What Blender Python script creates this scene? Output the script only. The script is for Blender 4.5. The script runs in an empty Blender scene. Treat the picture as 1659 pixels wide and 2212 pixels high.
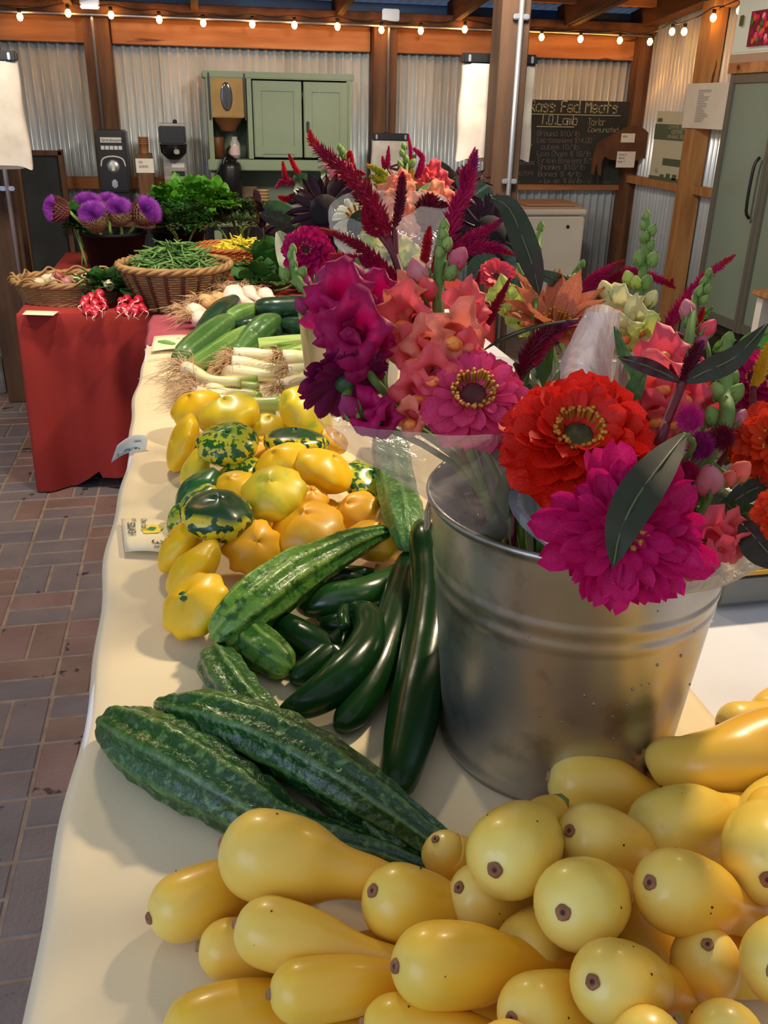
import bpy, bmesh, math, random
from mathutils import Vector, Matrix, noise
PI = math.pi
V = Vector
S = bpy.context.scene
COL = S.collection

# ------------------------------------------------------------------ camera
EYE = V((0, 0, 1.5)); FPX = 1912.0; CX, CY = 829.5, 1106.0
YAW, PITCH, ROLL = math.radians(12), math.radians(24.6), math.radians(1.2)
FW = V((math.sin(YAW)*math.cos(PITCH), math.cos(YAW)*math.cos(PITCH), -math.sin(PITCH)))
_r = V((math.cos(YAW), -math.sin(YAW), 0)); _u = _r.cross(FW)
RT = _r*math.cos(ROLL) + _u*math.sin(ROLL); UP = -_r*math.sin(ROLL) + _u*math.cos(ROLL)
cam_d = bpy.data.cameras.new('camera'); cam = bpy.data.objects.new('camera', cam_d); COL.objects.link(cam)
cam_d.sensor_fit = 'VERTICAL'; cam_d.sensor_height = 36; cam_d.lens = FPX/2212*36; cam_d.clip_start = .05; cam_d.clip_end = 100
m3 = Matrix((RT, UP, -FW)).transposed()
cam.matrix_world = Matrix.Translation(EYE) @ m3.to_4x4()
S.camera = cam

# ------------------------------------------------------------------ world, lamps, exposure
w = bpy.data.worlds.new('dusk'); S.world = w; w.use_nodes = True
w.node_tree.nodes['Background'].inputs[0].default_value = (.80, .86, 1.0, 1)
w.node_tree.nodes['Background'].inputs[1].default_value = .42
def area(name, loc, target, size, power, color, sy=None):
    d = bpy.data.lights.new(name, 'AREA'); d.energy = power; d.color = color; d.size = size
    if sy: d.shape = 'RECTANGLE'; d.size_y = sy
    o = bpy.data.objects.new(name, d); COL.objects.link(o); o.location = loc
    o.rotation_euler = (V(target)-V(loc)).to_track_quat('-Z', 'Y').to_euler(); return o
WARM = (1.0, .80, .55)
area('ceiling_lamp_front', (1.35, 1.9, 2.42), (.2, 1.0, .74), .14, 34, WARM)
area('ceiling_lamp_middle', (-.1, 2.9, 2.40), (0, 2.9, 0), .2, 18, (1, .84, .62))
area('back_wall_fill', (1.1, 3.5, 2.40), (1.2, 6.7, .9), .4, 44, (1, .89, .74))  # unseen fill light, added to brighten the back wall and hanging bags
area('left_wall_fill', (-1.0, 3.3, 2.40), (-.5, 6.7, .8), .4, 30, (1, .88, .72))  # second added fill, out of view, evens out the wall's left part
area('doorway_daylight', (-1.9, -.6, 1.75), (.3, 1.5, .8), 1.7, 14, (.50, .66, 1.0), 1.3)
S.view_settings.view_transform = 'Standard'; S.view_settings.look = 'None'
S.view_settings.exposure = 0.42; S.view_settings.gamma = 1; S.view_settings.use_curve_mapping = False

# ------------------------------------------------------------------ measuring helpers (photo pixel -> point of the place)
def ray(x, y): return FW + RT*((x-CX)/FPX) - UP*((y-CY)/FPX)
def pt(x, y, z): d = ray(x, y); return EYE + d*((z-EYE.z)/d.z)
def pY(x, y, Y): d = ray(x, y); return EYE + d*(Y/d.y)
def pX(x, y, X): d = ray(x, y); return EYE + d*(X/d.x)
def pd(x, y, k): return EYE + ray(x, y)*k
def depth(p): return (V(p)-EYE).dot(FW)
def cv(x, y, z): return (RT*x + UP*y - FW*z).normalized()     # direction: right, up, towards viewer
TZ = .74                                                        # table top height

# ------------------------------------------------------------------ materials
def hexc(r, g, b):
    f = lambda c: (c/255/12.92) if c/255 <= .04045 else ((c/255+.055)/1.055)**2.4
    return (f(r), f(g), f(b), 1)
MATS = {}
def mat(name, c, rough=.5, metal=0, c2=None, scale=8, stretch=(1, 1, 1), lo=.35, hi=.65, bump=0, bscale=40, coat=0, sss=0,
        trans=0, emit=None, estr=1, spec=.5, coord='Object', detail=3, c3=None, s3=30, l3=.6, h3=.66, sheen=0):
    if name in MATS: return MATS[name]
    m = bpy.data.materials.new(name); MATS[name] = m; m.use_nodes = True
    nt = m.node_tree; N = nt.nodes; L = nt.links; B = N['Principled BSDF']
    c = hexc(*c); B.inputs['Base Color'].default_value = c
    B.inputs['Roughness'].default_value = rough; B.inputs['Metallic'].default_value = metal
    B.inputs['Specular IOR Level'].default_value = spec
    B.inputs['Coat Weight'].default_value = coat; B.inputs['Coat Roughness'].default_value = .12
    if sheen: B.inputs['Sheen Weight'].default_value = sheen
    if sss: B.inputs['Subsurface Weight'].default_value = sss; B.inputs['Subsurface Scale'].default_value = .012
    if emit: B.inputs['Emission Color'].default_value = hexc(*emit); B.inputs['Emission Strength'].default_value = estr
    tc = N.new('ShaderNodeTexCoord'); mp = N.new('ShaderNodeMapping'); L.new(N.new('ShaderNodeNewGeometry').outputs['Position'] if coord == 'World' else tc.outputs[coord], mp.inputs[0]); mp.inputs['Scale'].default_value = stretch
    last = None
    def noise_mix(prev, colB, sc, a, b, det):
        n = N.new('ShaderNodeTexNoise'); n.inputs['Scale'].default_value = sc; n.inputs['Detail'].default_value = det; L.new(mp.outputs[0], n.inputs[0])
        r = N.new('ShaderNodeMapRange'); r.inputs[1].default_value = a; r.inputs[2].default_value = b; L.new(n.outputs[0], r.inputs[0])
        x = N.new('ShaderNodeMix'); x.data_type = 'RGBA'; L.new(r.outputs[0], x.inputs[0])
        if prev is None: x.inputs[6].default_value = c
        else: L.new(prev, x.inputs[6])
        x.inputs[7].default_value = hexc(*colB); return x.outputs[2]
    if c2: last = noise_mix(None, c2, scale, lo, hi, detail)
    if c3: last = noise_mix(last, c3, s3, l3, h3, 4)
    if last: L.new(last, B.inputs['Base Color'])
    if bump:
        n = N.new('ShaderNodeTexNoise'); n.inputs['Scale'].default_value = bscale; n.inputs['Detail'].default_value = 3; L.new(mp.outputs[0], n.inputs[0])
        bp = N.new('ShaderNodeBump'); bp.inputs['Strength'].default_value = bump; bp.inputs['Distance'].default_value = .004
        L.new(n.outputs[0], bp.inputs['Height']); L.new(bp.outputs[0], B.inputs['Normal'])
    if trans:
        t = N.new('ShaderNodeBsdfTranslucent'); mx = N.new('ShaderNodeMixShader'); mx.inputs[0].default_value = trans
        if last: L.new(last, t.inputs[0])
        else: t.inputs[0].default_value = c
        L.new(B.outputs[0], mx.inputs[1]); L.new(t.outputs[0], mx.inputs[2]); L.new(mx.outputs[0], N['Material Output'].inputs[0])
    return m
def uvmat(name, stops, vstops=None, rough=.35, coat=.3, nscale=20, ncol=None, nlo=.62, nhi=.72, sss=0, ridge=0, rcol=None, rlo=.2, rhi=.9, bump=0, bscale=60, spec=.5, uvn=(1, 1)):
    """skin: colours along the fruit (uv.x), pale lines on its ribs (uv.y), blotches"""
    if name in MATS: return MATS[name]
    m = bpy.data.materials.new(name); MATS[name] = m; m.use_nodes = True
    nt = m.node_tree; N = nt.nodes; L = nt.links; B = N['Principled BSDF']
    B.inputs['Roughness'].default_value = rough; B.inputs['Coat Weight'].default_value = coat; B.inputs['Coat Roughness'].default_value = .15; B.inputs['Specular IOR Level'].default_value = spec
    if sss: B.inputs['Subsurface Weight'].default_value = sss; B.inputs['Subsurface Scale'].default_value = .01
    tc = N.new('ShaderNodeTexCoord'); sp = N.new('ShaderNodeSeparateXYZ'); L.new(tc.outputs['UV'], sp.inputs[0])
    n = N.new('ShaderNodeTexNoise'); n.inputs['Scale'].default_value = 9; L.new(tc.outputs['Object'], n.inputs[0])
    ad = N.new('ShaderNodeMath'); ad.operation = 'MULTIPLY_ADD'; L.new(n.outputs[0], ad.inputs[0]); ad.inputs[1].default_value = .35; L.new(sp.outputs[0], ad.inputs[2])
    sb = N.new('ShaderNodeMath'); sb.operation = 'SUBTRACT'; L.new(ad.outputs[0], sb.inputs[0]); sb.inputs[1].default_value = .175
    cr = N.new('ShaderNodeValToRGB'); L.new(sb.outputs[0], cr.inputs[0]); e = cr.color_ramp.elements
    while len(e) < len(stops): e.new(.5)
    for i, (p, c) in enumerate(stops): e[i].position = p; e[i].color = hexc(*c)
    col = cr.outputs[0]
    if rcol:
        mm = N.new('ShaderNodeMath'); mm.operation = 'MULTIPLY'; L.new(sp.outputs[1], mm.inputs[0]); mm.inputs[1].default_value = ridge*2*PI
        cc = N.new('ShaderNodeMath'); cc.operation = 'COSINE'; L.new(mm.outputs[0], cc.inputs[0])
        n2 = N.new('ShaderNodeTexNoise'); n2.inputs['Scale'].default_value = 70; n2.inputs['Detail'].default_value = 3; L.new(tc.outputs['Object'], n2.inputs[0])
        a2 = N.new('ShaderNodeMath'); a2.operation = 'MULTIPLY_ADD'; L.new(n2.outputs[0], a2.inputs[0]); a2.inputs[1].default_value = 1.6; L.new(cc.outputs[0], a2.inputs[2])
        rr = N.new('ShaderNodeMapRange'); rr.inputs[1].default_value = rlo+.9; rr.inputs[2].default_value = rhi+.9; L.new(a2.outputs[0], rr.inputs[0]); 
        x = N.new('ShaderNodeMix'); x.data_type = 'RGBA'; L.new(rr.outputs[0], x.inputs[0]); L.new(col, x.inputs[6]); x.inputs[7].default_value = hexc(*rcol); col = x.outputs[2]
    if ncol:
        n3 = N.new('ShaderNodeTexNoise'); n3.inputs['Scale'].default_value = nscale; n3.inputs['Detail'].default_value = 4; L.new(tc.outputs['Object'], n3.inputs[0])
        r3 = N.new('ShaderNodeMapRange'); r3.inputs[1].default_value = nlo; r3.inputs[2].default_value = nhi; L.new(n3.outputs[0], r3.inputs[0])
        x = N.new('ShaderNodeMix'); x.data_type = 'RGBA'; L.new(r3.outputs[0], x.inputs[0]); L.new(col, x.inputs[6]); x.inputs[7].default_value = hexc(*ncol); col = x.outputs[2]
    L.new(col, B.inputs['Base Color'])
    if bump:
        nb = N.new('ShaderNodeTexNoise'); nb.inputs['Scale'].default_value = bscale; nb.inputs['Detail'].default_value = 3; L.new(tc.outputs['Object'], nb.inputs[0])
        bp = N.new('ShaderNodeBump'); bp.inputs['Strength'].default_value = bump; bp.inputs['Distance'].default_value = .004; L.new(nb.outputs[0], bp.inputs['Height']); L.new(bp.outputs[0], B.inputs['Normal'])
    return m
def film(name, col, alpha, rough=.25):
    """thin wrinkled plastic film"""
    m = bpy.data.materials.new(name); m.use_nodes = True; nt = m.node_tree; N = nt.nodes; L = nt.links
    N.remove(N['Principled BSDF'])
    tr = N.new('ShaderNodeBsdfTransparent'); di = N.new('ShaderNodeBsdfDiffuse'); tl = N.new('ShaderNodeBsdfTranslucent'); gl = N.new('ShaderNodeBsdfGlossy')
    for s in (di, tl): s.inputs[0].default_value = hexc(*col)
    gl.inputs['Roughness'].default_value = rough
    tc = N.new('ShaderNodeTexCoord'); n = N.new('ShaderNodeTexNoise'); n.inputs['Scale'].default_value = 14; n.inputs['Detail'].default_value = 4; n.inputs['Distortion'].default_value = 1.2; L.new(tc.outputs['Object'], n.inputs[0])
    bp = N.new('ShaderNodeBump'); bp.inputs['Strength'].default_value = .6; bp.inputs['Distance'].default_value = .02; L.new(n.outputs[0], bp.inputs['Height'])
    for s in (di, tl, gl): L.new(bp.outputs[0], s.inputs['Normal'])
    a = N.new('ShaderNodeMixShader'); a.inputs[0].default_value = .5; L.new(di.outputs[0], a.inputs[1]); L.new(tl.outputs[0], a.inputs[2])
    b = N.new('ShaderNodeMixShader'); b.inputs[0].default_value = .22; L.new(a.outputs[0], b.inputs[1]); L.new(gl.outputs[0], b.inputs[2])
    c = N.new('ShaderNodeMixShader'); c.inputs[0].default_value = alpha; L.new(tr.outputs[0], c.inputs[1]); L.new(b.outputs[0], c.inputs[2])
    L.new(c.outputs[0], N['Material Output'].inputs[0]); MATS[name] = m; return m

# ------------------------------------------------------------------ object helpers
def props(o, label=None, cat=None, group=None, kind=None):
    if label: o['label'] = label
    if cat: o['category'] = cat
    if group: o['group'] = group
    if kind: o['kind'] = kind
    return o
def thing(name, loc, label, cat, group=None):
    o = bpy.data.objects.new(name, None); COL.objects.link(o); o.location = loc; o.empty_display_size = .05
    return props(o, label, cat, group)
def struct(name, loc=(0, 0, 0)):
    o = bpy.data.objects.new(name, None); COL.objects.link(o); o.location = loc; o['kind'] = 'structure'; return o
def org(o):
    p = V((0, 0, 0))
    while o is not None: p += o.location; o = o.parent
    return p
def link(name, me, parent=None, mw=None):
    o = bpy.data.objects.new(name, me); COL.objects.link(o)
    if parent is not None: o.parent = parent
    if mw is not None: o.matrix_local = mw
    return o
def catmull(P, n):
    """resample tuples (any length) smoothly, n+1 samples"""
    P = [tuple(p) for p in P]; m = len(P)-1; out = []
    if m == 1: return [tuple(a+(b-a)*i/n for a, b in zip(P[0], P[1])) for i in range(n+1)]
    for i in range(n+1):
        t = i/n*m; k = min(int(t), m-1); f = t-k
        p1, p2 = P[k], P[k+1]; p0 = P[k-1] if k > 0 else tuple(2*a-b for a, b in zip(p1, p2)); p3 = P[k+2] if k < m-1 else tuple(2*b-a for a, b in zip(p1, p2))
        out.append(tuple(.5*(2*b+(c-a)*f+(2*a-5*b+4*c-d)*f*f+(3*b-a-3*c+d)*f**3) for a, b, c, d in zip(p0, p1, p2, p3)))
    return out
def basis(z, up=None):
    z = V(z).normalized(); up = V(up) if up is not None else (V((0, 0, 1)) if abs(z.z) < .95 else V((0, 1, 0)))
    x = up.cross(z).normalized(); return Matrix((x, z.cross(x), z)).transposed()
class MB:
    def __init__(s): s.v = []; s.f = []; s.uv = {}
    def add(s, vs, fs, uvs=None):
        b = len(s.v); s.v += [V(p) for p in vs]
        for i, f in enumerate(fs):
            if uvs: s.uv[len(s.f)] = uvs[i]
            s.f.append(tuple(b+j for j in f))
        return s
    def box(s, c, d, rot=None):
        c = V(c); vs = [V((x*d[0]/2, y*d[1]/2, z*d[2]/2)) for x in (-1, 1) for y in (-1, 1) for z in (-1, 1)]
        if rot is not None: vs = [rot @ p for p in vs]
        return s.add([c+p for p in vs], [(0, 1, 3, 2), (4, 6, 7, 5), (0, 4, 5, 1), (2, 3, 7, 6), (0, 2, 6, 4), (1, 5, 7, 3)])
    def bar(s, a, b, w, h, up=None):
        a, b = V(a), V(b); return s.box((a+b)/2, (w, h, (b-a).length), basis(b-a, up))
    def rbox(s, c, d, r=.01, rot=None):
        """box with bevelled edges"""
        bm = bmesh.new(); bmesh.ops.create_cube(bm, size=1)
        for q in bm.verts: q.co = V((q.co.x*d[0], q.co.y*d[1], q.co.z*d[2]))
        bmesh.ops.bevel(bm, geom=bm.edges[:], offset=min(r, min(d)*.45), segments=2, affect='EDGES')
        bm.verts.index_update(); vs = [(rot @ q.co if rot is not None else q.co)+V(c) for q in bm.verts]; fs = [[q.index for q in f.verts] for f in bm.faces]; bm.free()
        return s.add(vs, fs)
    def tube(s, P, R, ns=8, n=None, cap=True, ridges=0, ramp=0, lump=0, lsc=30, seed=0, sub=0):
        """tapering tube with uv: P points, R radii"""
        if isinstance(R, (int, float)): R = [R]*len(P)
        Q = [tuple(p)+(r,) for p, r in zip(P, R)]
        if n: Q = catmull(Q, n)
        pts = [V(q[:3]) for q in Q]; rs = [max(q[3], .0002) for q in Q]; n = len(pts)-1
        up = None; b0 = len(s.v); vs = []
        T0 = (pts[1]-pts[0]).normalized(); M = basis(T0); X = M.col[0].copy()
        for i, p in enumerate(pts):
            T = (pts[min(i+1, n)]-pts[max(i-1, 0)]).normalized(); X = (X-T*X.dot(T)).normalized(); Y = T.cross(X)
            for j in range(ns):
                a = 2*PI*j/ns; k = 1+ramp*(abs(math.cos(ridges*a/2))-.5) if ridges else 1
                d = X*math.cos(a)+Y*math.sin(a)
                if lump: k += lump*noise.noise((p+d*rs[i])*lsc+V((seed*3.1, 0, seed)))
                if sub: k += sub*noise.noise((p+d*rs[i])*lsc*4+V((seed, 0, 0)))
                vs.append(p+d*rs[i]*k)
        fs = []; uvs = []
        for i in range(n):
            for j in range(ns):
                fs.append((i*ns+j, i*ns+(j+1) % ns, (i+1)*ns+(j+1) % ns, (i+1)*ns+j))
                uvs.append(((i/n, j/ns), (i/n, (j+1)/ns), ((i+1)/n, (j+1)/ns), ((i+1)/n, j/ns)))
        if cap:
            fs.append(tuple(reversed(range(ns)))); uvs.append([(0, .5)]*ns); fs.append(tuple(n*ns+j for j in range(ns))); uvs.append([(1, .5)]*ns)
        return s.add(vs, fs, uvs)
    def lathe(s, prof, c=(0, 0, 0), ns=32, M=None, fn=None, closed=False):
        """prof [(r, z)] about +z of M; fn(a, r, z) -> (r, z)"""
        c = V(c); vs = []; n = len(prof)
        for r, z in prof:
            for j in range(ns):
                a = 2*PI*j/ns; rr, zz = fn(a, r, z) if fn else (r, z)
                p = V((rr*math.cos(a), rr*math.sin(a), zz)); vs.append(c+(M @ p if M is not None else p))
        fs = []; uvs = []
        for i in range(n-1):
            for j in range(ns):
                fs.append((i*ns+j, i*ns+(j+1) % ns, (i+1)*ns+(j+1) % ns, (i+1)*ns+j))
                uvs.append(((i/(n-1), j/ns), (i/(n-1), (j+1)/ns), ((i+1)/(n-1), (j+1)/ns), ((i+1)/(n-1), j/ns)))
        if prof[0][0] > 1e-4 and closed: fs.append(tuple(reversed(range(ns)))); uvs.append([(0, 0)]*ns)
        if prof[-1][0] > 1e-4 and closed: fs.append(tuple((n-1)*ns+j for j in range(ns))); uvs.append([(1, 0)]*ns)
        return s.add(vs, fs, uvs)
    def ball(s, c, r, M=None, ns=12, nr=8, sc=(1, 1, 1), fn=None):
        prof = [(math.sin(PI*i/nr)+1e-5, -math.cos(PI*i/nr)) for i in range(nr+1)]
        m = (M if M is not None else Matrix.Identity(3)) @ Matrix.Diagonal((r*sc[0], r*sc[1], r*sc[2])); return s.lathe(prof, c, ns, m, fn)
    def sheet(s, f, nu, nv):
        """grid surface f(u, v) -> point"""
        vs = [f(i/nu, j/nv) for i in range(nu+1) for j in range(nv+1)]; w_ = nv+1
        fs = [(i*w_+j, (i+1)*w_+j, (i+1)*w_+j+1, i*w_+j+1) for i in range(nu) for j in range(nv)]
        uvs = [((i/nu, j/nv), ((i+1)/nu, j/nv), ((i+1)/nu, (j+1)/nv), (i/nu, (j+1)/nv)) for i in range(nu) for j in range(nv)]
        return s.add(vs, fs, uvs)
    def spike(s, a, b, r, X=None):
        """three-sided thin cone"""
        a, b = V(a), V(b); M = basis(b-a); k = [a+M @ V((math.cos(t)*r, math.sin(t)*r, 0)) for t in (0, 2.09, 4.19)]
        return s.add(k+[b], [(0, 1, 3), (1, 2, 3), (2, 0, 3)])
    def mesh(s, name, m, o=V((0, 0, 0)), smooth=True):
        me = bpy.data.meshes.new(name); me.from_pydata([tuple(p-o) for p in s.v], [], s.f)
        if s.uv:
            l = me.uv_layers.new(name='uv'); dat = l.data; k = 0
            for i, f in enumerate(s.f):
                u = s.uv.get(i)
                for j in range(len(f)):
                    if u: dat[k].uv = u[j]
                    k += 1
        if smooth: me.polygons.foreach_set('use_smooth', [True]*len(me.polygons))
        if m is not None: me.materials.append(m)
        me.update(); return me
    def build(s, name, m, parent=None, smooth=False, label=None, kind=None, auto=None):
        o = link(name, s.mesh(name, m, org(parent) if parent is not None else V((0, 0, 0)), smooth or bool(auto)), parent)
        if auto:
            try: o.data.set_sharp_from_angle(angle=math.radians(auto))
            except Exception: pass
        if label: o['label'] = label
        if kind: o['kind'] = kind
        return o
    def solo(s, name, m, label, cat, group=None, smooth=False, auto=None):
        """a thing that is one mesh, origin at its base"""
        lo = min(p.z for p in s.v); c = sum(s.v, V())/len(s.v); o_ = V((c.x, c.y, lo))
        o = link(name, s.mesh(name, m, o_, smooth or bool(auto))); o.location = o_
        if auto: o.data.set_sharp_from_angle(angle=math.radians(auto))
        return props(o, label, cat, group)
# hand lettering: one-stroke letters on a 4 x 6 grid
GL = dict(zip('ABCDEFGHIKLMNOPQRSTUVWXYZ0123456789$-/.,abcdefghiklmnoprstuywI ', """002640,1232|00063645343303,3342413000|4536160501103041|00062645412000|46060040,0333|460600,0333|45361605011030414323|0006,4046,0343|2026|0006,4603,1340|060040|0006234640|00064046|100105163645413010|00063645443303|100105163645413010,2140|00063645443303,2340|4536160513334241301001|0646,2026|060110304146|062046|0610233046|0046,0640|0623,462320|06460040|100105163645413010|152620|05163645430040|05163645443323,334241301001|30360242|460604344341301001|4536160501103041423303|064610|13040516364544331302011030414233|442313040516364540|4536160513334241301001,2026|1333|0046|2021|2110|4440,4334140301103041|0600,0314344341301001|4334140301103041|4640,4334140301103041|02424334140301103041|362520,0444|44413000,4334140302113142|0600,03143440|2024|0600,4402,1240|2620|0004,03142320,23344340|0004,03143440|100103143443413010|0400,0314344341301001|0004,031434|4334140332413010|2620,0444|0401103041,4440|0422,4410|0410233044|2026|""".split('|')))
def letters(text, o, dx, dy, nrm, size, th=.1, gap=1.35, jit=.12, seed=0, lift=.0012):
    """ribbon strokes on a board: o lower-left of the line, dx/dy unit vectors of the board"""
    rg = random.Random(seed); mb = MB(); o, dx, dy, nrm = V(o), V(dx), V(dy), V(nrm); u = size/6; x = 0
    for ch in text:
        for st in GL.get(ch, '').split(','):
            P = []
            for i in range(0, len(st)-1, 2): P.append(((int(st[i])+rg.uniform(-1, 1)*jit*2)*.85, int(st[i+1])+rg.uniform(-1, 1)*jit*2))
            for a, b in zip(P, P[1:]):
                A = o+dx*((x+a[0])*u)+dy*(a[1]*u)+nrm*lift; Bp = o+dx*((x+b[0])*u)+dy*(b[1]*u)+nrm*lift
                d = Bp-A
                if d.length < 1e-5: continue
                d.normalize(); n = nrm.cross(d)*(size*th/2); e = d*(size*th*.35)
                mb.add([A-e-n, A-e+n, Bp+e+n, Bp+e-n], [(3, 2, 1, 0)])
        x += (4*gap*.85 if ch not in 'Iil. ' else 4*.8)
    return mb, x*u
def printed(name, text, o, dx, dy, nrm, size, m, parent, align='LEFT'):
    """type-set words turned to mesh"""
    c = bpy.data.curves.new(name, 'FONT'); c.body = text; c.size = size; c.align_x = align; c.resolution_u = 1
    t = bpy.data.objects.new(name, c); COL.objects.link(t)
    me = bpy.data.meshes.new_from_object(t); bpy.data.objects.remove(t)
    ml = Matrix((V(dx), V(dy), V(nrm))).transposed().to_4x4(); ml.translation = V(o)+V(nrm)*.002-org(parent)
    me.materials.append(m); return link(name, me, parent, ml)
# ================================================================== the room
YW = 6.7; XW = 3.25; XL = -3.2
wood = mat('old_wood', (122, 84, 52), .75, c2=(84, 52, 30), scale=3, stretch=(6, 6, .8), bump=.3, bscale=60, c3=(60, 36, 20), s3=2.2, l3=.66, h3=.7)
woodh = mat('beam_wood', (196, 138, 88), .7, c2=(166, 106, 60), scale=2.5, stretch=(.7, 6, 7), bump=.25, c3=(92, 48, 22), s3=2.0, l3=.68, h3=.72)
woodp = mat('pale_post', (190, 142, 86), .7, c2=(158, 108, 60), scale=3, stretch=(6, 6, .8), bump=.25, c3=(90, 55, 28), s3=2.5, l3=.68, h3=.7)
darkw = mat('dark_rafter_wood', (104, 66, 40), .8, c2=(66, 38, 22), scale=2.5, stretch=(4, .8, 6), bump=.2)
steel = mat('corrugated_steel', (216, 226, 230), .36, .35, c2=(186, 196, 200), scale=1.6, stretch=(3, 3, .5), lo=.4, hi=.7, bump=.05)
galv = mat('conduit_zinc', (186, 190, 196), .35, .8)
black = mat('black_plastic', (20, 20, 22), .4)
white = mat('white_paint', (232, 228, 218), .5)
# floor of basket-woven pavers
pv = [mat('paver_%s' % k, c, .5, c2=c2, scale=7, bump=.35, bscale=90, c3=(62, 44, 38), s3=10, l3=.655, h3=.675, spec=.6, coord='World') for k, c, c2 in
      (('rose', (140, 112, 106), (126, 98, 94)), ('grey', (124, 112, 112), (112, 102, 104)), ('brown', (134, 108, 98), (118, 94, 86)), ('slate', (118, 110, 112), (106, 98, 102)))]
sand = mat('joint_sand', (156, 136, 120), .7, c2=(132, 112, 98), scale=20, bump=.3)
floor = struct('floor')
MB().box((0, 2.6, -.0375), (6.9, 8.6, .07)).build('joint_sand', sand, floor)
def paver(lx, ly):
    bm = bmesh.new(); bmesh.ops.create_cube(bm, size=1)
    for q in bm.verts: q.co = V((q.co.x*lx, q.co.y*ly, q.co.z*.05))
    top = [e for e in bm.edges if all(q.co.z > 0 for q in e.verts)]
    bmesh.ops.bevel(bm, geom=top, offset=.004, segments=1, affect='EDGES')
    me = bpy.data.meshes.new('brick'); bm.to_mesh(me); bm.free(); return me
pmesh = {}
for k in range(4):
    for o_ in (0, 1):
        me = paver(.0935 if o_ else .1915, .1915 if o_ else .0935); me.materials.append(pv[k]); pmesh[k, o_] = me
rg = random.Random(5); near = []; far = []
for i in range(-16, 17):
    for j in range(-8, 34):
        o_ = (i+j) % 2
        for h in (-.05, .05):
            x, y = i*.2+(h if o_ else 0)+.03, j*.2+(0 if o_ else h)+.05
            if abs(x) > 3.3 or y > 6.75 or y < -1.6: continue
            vis = -1.35 < x < .05 and .35 < y < 5.6 and x < -.02 and x > -.62-.19*y
            (near if vis else far).append((x, y, o_, rg.randrange(4), rg.uniform(-.0015, .0015)))
near.sort(key=lambda b: b[1])
for k, (x, y, o_, c, dz) in enumerate(near):
    if k < 298: link('brick', pmesh[c, o_], floor, Matrix.Translation((x, y, -.025+dz)))
    else: far.append((x, y, o_, c, dz))
for c in range(4):
    mb = MB()
    for x, y, o_, cc, dz in far:
        if cc == c: mb.box((x, y, -.026+dz), (.0935 if o_ else .1915, .1915 if o_ else .0935, .05))
    mb.build('brick_field', pv[c], floor, kind='stuff')
def corrugate(name, parent, x0, x1, z0, z1, m, along, pitch=.058, amp=.015, at=0.):
    n = max(2, int(round((x1-x0)/pitch*8))); mb = MB(); vs = []
    for i in range(n+1):
        x = x0+(x1-x0)*i/n; d = amp*math.cos(x/pitch*2*PI)
        for z in (z0, z1): vs.append((x, at+d, z) if along == 'x' else (at+d, x, z))
    mb.add(vs, [(2*i, 2*i+2, 2*i+3, 2*i+1) for i in range(n)])
    o = mb.build(name, m, parent, smooth=True); sol = o.modifiers.new('t', 'SOLIDIFY'); sol.thickness = .0012; return o
wb = struct('wall_back', (0, YW, 0))
x = XL
while x < XW: corrugate('corrugated_sheet', wb, x, min(x+.638, XW+.02), 0, 2.05, steel, 'x', at=YW+.02+(.0 if int(round((x-XL)/.638)) % 2 else .003)); x += .638-.029
wr = struct('wall_right', (XW, 0, 0))
y = -1.3
while y < YW: corrugate('corrugated_sheet', wr, y, min(y+.638, YW), 0, 2.06+(YW-y)*.105, steel, 'y', pitch=.05, at=XW+.02+(.0 if int(round((y+1.3)/.638)) % 2 else .003)); y += .638-.025
wl = struct('wall_left', (XL, 0, 0))
for k in range(16): MB().rbox((XL-.02, 3.9+k*.18, 1.15), (.025, .174, 2.5), .004).build('plank', wood, wl, smooth=False)
# frame timbers of the walls
def beam(name, a, b, w_, h, m, up=(0, 0, 1)): o = MB().bar(a, b, w_, h, up); q = o.build(name, m); bv = q.modifiers.new('b', 'BEVEL'); bv.width = .004; q['kind'] = 'structure'; return q
zb0, zb1 = 1.835, 1.935
posts = [pY(218, 160, YW-.09).x, pY(828, 180, YW-.09).x, pY(1385, 250, YW-.09).x, -2.9]
def brd(name, x0, x1, z0, z1, yy, th=.04, m=woodh, parent=None):
    q = MB().box(((x0+x1)/2, yy, (z0+z1)/2), (x1-x0, th, z1-z0)).build(name, m, parent)
    if parent is None: q['kind'] = 'structure'
    b = q.modifiers.new('b', 'BEVEL'); b.width = .004; return q
xs = sorted(posts); hw = .085
for k in range(len(xs)-1):
    brd('trim_1', xs[k]+hw, xs[k+1]-hw, zb0, zb1+.05, YW-.03)
for a, b in ((XL, xs[1]-hw), (xs[1]+hw, xs[2]-hw), (xs[2]+hw, xs[3]-hw)):
    brd('trim_2', a, b, .955, 1.032, YW-.04, .06)
for k, xx in enumerate(xs):
    wx = .16 if k < 3 else .2
    brd('trim_3', xx-wx/2, xx+wx/2, 0, 2.06, YW-.085, .14, wood)
brd('trim_4', XL, XW, 1.985, 2.062, YW-.11, .20, darkw)                       # dark top plate
MB().tube([(XL, YW-.225, 1.982), (XW-.05, YW-.225, 1.982)], .008, 8).build('trim_9', galv, smooth=True)['kind'] = 'structure'
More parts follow.
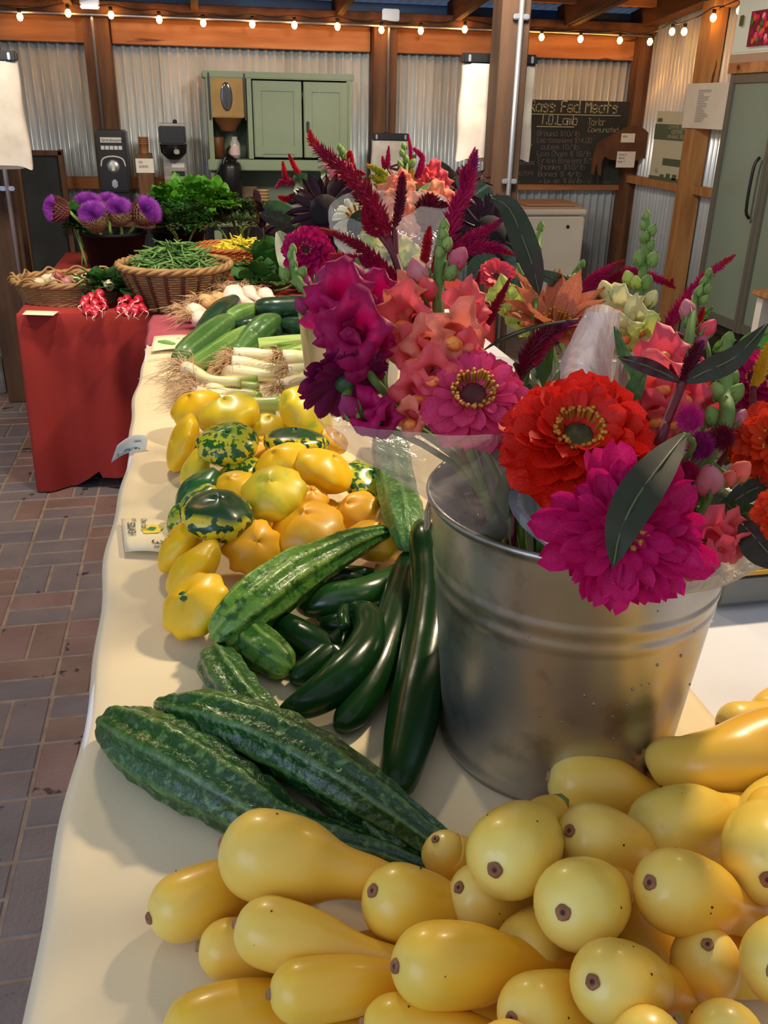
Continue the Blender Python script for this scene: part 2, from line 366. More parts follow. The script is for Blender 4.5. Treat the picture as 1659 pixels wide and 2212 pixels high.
# right wall: pale post, rail, roof beam
p0 = pX(1540, 60, XW-.06); zr = lambda y: 2.03+(YW-y)*.105
q = MB().box((XW-.06, p0.y, (zr(p0.y)-.02)/2), (.1, .13, zr(p0.y)-.02)).build('trim_5', woodp); q['kind'] = 'structure'
q = MB().bar((XW-.03, YW-.16, 1.045), (XW-.03, 5.1, 1.045), .07, .05).build('trim_6', woodp); q['kind'] = 'structure'
q = MB().bar((XW-.06, YW, zr(YW)+.05), (XW-.06, -1, zr(-1)+.05), .10, .12).build('trim_7', darkw); q['kind'] = 'structure'
q = MB().bar((XW-.06, 5.5, zr(5.5)-.05), (XW-.06, 3.5, zr(3.5)-.05), .06, .06).build('trim_8', woodp); q['kind'] = 'structure'
# roof
roof = struct('ceiling', (0, 0, 2.2))
blue = mat('blue_roofing_sheet', (34, 98, 150), .5, c2=(22, 66, 112), scale=3)
roofm = mat('roof_steel', (150, 142, 116), .5, .4, c2=(120, 112, 90), scale=2)
def roofsheet(x0, x1, y0, y1, m):
    n = int((x1-x0)/.07*6); vs = []
    for i in range(n+1):
        xx = x0+(x1-x0)*i/n; d = .012*math.cos(xx/.07*2*PI)
        for yy in (y0, y1): vs.append((xx, yy, zr(yy)+.14+d))
    MB().add(vs, [(2*i, 2*i+2, 2*i+3, 2*i+1) for i in range(n)]).build('roof_sheet', m, roof, smooth=True)
y1 = YW+.25
bi = MB(); bi.rbox((0, YW+.0, 2.095), (6.5, .02, .075), .004); bi.build('blue_infill_board', blue, roof)
for k, y0 in enumerate((6.45, 5.2, 3.9, 2.6, 1.2)):
    for x0 in (-3.3, -1.1, 1.1):
        roofsheet(x0, x0+2.22, y0, y1+.03, blue if k == 0 else roofm)
    y1 = y0
for qx, qy in ((420, 25), (732, 40), (985, 50), (1225, 62), (150, 15)):
    xx = pY(qx, qy, YW-.2).x
    MB().bar((xx, YW-.05, zr(YW-.05)+.045), (xx, 1.2, zr(1.2)+.045), .14, .045, (1, 0, 0)).build('rafter', darkw, roof)
MB().bar((-1.9, YW-.05, zr(YW)+.045), (-1.9, 1.2, zr(1.2)+.045), .14, .045, (1, 0, 0)).build('rafter', darkw, roof)
MB().bar((2.62, YW-.05, zr(YW)+.045), (2.62, 1.2, zr(1.2)+.045), .14, .045, (1, 0, 0)).build('rafter', darkw, roof)
for yy in (6.35, 5.75, 5.0, 4.2, 3.4, 2.6, 1.8): MB().box((0, yy, zr(yy)+.10), (6.5, .07, .045)).build('purlin', woodh, roof)
# free-standing posts with conduit
def post(name, x, y, w_, d, h, label):
    t = thing(name, (x, y, 0), label, 'post'); q = MB().box((x, y, h/2), (w_, d, h)).build('timber', mat('dark_post_wood', (86, 60, 40), .8, c2=(62, 42, 28), scale=3, stretch=(6, 6, .8), bump=.3, bscale=60), t); b = q.modifiers.new('b', 'BEVEL'); b.width = .005; return t
def conduit(t, a, b, r=.011, straps=()):
    MB().tube([a, b], r, 10).build('conduit', galv, t, smooth=True)
    for z in straps:
        f = (z-a[2])/(b[2]-a[2]); p = V(a).lerp(V(b), f); MB().rbox(p, (.07, .018, .022), .004).build('strap', galv, t)
mp_ = pY(1090, 250, 4.2); t = post('timber_post', mp_.x, 4.2, .13, .14, zr(4.2)+.03, 'dark timber post with a metal conduit standing behind the flowers')
conduit(t, (mp_.x+.015, 4.115, .3), (mp_.x+.015, 4.115, 2.3), .012, (1.86, 1.2))
lp = pY(28, 560, 5.0); t = post('timber_post', lp.x-.02, 5.0, .19, .16, zr(5)+.03, 'brown timber post at the left edge behind the red table')
lc = pY(14, 400, 4.88); conduit(t, (lc.x+.0, 4.885, .3), (lc.x+.0, 4.885, 2.2), .012, (1.1,))
MB().rbox((lp.x-.26, 5.3, .1), (.2, .4, .2), .006).solo('concrete_block', mat('concrete', (128, 126, 122), .9, c2=(108, 106, 102), scale=12, bump=.4), 'grey concrete block on the floor beside the left post', 'block')
for px_, py_, tx in ((196, 35, 'flat grey junction box above the left wall post'), (840, 45, 'flat grey junction box above the middle wall post')):
    p = pY(px_+(0 if px_ < 300 else 1), py_-14, YW-.19); pb = pY(px_ + (24 if px_ < 300 else -4), 280, YW-.175)
    t = thing('junction_box', (p.x, YW-.2, 1.9), tx, 'electrical box')
    MB().rbox((p.x, YW-.22, 2.045), (.115, .05, .07), .006).build('box', galv, t)
    MB().tube([(p.x, YW-.205, 2.03), (p.x, YW-.18, 1.95), (p.x, YW-.18, 1.15)], .009, 8).build('conduit', galv, t, smooth=True)
# string lights
bulb_m = mat('bulb_glow', (255, 200, 120), .3, emit=(255, 172, 84), estr=42)
sock = mat('lamp_socket', (30, 26, 22), .5)
PB = [(43, 36), (147, 28), (240, 32), (344, 42), (439, 49), (545, 52), (636, 54), (729, 57), (824, 64), (909, 66), (1004, 63), (1170, 80), (1254, 84), (1339, 87)]
PR = [(1404, 90), (1452, 68), (1478, 68), (1541, 38), (1598, 22)]
pts_ = [pY(x, y, YW-.26) for x, y in PB]+[pX(x, y, XW-.14) for x, y in PR]
def bulb(p, lab):
    t = thing('string_light_bulb', p, lab, 'light bulb', 'bulbs of the string lights')
    MB().lathe([(.0005, -.024), (.011, -.02), (.0185, -.006), (.017, .008), (.010, .018), (.009, .022)], p, 14).build('glass_bulb', bulb_m, t, smooth=True)
    MB().lathe([(.0005, .046), (.011, .044), (.011, .02), (.0005, .019)], p, 10).build('socket', sock, t, smooth=True)
bl = ['first glowing bulb from the left on the beam', 'second glowing bulb from the left, left of the junction box', 'third glowing bulb from the left, right of the junction box', 'fourth glowing bulb from the left, above bare steel wall', 'fifth glowing bulb from the left, above the coffee machines', 'sixth glowing bulb from the left, over the cupboard edge', 'seventh glowing bulb from the left, over the green cupboard', 'eighth glowing bulb from the left, over the cupboard right side', 'ninth glowing bulb, beside the middle junction box', 'tenth glowing bulb, right of the middle wall post', 'eleventh glowing bulb, just left of the free-standing post', 'glowing bulb just right of the free-standing post', 'glowing bulb over the middle of the chalkboard', 'glowing bulb over the right end of the chalkboard', 'glowing bulb right at the wall corner', 'glowing bulb on the right wall, first from the corner', 'glowing bulb on the right wall, second from the corner', 'glowing bulb on the pale post by the fridge', 'glowing bulb in front of the lit fridge header']
for p, l in zip(pts_, bl): bulb(p, l)
cab = [p+V((0, .02, .055)) for p in pts_]; cc = [tuple(cab[0]+V((-.8, 0, .02)))]
for a, b in zip(cab, cab[1:]): cc += [tuple(a), tuple((a+b)/2+V((0, 0, -.012)))]
cc += [tuple(cab[-1]), tuple(cab[-1]+V((0, -2.2, .25)))]
MB().tube(cc, .004, 5, n=110).solo('light_cable', sock, 'dark cable of the string lights along the top beam', 'cable', smooth=True)

# ------------------------------------------------------------------ things along the back wall
def bagrack(name, x0, x1, ztop, zbot, y, label, th=.07, leg=True):
    t = thing(name, ((x0+x1)/2, y, zbot), label, 'bag roll', None)
    xm, w_ = (x0+x1)/2, x1-x0
    MB().rbox((xm, y, ztop-.02), (w_, .06, .045), .008).build('holder_bar', black, t)
    bagm = mat('bag_plastic', (232, 226, 212), .35, c2=(214, 206, 192), scale=9, bump=.5, bscale=16, trans=.25)
    def f(u, v):
        a = u*2*PI; z = ztop-.04-(ztop-.04-zbot)*v; rx = w_/2*(.98+.05*v+.02*math.sin(9*v+u*7)); ry = th/2*(.6+.5*math.sin(PI*min(v*1.05, 1)))+.012*noise.noise(V((u*6, v*6, xm)))
        c, s_ = math.cos(a), math.sin(a); e = .35
        return V((xm+rx*math.copysign(abs(c)**e, c), y+ry*math.copysign(abs(s_)**.8, s_), z+.01*math.sin(a*3)*v))
    MB().sheet(f, 36, 14).build('bags', bagm, t, smooth=True)
    for sx in (-1, 1): MB().rbox((xm+sx*(w_/2-.03), y-.034, ztop-.02), (.012, .012, .03), .003).build('clip', galv, t)
a = pY(-25, 115, 4.6); b = pY(44, 115, 4.6); c = pY(60, 372, 4.6)
bagrack('bag_roll', a.x-.16, b.x-.015, a.z+.01, c.z+.02, 4.6, 'white plastic bags hanging from a black bar on the left post')
a = pY(997, 115, 4.36); b = pY(1150, 115, 4.36); c = pY(1140, 355, 4.36)
bagrack('bag_roll', a.x+.0, b.x+.02, a.z, c.z+.02, 4.36, 'white plastic bags hanging behind the free-standing post')
a = pY(802, 288, 6.3); b = pY(883, 292, 6.3); c = pY(860, 420, 6.3)
bagrack('bag_roll', a.x, b.x, a.z, c.z, 6.3, 'small white bag roll with black bar below the middle wall post', th=.05)
br_ = [o for o in bpy.data.objects if o.name.startswith('bag_roll')][-1]; MB().tube([(posts[1], 6.3, a.z-.01), (posts[1], YW-.15, a.z-.01)], .012, 8).build('bracket', black, bpy.data.objects['bag_roll.002'], smooth=True)
for nm_, yb_ in (('bag_roll', 4.93), ('bag_roll.001', 4.26)):
    o_ = bpy.data.objects[nm_]; z_ = max((o_.location+V(c)).z for ch in o_.children for c in ch.bound_box)-.02; MB().tube([(lc.x if nm_ == 'bag_roll' else mp_.x, o_.location.y, z_), (lc.x if nm_ == 'bag_roll' else mp_.x, yb_, z_)], .010, 8).build('bracket', black, o_, smooth=True)
# chalk sandwich board on the left
slate = mat('chalkboard_slate', (44, 47, 46), .8, c2=(56, 60, 58), scale=4)
a = pY(90, 330, 6.2); t = thing('chalk_easel', (a.x, 6.2, 0), 'dark chalkboard easel standing behind the left post', 'chalkboard')
MB().rbox((a.x-.02, 6.22, .62), (.26, .02, 1.15), .004).build('slate', slate, t)
for sx in (-1, 1): MB().bar((a.x-.02+sx*.14, 6.2, 0), (a.x-.02+sx*.13, 6.2, 1.22), .03, .03).build('frame_post', wood, t)
MB().rbox((a.x-.02, 6.2, 1.2), (.28, .03, .03), .004).build('frame_rail', wood, t)
# counter carrying the coffee machines
ctop = .80
q = thing('coffee_counter', (-.33, 6.3, 0), 'low wooden counter under the coffee machines', 'counter')
MB().rbox((-.33, 6.35, ctop-.02), (.84, .5, .04), .005).build('top', wood, q)
for xx in (-.70, .04):
    for yy in (6.15, 6.55): MB().rbox((xx, yy, ctop/2-.02), (.05, .05, ctop-.04), .004).build('leg', wood, q)
Yc = 6.25
def onY(x0, y0, x1, y1, Y):
    a, b = pY(x0, y0, Y), pY(x1, y1, Y); return a.x, a.z, b.x, b.z
x0, z0, x1, z1 = onY(204, 281, 284, 420, Yc); t = thing('coffee_grinder', ((x0+x1)/2, Yc, ctop), 'black coffee grinder with silver dial and white lettering', 'coffee grinder')
xm, w_ = (x0+x1)/2, (x1-x0)*.98; gb = mat('grinder_black', (26, 26, 28), .35)
MB().rbox((xm, Yc+.12, (z0+ctop)/2), (w_, .2, z0-ctop), .01).build('body', gb, t)
MB().rbox((xm, Yc+.01, (z0+.97)/2), (w_, .06, z0-.97), .01).build('front_housing', gb, t)
MB().rbox((xm, Yc+.04, ctop+.02), (w_, .2, .04), .008).build('base', gb, t)
lw = mat('label_white', (214, 214, 208), .5)
MB().box((xm, Yc-.022, z0-.055), (w_*.7, .004, .03)).build('name_plate', lw, t)
printed('lettering', 'Grindmaster', (xm-w_*.33, Yc-.0245, z0-.064), (1, 0, 0), (0, 0, 1), (0, -1, 0), .027, gb, t)
for k in range(5): MB().box((xm-w_*.29+k*w_*.145, Yc-.022, z0-.10), (w_*.12, .004, .022)).build('button', lw, t)
MB().ball((xm, Yc-.02, z0-.21), .042, None, 16, 8, (1, .35, 1)).build('dial', galv, t, smooth=True)
MB().bar((xm, Yc-.035, z0-.175), (xm, Yc-.035, z0-.235), .02, .02).build('dial_pointer', lw, t)
MB().tube([(xm-.075, Yc-.02, z0-.21), (xm-.06, Yc-.02, z0-.165), (xm, Yc-.02, z0-.15), (xm+.06, Yc-.02, z0-.165), (xm+.075, Yc-.02, z0-.21)], .005, 6, n=12).build('dial_arc', lw, t, smooth=True)
MB().rbox((xm+.0, Yc-.02, ctop+.22), (.035, .04, .05), .008).build('spout', galv, t)
# box dispenser with cups beside it
x0, z0, x1, z1 = onY(294, 332, 335, 420, Yc); xm = (x0+x1)/2
t = thing('sleeve_dispenser', (xm, Yc, ctop), 'dark wooden box with a white note between the coffee machines', 'dispenser')
MB().rbox((xm, Yc+.06, (z0+ctop)/2), (x1-x0, .14, z0-ctop), .005).build('box', wood, t)
MB().box((xm, Yc-.014, z0-.07), (.11, .004, .085)).build('note', mat('paper', (238, 232, 216), .8), t)
for k, s_ in enumerate(('OLD', 'SLEEVES')):
    lb, wd = letters(s_, (xm-.035, Yc-.016, z0-.055-k*.026), (1, 0, 0), (0, 0, 1), (0, -1, 0), .012, .14, 1.2); lb.build('handwriting', black, t)
kraft = mat('kraft_cup', (186, 126, 72), .7, c2=(168, 110, 60), scale=10)
def cups(x, y, z, r, h, n, m, label, name='cup_stack'):
    t = thing(name, (x, y, z), label, 'paper cups')
    for k in range(n): MB().lathe([(r*.76, z+k*h*.22), (r, z+k*h*.22+h), (r*1.05, z+k*h*.22+h), (r*1.05, z+k*h*.22+h+.006), (r*.95, z+k*h*.22+h)], (x, y, 0), 18).build('paper_cup', m, t, smooth=True)
cups(xm+.0, Yc+.06, z0, .03, .055, 4, kraft, 'brown stack of sleeves on top of the dark wooden box')
# coffee brewer
x0, z0, x1, z1 = onY(342, 270, 410, 420, Yc); xm, w_ = (x0+x1)/2, x1-x0
ss = mat('brushed_steel', (176, 168, 152), .38, .75, c2=(140, 134, 122), scale=6, stretch=(1, 1, 8))
t = thing('coffee_brewer', (xm, Yc, ctop), 'tall stainless coffee brewer with a black head and funnel', 'coffee maker')
MB().rbox((xm, Yc+.13, (z0+ctop)/2), (w_*.86, .14, z0-ctop), .008).build('tower', ss, t)
MB().rbox((xm, Yc+.03, z0-.055), (w_, .26, .11), .01).build('head', gb, t)
MB().rbox((xm, Yc+.03, z0+.004), (w_*.96, .26, .014), .004).build('lid', ss, t)
MB().ball((xm+.02, Yc+.03, z0+.02), .014).build('lid_knob', black, t, smooth=True)
MB().lathe([(.085, z0-.11), (.08, z0-.16), (.04, z0-.20), (.001, z0-.205)], (xm, Yc+.0, 0), 20).build('funnel', gb, t, smooth=True)
MB().rbox((xm+.02, Yc-.1, z0-.15), (.035, .05, .03), .006).build('funnel_handle', ss, t)
MB().rbox((xm+.02, Yc+.055, z0-.24), (.08, .006, .03), .003).build('gauge', lw, t)
MB().rbox((xm+.02, Yc+.055, z0-.29), (.08, .006, .03), .003).build('switch_panel', gb, t)
MB().rbox((xm, Yc+.02, ctop+.015), (w_, .3, .03), .006).build('base', ss, t)
# green hutch
gp = mat('sage_green_paint', (142, 158, 128), .5, c2=(132, 148, 118), scale=3, bump=.08)
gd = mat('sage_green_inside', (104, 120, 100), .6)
x0, z0, x1, z1 = onY(443, 152, 758, 345, 6.3); yb = YW-.06; yf = 6.3
hz = pY(455, 362, 6.3).z; bz = pY(455, 468, 6.3).z
t = thing('hutch_cupboard', ((x0+x1)/2, 6.48, 0), 'sage green kitchen hutch with two panelled doors and an open bay', 'cupboard')
W = x1-x0; dp = yb-yf
MB().rbox(((x0+x1)/2, yf+dp/2, z0-.02), (W+.04, dp+.02, .04), .006).build('top', gp, t)
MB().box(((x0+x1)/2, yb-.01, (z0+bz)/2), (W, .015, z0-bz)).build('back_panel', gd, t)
xa = x0+W*.305; xb = x0+W*.655
for xx in (x0+.015, x1-.015): MB().box((xx, yf+dp/2, (z0+hz)/2-.02), (.03, dp, z0-hz-.04)).build('side', gp, t)
MB().box((xa-.015, yf+dp/2, (z0+z1)/2), (.03, dp, z0-z1)).build('divider', gp, t)
MB().rbox(((x0+x1)/2, yf+dp/2, (z1+hz)/2-.01), (W+.03, dp+.03, z1-hz+.01), .005).build('shelf', gp, t)
for sx in (x0+.015, x1-.015): MB().box((sx, yf+dp/2+.02, (hz+bz)/2), (.03, dp-.04, hz-bz)).build('lower_side', gp, t)
MB().rbox(((x0+x1)/2, yf+dp/2-.1, bz-.02), (W+.08, dp+.25, .035), .006).build('worktop', gp, t)
for sx in (x0+.02, x1-.02):
    for yy in (yf-.14, yb-.03): MB().rbox((sx, yy, bz/2-.02), (.05, .05, bz-.04), .005).build('leg', gp, t)
for k, (a_, b_) in enumerate(((xa, xb), (xb, x1-.02))):
    d = MB().rbox(((a_+b_)/2, yf-.005, (z0+z1)/2-.02), (b_-a_-.012, .018, z0-z1-.06), .003).build('door', gp, t)
    for zz in (z0-.085, z1+.055): MB().rbox(((a_+b_)/2, yf-.018, zz), (b_-a_-.014, .012, .05), .003).build('door_rail', gp, d)
    for xx in (a_+.035, b_-.035): MB().rbox((xx, yf-.019, (z0+z1)/2-.02), (.05, .012, z0-z1-.065), .003).build('door_stile', gp, d)
    if k == 1:
        MB().rbox((a_+.03, yf-.03, (z0+z1)/2-.06), (.02, .014, .07), .005).build('latch', black, d)
# flour sifter in the open bay
sx, sz0, sx1, sz1 = onY(449, 162, 532, 255, yf-.01); xm = (sx+sx1)/2; w_ = sx1-sx
ym = mat('mustard_tin', (176, 138, 62), .5, c2=(150, 114, 48), scale=5); br = mat('brown_tin', (104, 66, 34), .5)
t = thing('flour_sifter_bin', (xm, yf, sz1-.08), 'mustard tin flour bin with oval window hanging in the green hutch', 'flour bin')
MB().rbox((xm, yf+.06, (sz0+sz1)/2), (w_*.93, .12, sz0-sz1), .006).build('bin', ym, t)
for sg in (-1, 1): MB().rbox((xm+sg*w_*.49, yf+.0, (sz0+sz1)/2), (.012, .03, sz0-sz1+.03), .003).build('edge_strip', black, t)
MB().ball((xm-.005, yf-.002, (sz0+sz1)/2), .085, None, 20, 10, (.45, .06, 1)).build('window', mat('dark_glass', (70, 70, 66), .1, spec=.8), t, smooth=True)
MB().lathe([(w_*.44, sz1), (.05, sz1-.07), (.05, sz1-.08), (.001, sz1-.085)], (xm, yf+.07, 0), 20).build('funnel', br, t, smooth=True)
p = pY(508, 338, yf+.05); hs = hz+.04
t = thing('spice_jar', (p.x, yf+.05, p.z), 'small jar with a pinkish label under the flour bin', 'jar')
zz = z1+.0
MB().lathe([(.001, zz), (.035, zz), (.035, zz+.09), (.02, zz+.115), (.02, zz+.13), (.001, zz+.132)], (p.x, yf+.06, 0), 16).build('glass', mat('jar_glass', (170, 170, 160), .2), t, smooth=True)
MB().lathe([(.0357, zz+.02), (.0357, zz+.08)], (p.x, yf+.06, 0), 16).build('label', mat('pink_label', (216, 190, 186), .7), t, smooth=True)
p = pY(470, 330, yf+.08); MB().lathe([(.001, z1), (.045, z1), (.05, z1+.12), (.045, z1+.13), (.001, z1+.125)], (p.x, yf+.1, 0), 14).solo('brown_crock', br, 'brown crock in the open bay of the green hutch', 'crock', smooth=True)
# airpot, cups
p = pY(503, 468, yf-.06); zt = pY(503, 350, yf-.06).z; zb = bz; h = zt-zb
t = thing('airpot', (p.x, yf-.06, zb), 'black pump airpot standing before the green hutch', 'vacuum flask')
MB().lathe([(.001, 0), (.07, 0), (.07, h*.9), (.065, h*.97), (.05, h), (.001, h)], (p.x, yf-.06, zb), 24).build('body', gb, t, smooth=True)
MB().tube([(p.x+.03, yf-.06, zt-.0), (p.x-.01, yf-.07, zt+.03), (p.x-.035, yf-.09, zt+.025), (p.x-.05, yf-.1, zt-.03)], [.022, .02, .014, .01], 8, n=8).build('pump_spout', gb, t, smooth=True)
MB().tube([(p.x+.02, yf-.08, zt+.02), (p.x-.02, yf-.13, zt+.06), (p.x+.0, yf-.15, zt+.10)], .009, 6, n=8).build('lever', gb, t, smooth=True)
MB().tube([(p.x-.06, yf-.07, zt-.02), (p.x-.1, yf-.08, zt-.09), (p.x-.08, yf-.08, zt-.15)], .007, 6, n=8).build('handle', gb, t, smooth=True)
p = pY(569, 440, yf-.04); cups(p.x, yf-.04, bz, .038, .09, 5, mat('pale_cup', (206, 160, 110), .6, c2=(226, 196, 156), scale=6), 'tall pale stack of paper cups beside the black airpot')
p = pY(540, 440, yf+.15); MB().rbox((p.x, yf+.15, bz+.09), (.16, .1, .18), .03).solo('paper_sack', mat('paper_sack', (140, 116, 92), .8, c2=(112, 92, 72), scale=12), 'crumpled brown paper sack in the hutch behind the cups', 'sack', smooth=True)
# freezer
x0, z0, x1, z1 = onY(1098, 452, 1252, 600, 6.05); fz = mat('freezer_white', (226, 220, 204), .4, c2=(214, 206, 188), scale=2)
t = thing('chest_freezer', ((x0+x1)/2, 6.35, 0), 'white chest freezer below the chalkboard menu', 'freezer')
MB().rbox(((x0+x1)/2, 6.05+.3, (z0-.05)/2), (x1-x0, .58, z0-.05), .012).build('cabinet', fz, t)
MB().rbox(((x0+x1)/2, 6.05+.3, z0-.022), (x1-x0+.01, .6, .04), .01).build('lid', fz, t)
p = pY(1227, 490, 6.05); MB().ball((p.x, 6.055, p.z), .012).build('lock', black, t, smooth=True)
p = pY(1180, 438, 6.4); MB().rbox((p.x, 6.42, z0+.008), (.42, .38, .012), .004).solo('cardboard_sheet', mat('cardboard', (190, 150, 118), .8), 'thin sheet of cardboard lying on the white freezer', 'cardboard')
# menu chalkboard
yy = YW-.09; a = pY(1112, 214, yy); b = pY(1342, 398, yy)
t = thing('menu_chalkboard', ((a.x+b.x)/2, yy, b.z), 'dark chalkboard with handwritten meat menu leaning on the rail', 'chalkboard')
MB().rbox(((a.x+b.x)/2, yy+.012, (a.z+b.z)/2), (b.x-a.x, .02, a.z-b.z), .003).build('board', slate, t)
chalk = mat('chalk', (190, 184, 160), .9); chy = mat('chalk_yellow', (176, 172, 128), .9); chg = mat('chalk_green', (84, 120, 96), .9); chp = mat('chalk_faint', (140, 128, 124), .9)
def chalkline(s_, px_, py_, px2, hpx, m, th=.1, sd=1):
    o = pY(px_, py_, yy); sz = hpx/FPX*depth(o); _, w1 = letters(s_, o, (1, 0, 0), (0, 0, 1), (0, -1, 0), sz, th, 1.25, seed=sd)
    dx = (pY(px2, py_, yy).x-o.x)/w1; mb, _ = letters(s_, (0, 0, 0), (1, 0, 0), (0, 0, 1), (0, -1, 0), sz, th, 1.25, seed=sd)
    mb.v = [V((o.x+p.x*dx, yy-.0035, o.z+p.z)) for p in mb.v]; mb.build('chalk_words', m, t)
chalkline('GRass Fed Meats', 1128, 240, 1335, 22, chy, .13)
chalkline('I.O.Lamb', 1167, 268, 1248, 18, chalk, .12)
chalkline('Taylor', 1270, 270, 1308, 13, chy, .1)
chalkline('Cowsungfed', 1270, 285, 1336, 10, chy, .1)
for k, (s_, a_, b_) in enumerate((('Ground $10/lb', 1160, 1252), ('Leg-boneless $14.00', 1160, 1278), ('cubes 10/lb', 1168, 1250), ('Loin Chops $ 16/lb', 1160, 1276), ('Sirloin Boneless $15', 1160, 1280), ('Shanks $10/lb', 1162, 1264), ('Bones $ 4/lb', 1162, 1256), ('Liver $ 8/lb', 1176, 1256))):
    chalkline(s_, a_, 293+k*14.6, b_, 10, chp, .1, k)
chalkline('w', 1140, 316, 1152, 9, chp); chalkline('sausage', 1112, 355, 1155, 9, chp); chalkline('Fed Pork', 1112, 378, 1152, 9, chp)
a1, a2 = pY(1140, 246, yy), pY(1340, 248, yy); MB().box(((a1.x+a2.x)/2, yy-.003, a1.z), (a2.x-a1.x, .002, .006)).build('chalk_rule', chy, t)
a1, a2 = pY(1159, 273, yy), pY(1240, 275, yy); MB().box(((a1.x+a2.x)/2, yy-.003, a1.z), (a2.x-a1.x, .002, .006)).build('chalk_rule', chalk, t)
mb = MB(); rg = random.Random(3)
for k in range(70):
    p = pY(1116+rg.random()*220, 396, yy); mb.spike((p.x, yy-.002, b.z+.004), (p.x+rg.uniform(-.01, .01), yy-.003, b.z+.02+rg.random()*.02), .003)
mb.build('chalk_grass', chg, t)
# bison cutout
bison = [(1277, 375), (1283, 335), (1290, 312), (1306, 300), (1330, 288), (1352, 276), (1372, 271), (1392, 278), (1404, 290), (1408, 280), (1415, 286), (1412, 300), (1416, 318), (1410, 336), (1398, 346), (1388, 338), (1382, 345), (1366, 350), (1356, 362), (1342, 360), (1330, 346), (1318, 345), (1306, 338), (1300, 350), (1298, 380), (1292, 378), (1290, 352), (1286, 362), (1283, 378)]
yy2 = YW-.27; P = [pY(x_, y_, yy2) for x_, y_ in bison]; n = len(P)
t = thing('bison_cutout', (P[0].x+.2, yy2, min(p.z for p in P)), 'brown plywood bison silhouette with two price notes', 'cutout sign')
mb = MB().add([p for p in P]+[p+V((0, .015, 0)) for p in P], [tuple(range(n))[::-1], tuple(range(n, 2*n))]+[(i, (i+1) % n, n+(i+1) % n, n+i) for i in range(n)])
mb.build('silhouette', mat('bison_brown', (104, 68, 42), .8, c2=(84, 52, 32), scale=6), t)
pap = mat('white_paper', (232, 228, 214), .8, c2=(222, 216, 200), scale=4); ink = mat('ink', (70, 70, 74), .8)
for (u0, v0, u1, v1), ws in (((1343, 288, 1370, 308), ('BISON',)), ((1334, 327, 1369, 362), ('Ground 12', 'Stew 10', 'Roast 11'))):
    a, b = pY(u0, v0, yy2-.006), pY(u1, v1, yy2-.006); nt_ = MB().box(((a.x+b.x)/2, yy2-.006, (a.z+b.z)/2), (b.x-a.x, .003, a.z-b.z)).build('note', pap, t)
    for k, s_ in enumerate(ws):
        lb, w1 = letters(s_, (a.x+.012, yy2-.0085, a.z-.02-k*.024-.006), (1, 0, 0), (0, 0, 1), (0, -1, 0), .011, .12, 1.1); lb.build('handwriting', ink, nt_)
# organic poster on the right wall
a, b = pX(1424, 240, XW-.03), pX(1408, 388, XW-.03); zt_, zb_ = a.z, b.z; py1 = (a.y+b.y)/2; W = .62
t = thing('organic_poster', (XW-.04, py1-W/2, zb_), 'pale green certified organic poster on the right wall', 'poster')
pm = mat('poster_pale', (196, 200, 172), .7); pg = mat('poster_green', (84, 100, 80), .7)
xx = XW-.045
MB().box((xx, py1-W/2, (zt_+zb_)/2), (.006, W, zt_-zb_)).build('sheet', pm, t)
H = zt_-zb_; prt = lambda z_, h_, m, y0=0, y1=1: MB().box((xx-.005, py1-W*(y0+y1)/2, zb_+H*(z_+h_/2)), (.003, W*(y1-y0), H*h_)).build('print_panel', m, t)
prt(.60, .22, pg); prt(.24, .10, pg, .28, .9); prt(0, .07, pg); prt(.85, .05, pg, .04, .14)
for k, s_ in enumerate(('COYOTE CREEK', 'CERTIFIED', 'ORGANIC FEED')): printed('lettering', s_, (xx-.0075, py1-W*.52, zb_+H*(.755-k*.065)), (0, -1, 0), (0, 0, 1), (-1, 0, 0), H*.08, pm, t, 'CENTER')
for k in range(5): MB().rbox((xx-.005, py1-W*(.3+.14*k), zb_+H*(.085+.01*(k % 2))), (.003, W*.09, H*(.04+.02*(k % 3))), .001).build('skyline', pg, t)
MB().ball((xx-.004, py1-W*.16, zb_+H*.15), .03, None, 14, 6, (.05, 1, .6)).build('seal', mat('poster_seal', (168, 172, 146), .7), t, smooth=True)
# paper sheet on the pale post
a, b = pX(1502, 180, XW-.13), pX(1552, 280, XW-.13)
t = thing('paper_notice', (XW-.12, p0.y, b.z), 'white typed paper sheet pinned to the pale post', 'paper')
yc = (a.y+b.y)/2; sh = MB().box((XW-.122, yc, (a.z+b.z)/2), (.003, abs(a.y-b.y)+.20, a.z-b.z)).build('sheet', pap, t)
mb = MB(); rg = random.Random(2)
for k in range(20):
    l = rg.uniform(.2, .5)*.3; mb.box((XW-.1245, yc+.13-l/2, a.z-.04-k*(a.z-b.z-.07)/20), (.001, l, .004))
mb.build('typed_lines', mat('grey_ink', (150, 148, 144), .8), sh)
# glass-door fridge
xf = 2.9; A0 = pX(1586, 147, xf); B0 = pX(1518, 690, xf); fy1 = A0.y-.0; fy0 = 3.55; ft = 2.02; fb = B0.z-.05
fr = mat('fridge_grey', (118, 116, 106), .4, .4); frd = mat('fridge_dark', (44, 40, 34), .5)
t = thing('display_fridge', ((xf+XW)/2, (fy0+fy1)/2, fb), 'tall glass-door display fridge with a floral lit header at right', 'fridge')
MB().box((XW-.03, (fy0+fy1)/2, (fb+ft)/2), (.02, fy1-fy0, ft-fb)).build('back', fr, t)
for yy_ in (fy0+.02, fy1-.02): MB().box(((xf+XW)/2, yy_, (fb+ft)/2), (XW-xf-.04, .04, ft-fb)).build('side', fr, t)
MB().box(((xf+XW)/2, (fy0+fy1)/2, fb+.03), (XW-xf-.04, fy1-fy0, .06)).build('base', frd, t)
MB().box(((xf+XW)/2, (fy0+fy1)/2, fb-.2), (XW-xf-.1, fy1-fy0-.05, .4)).build('plinth', frd, t)
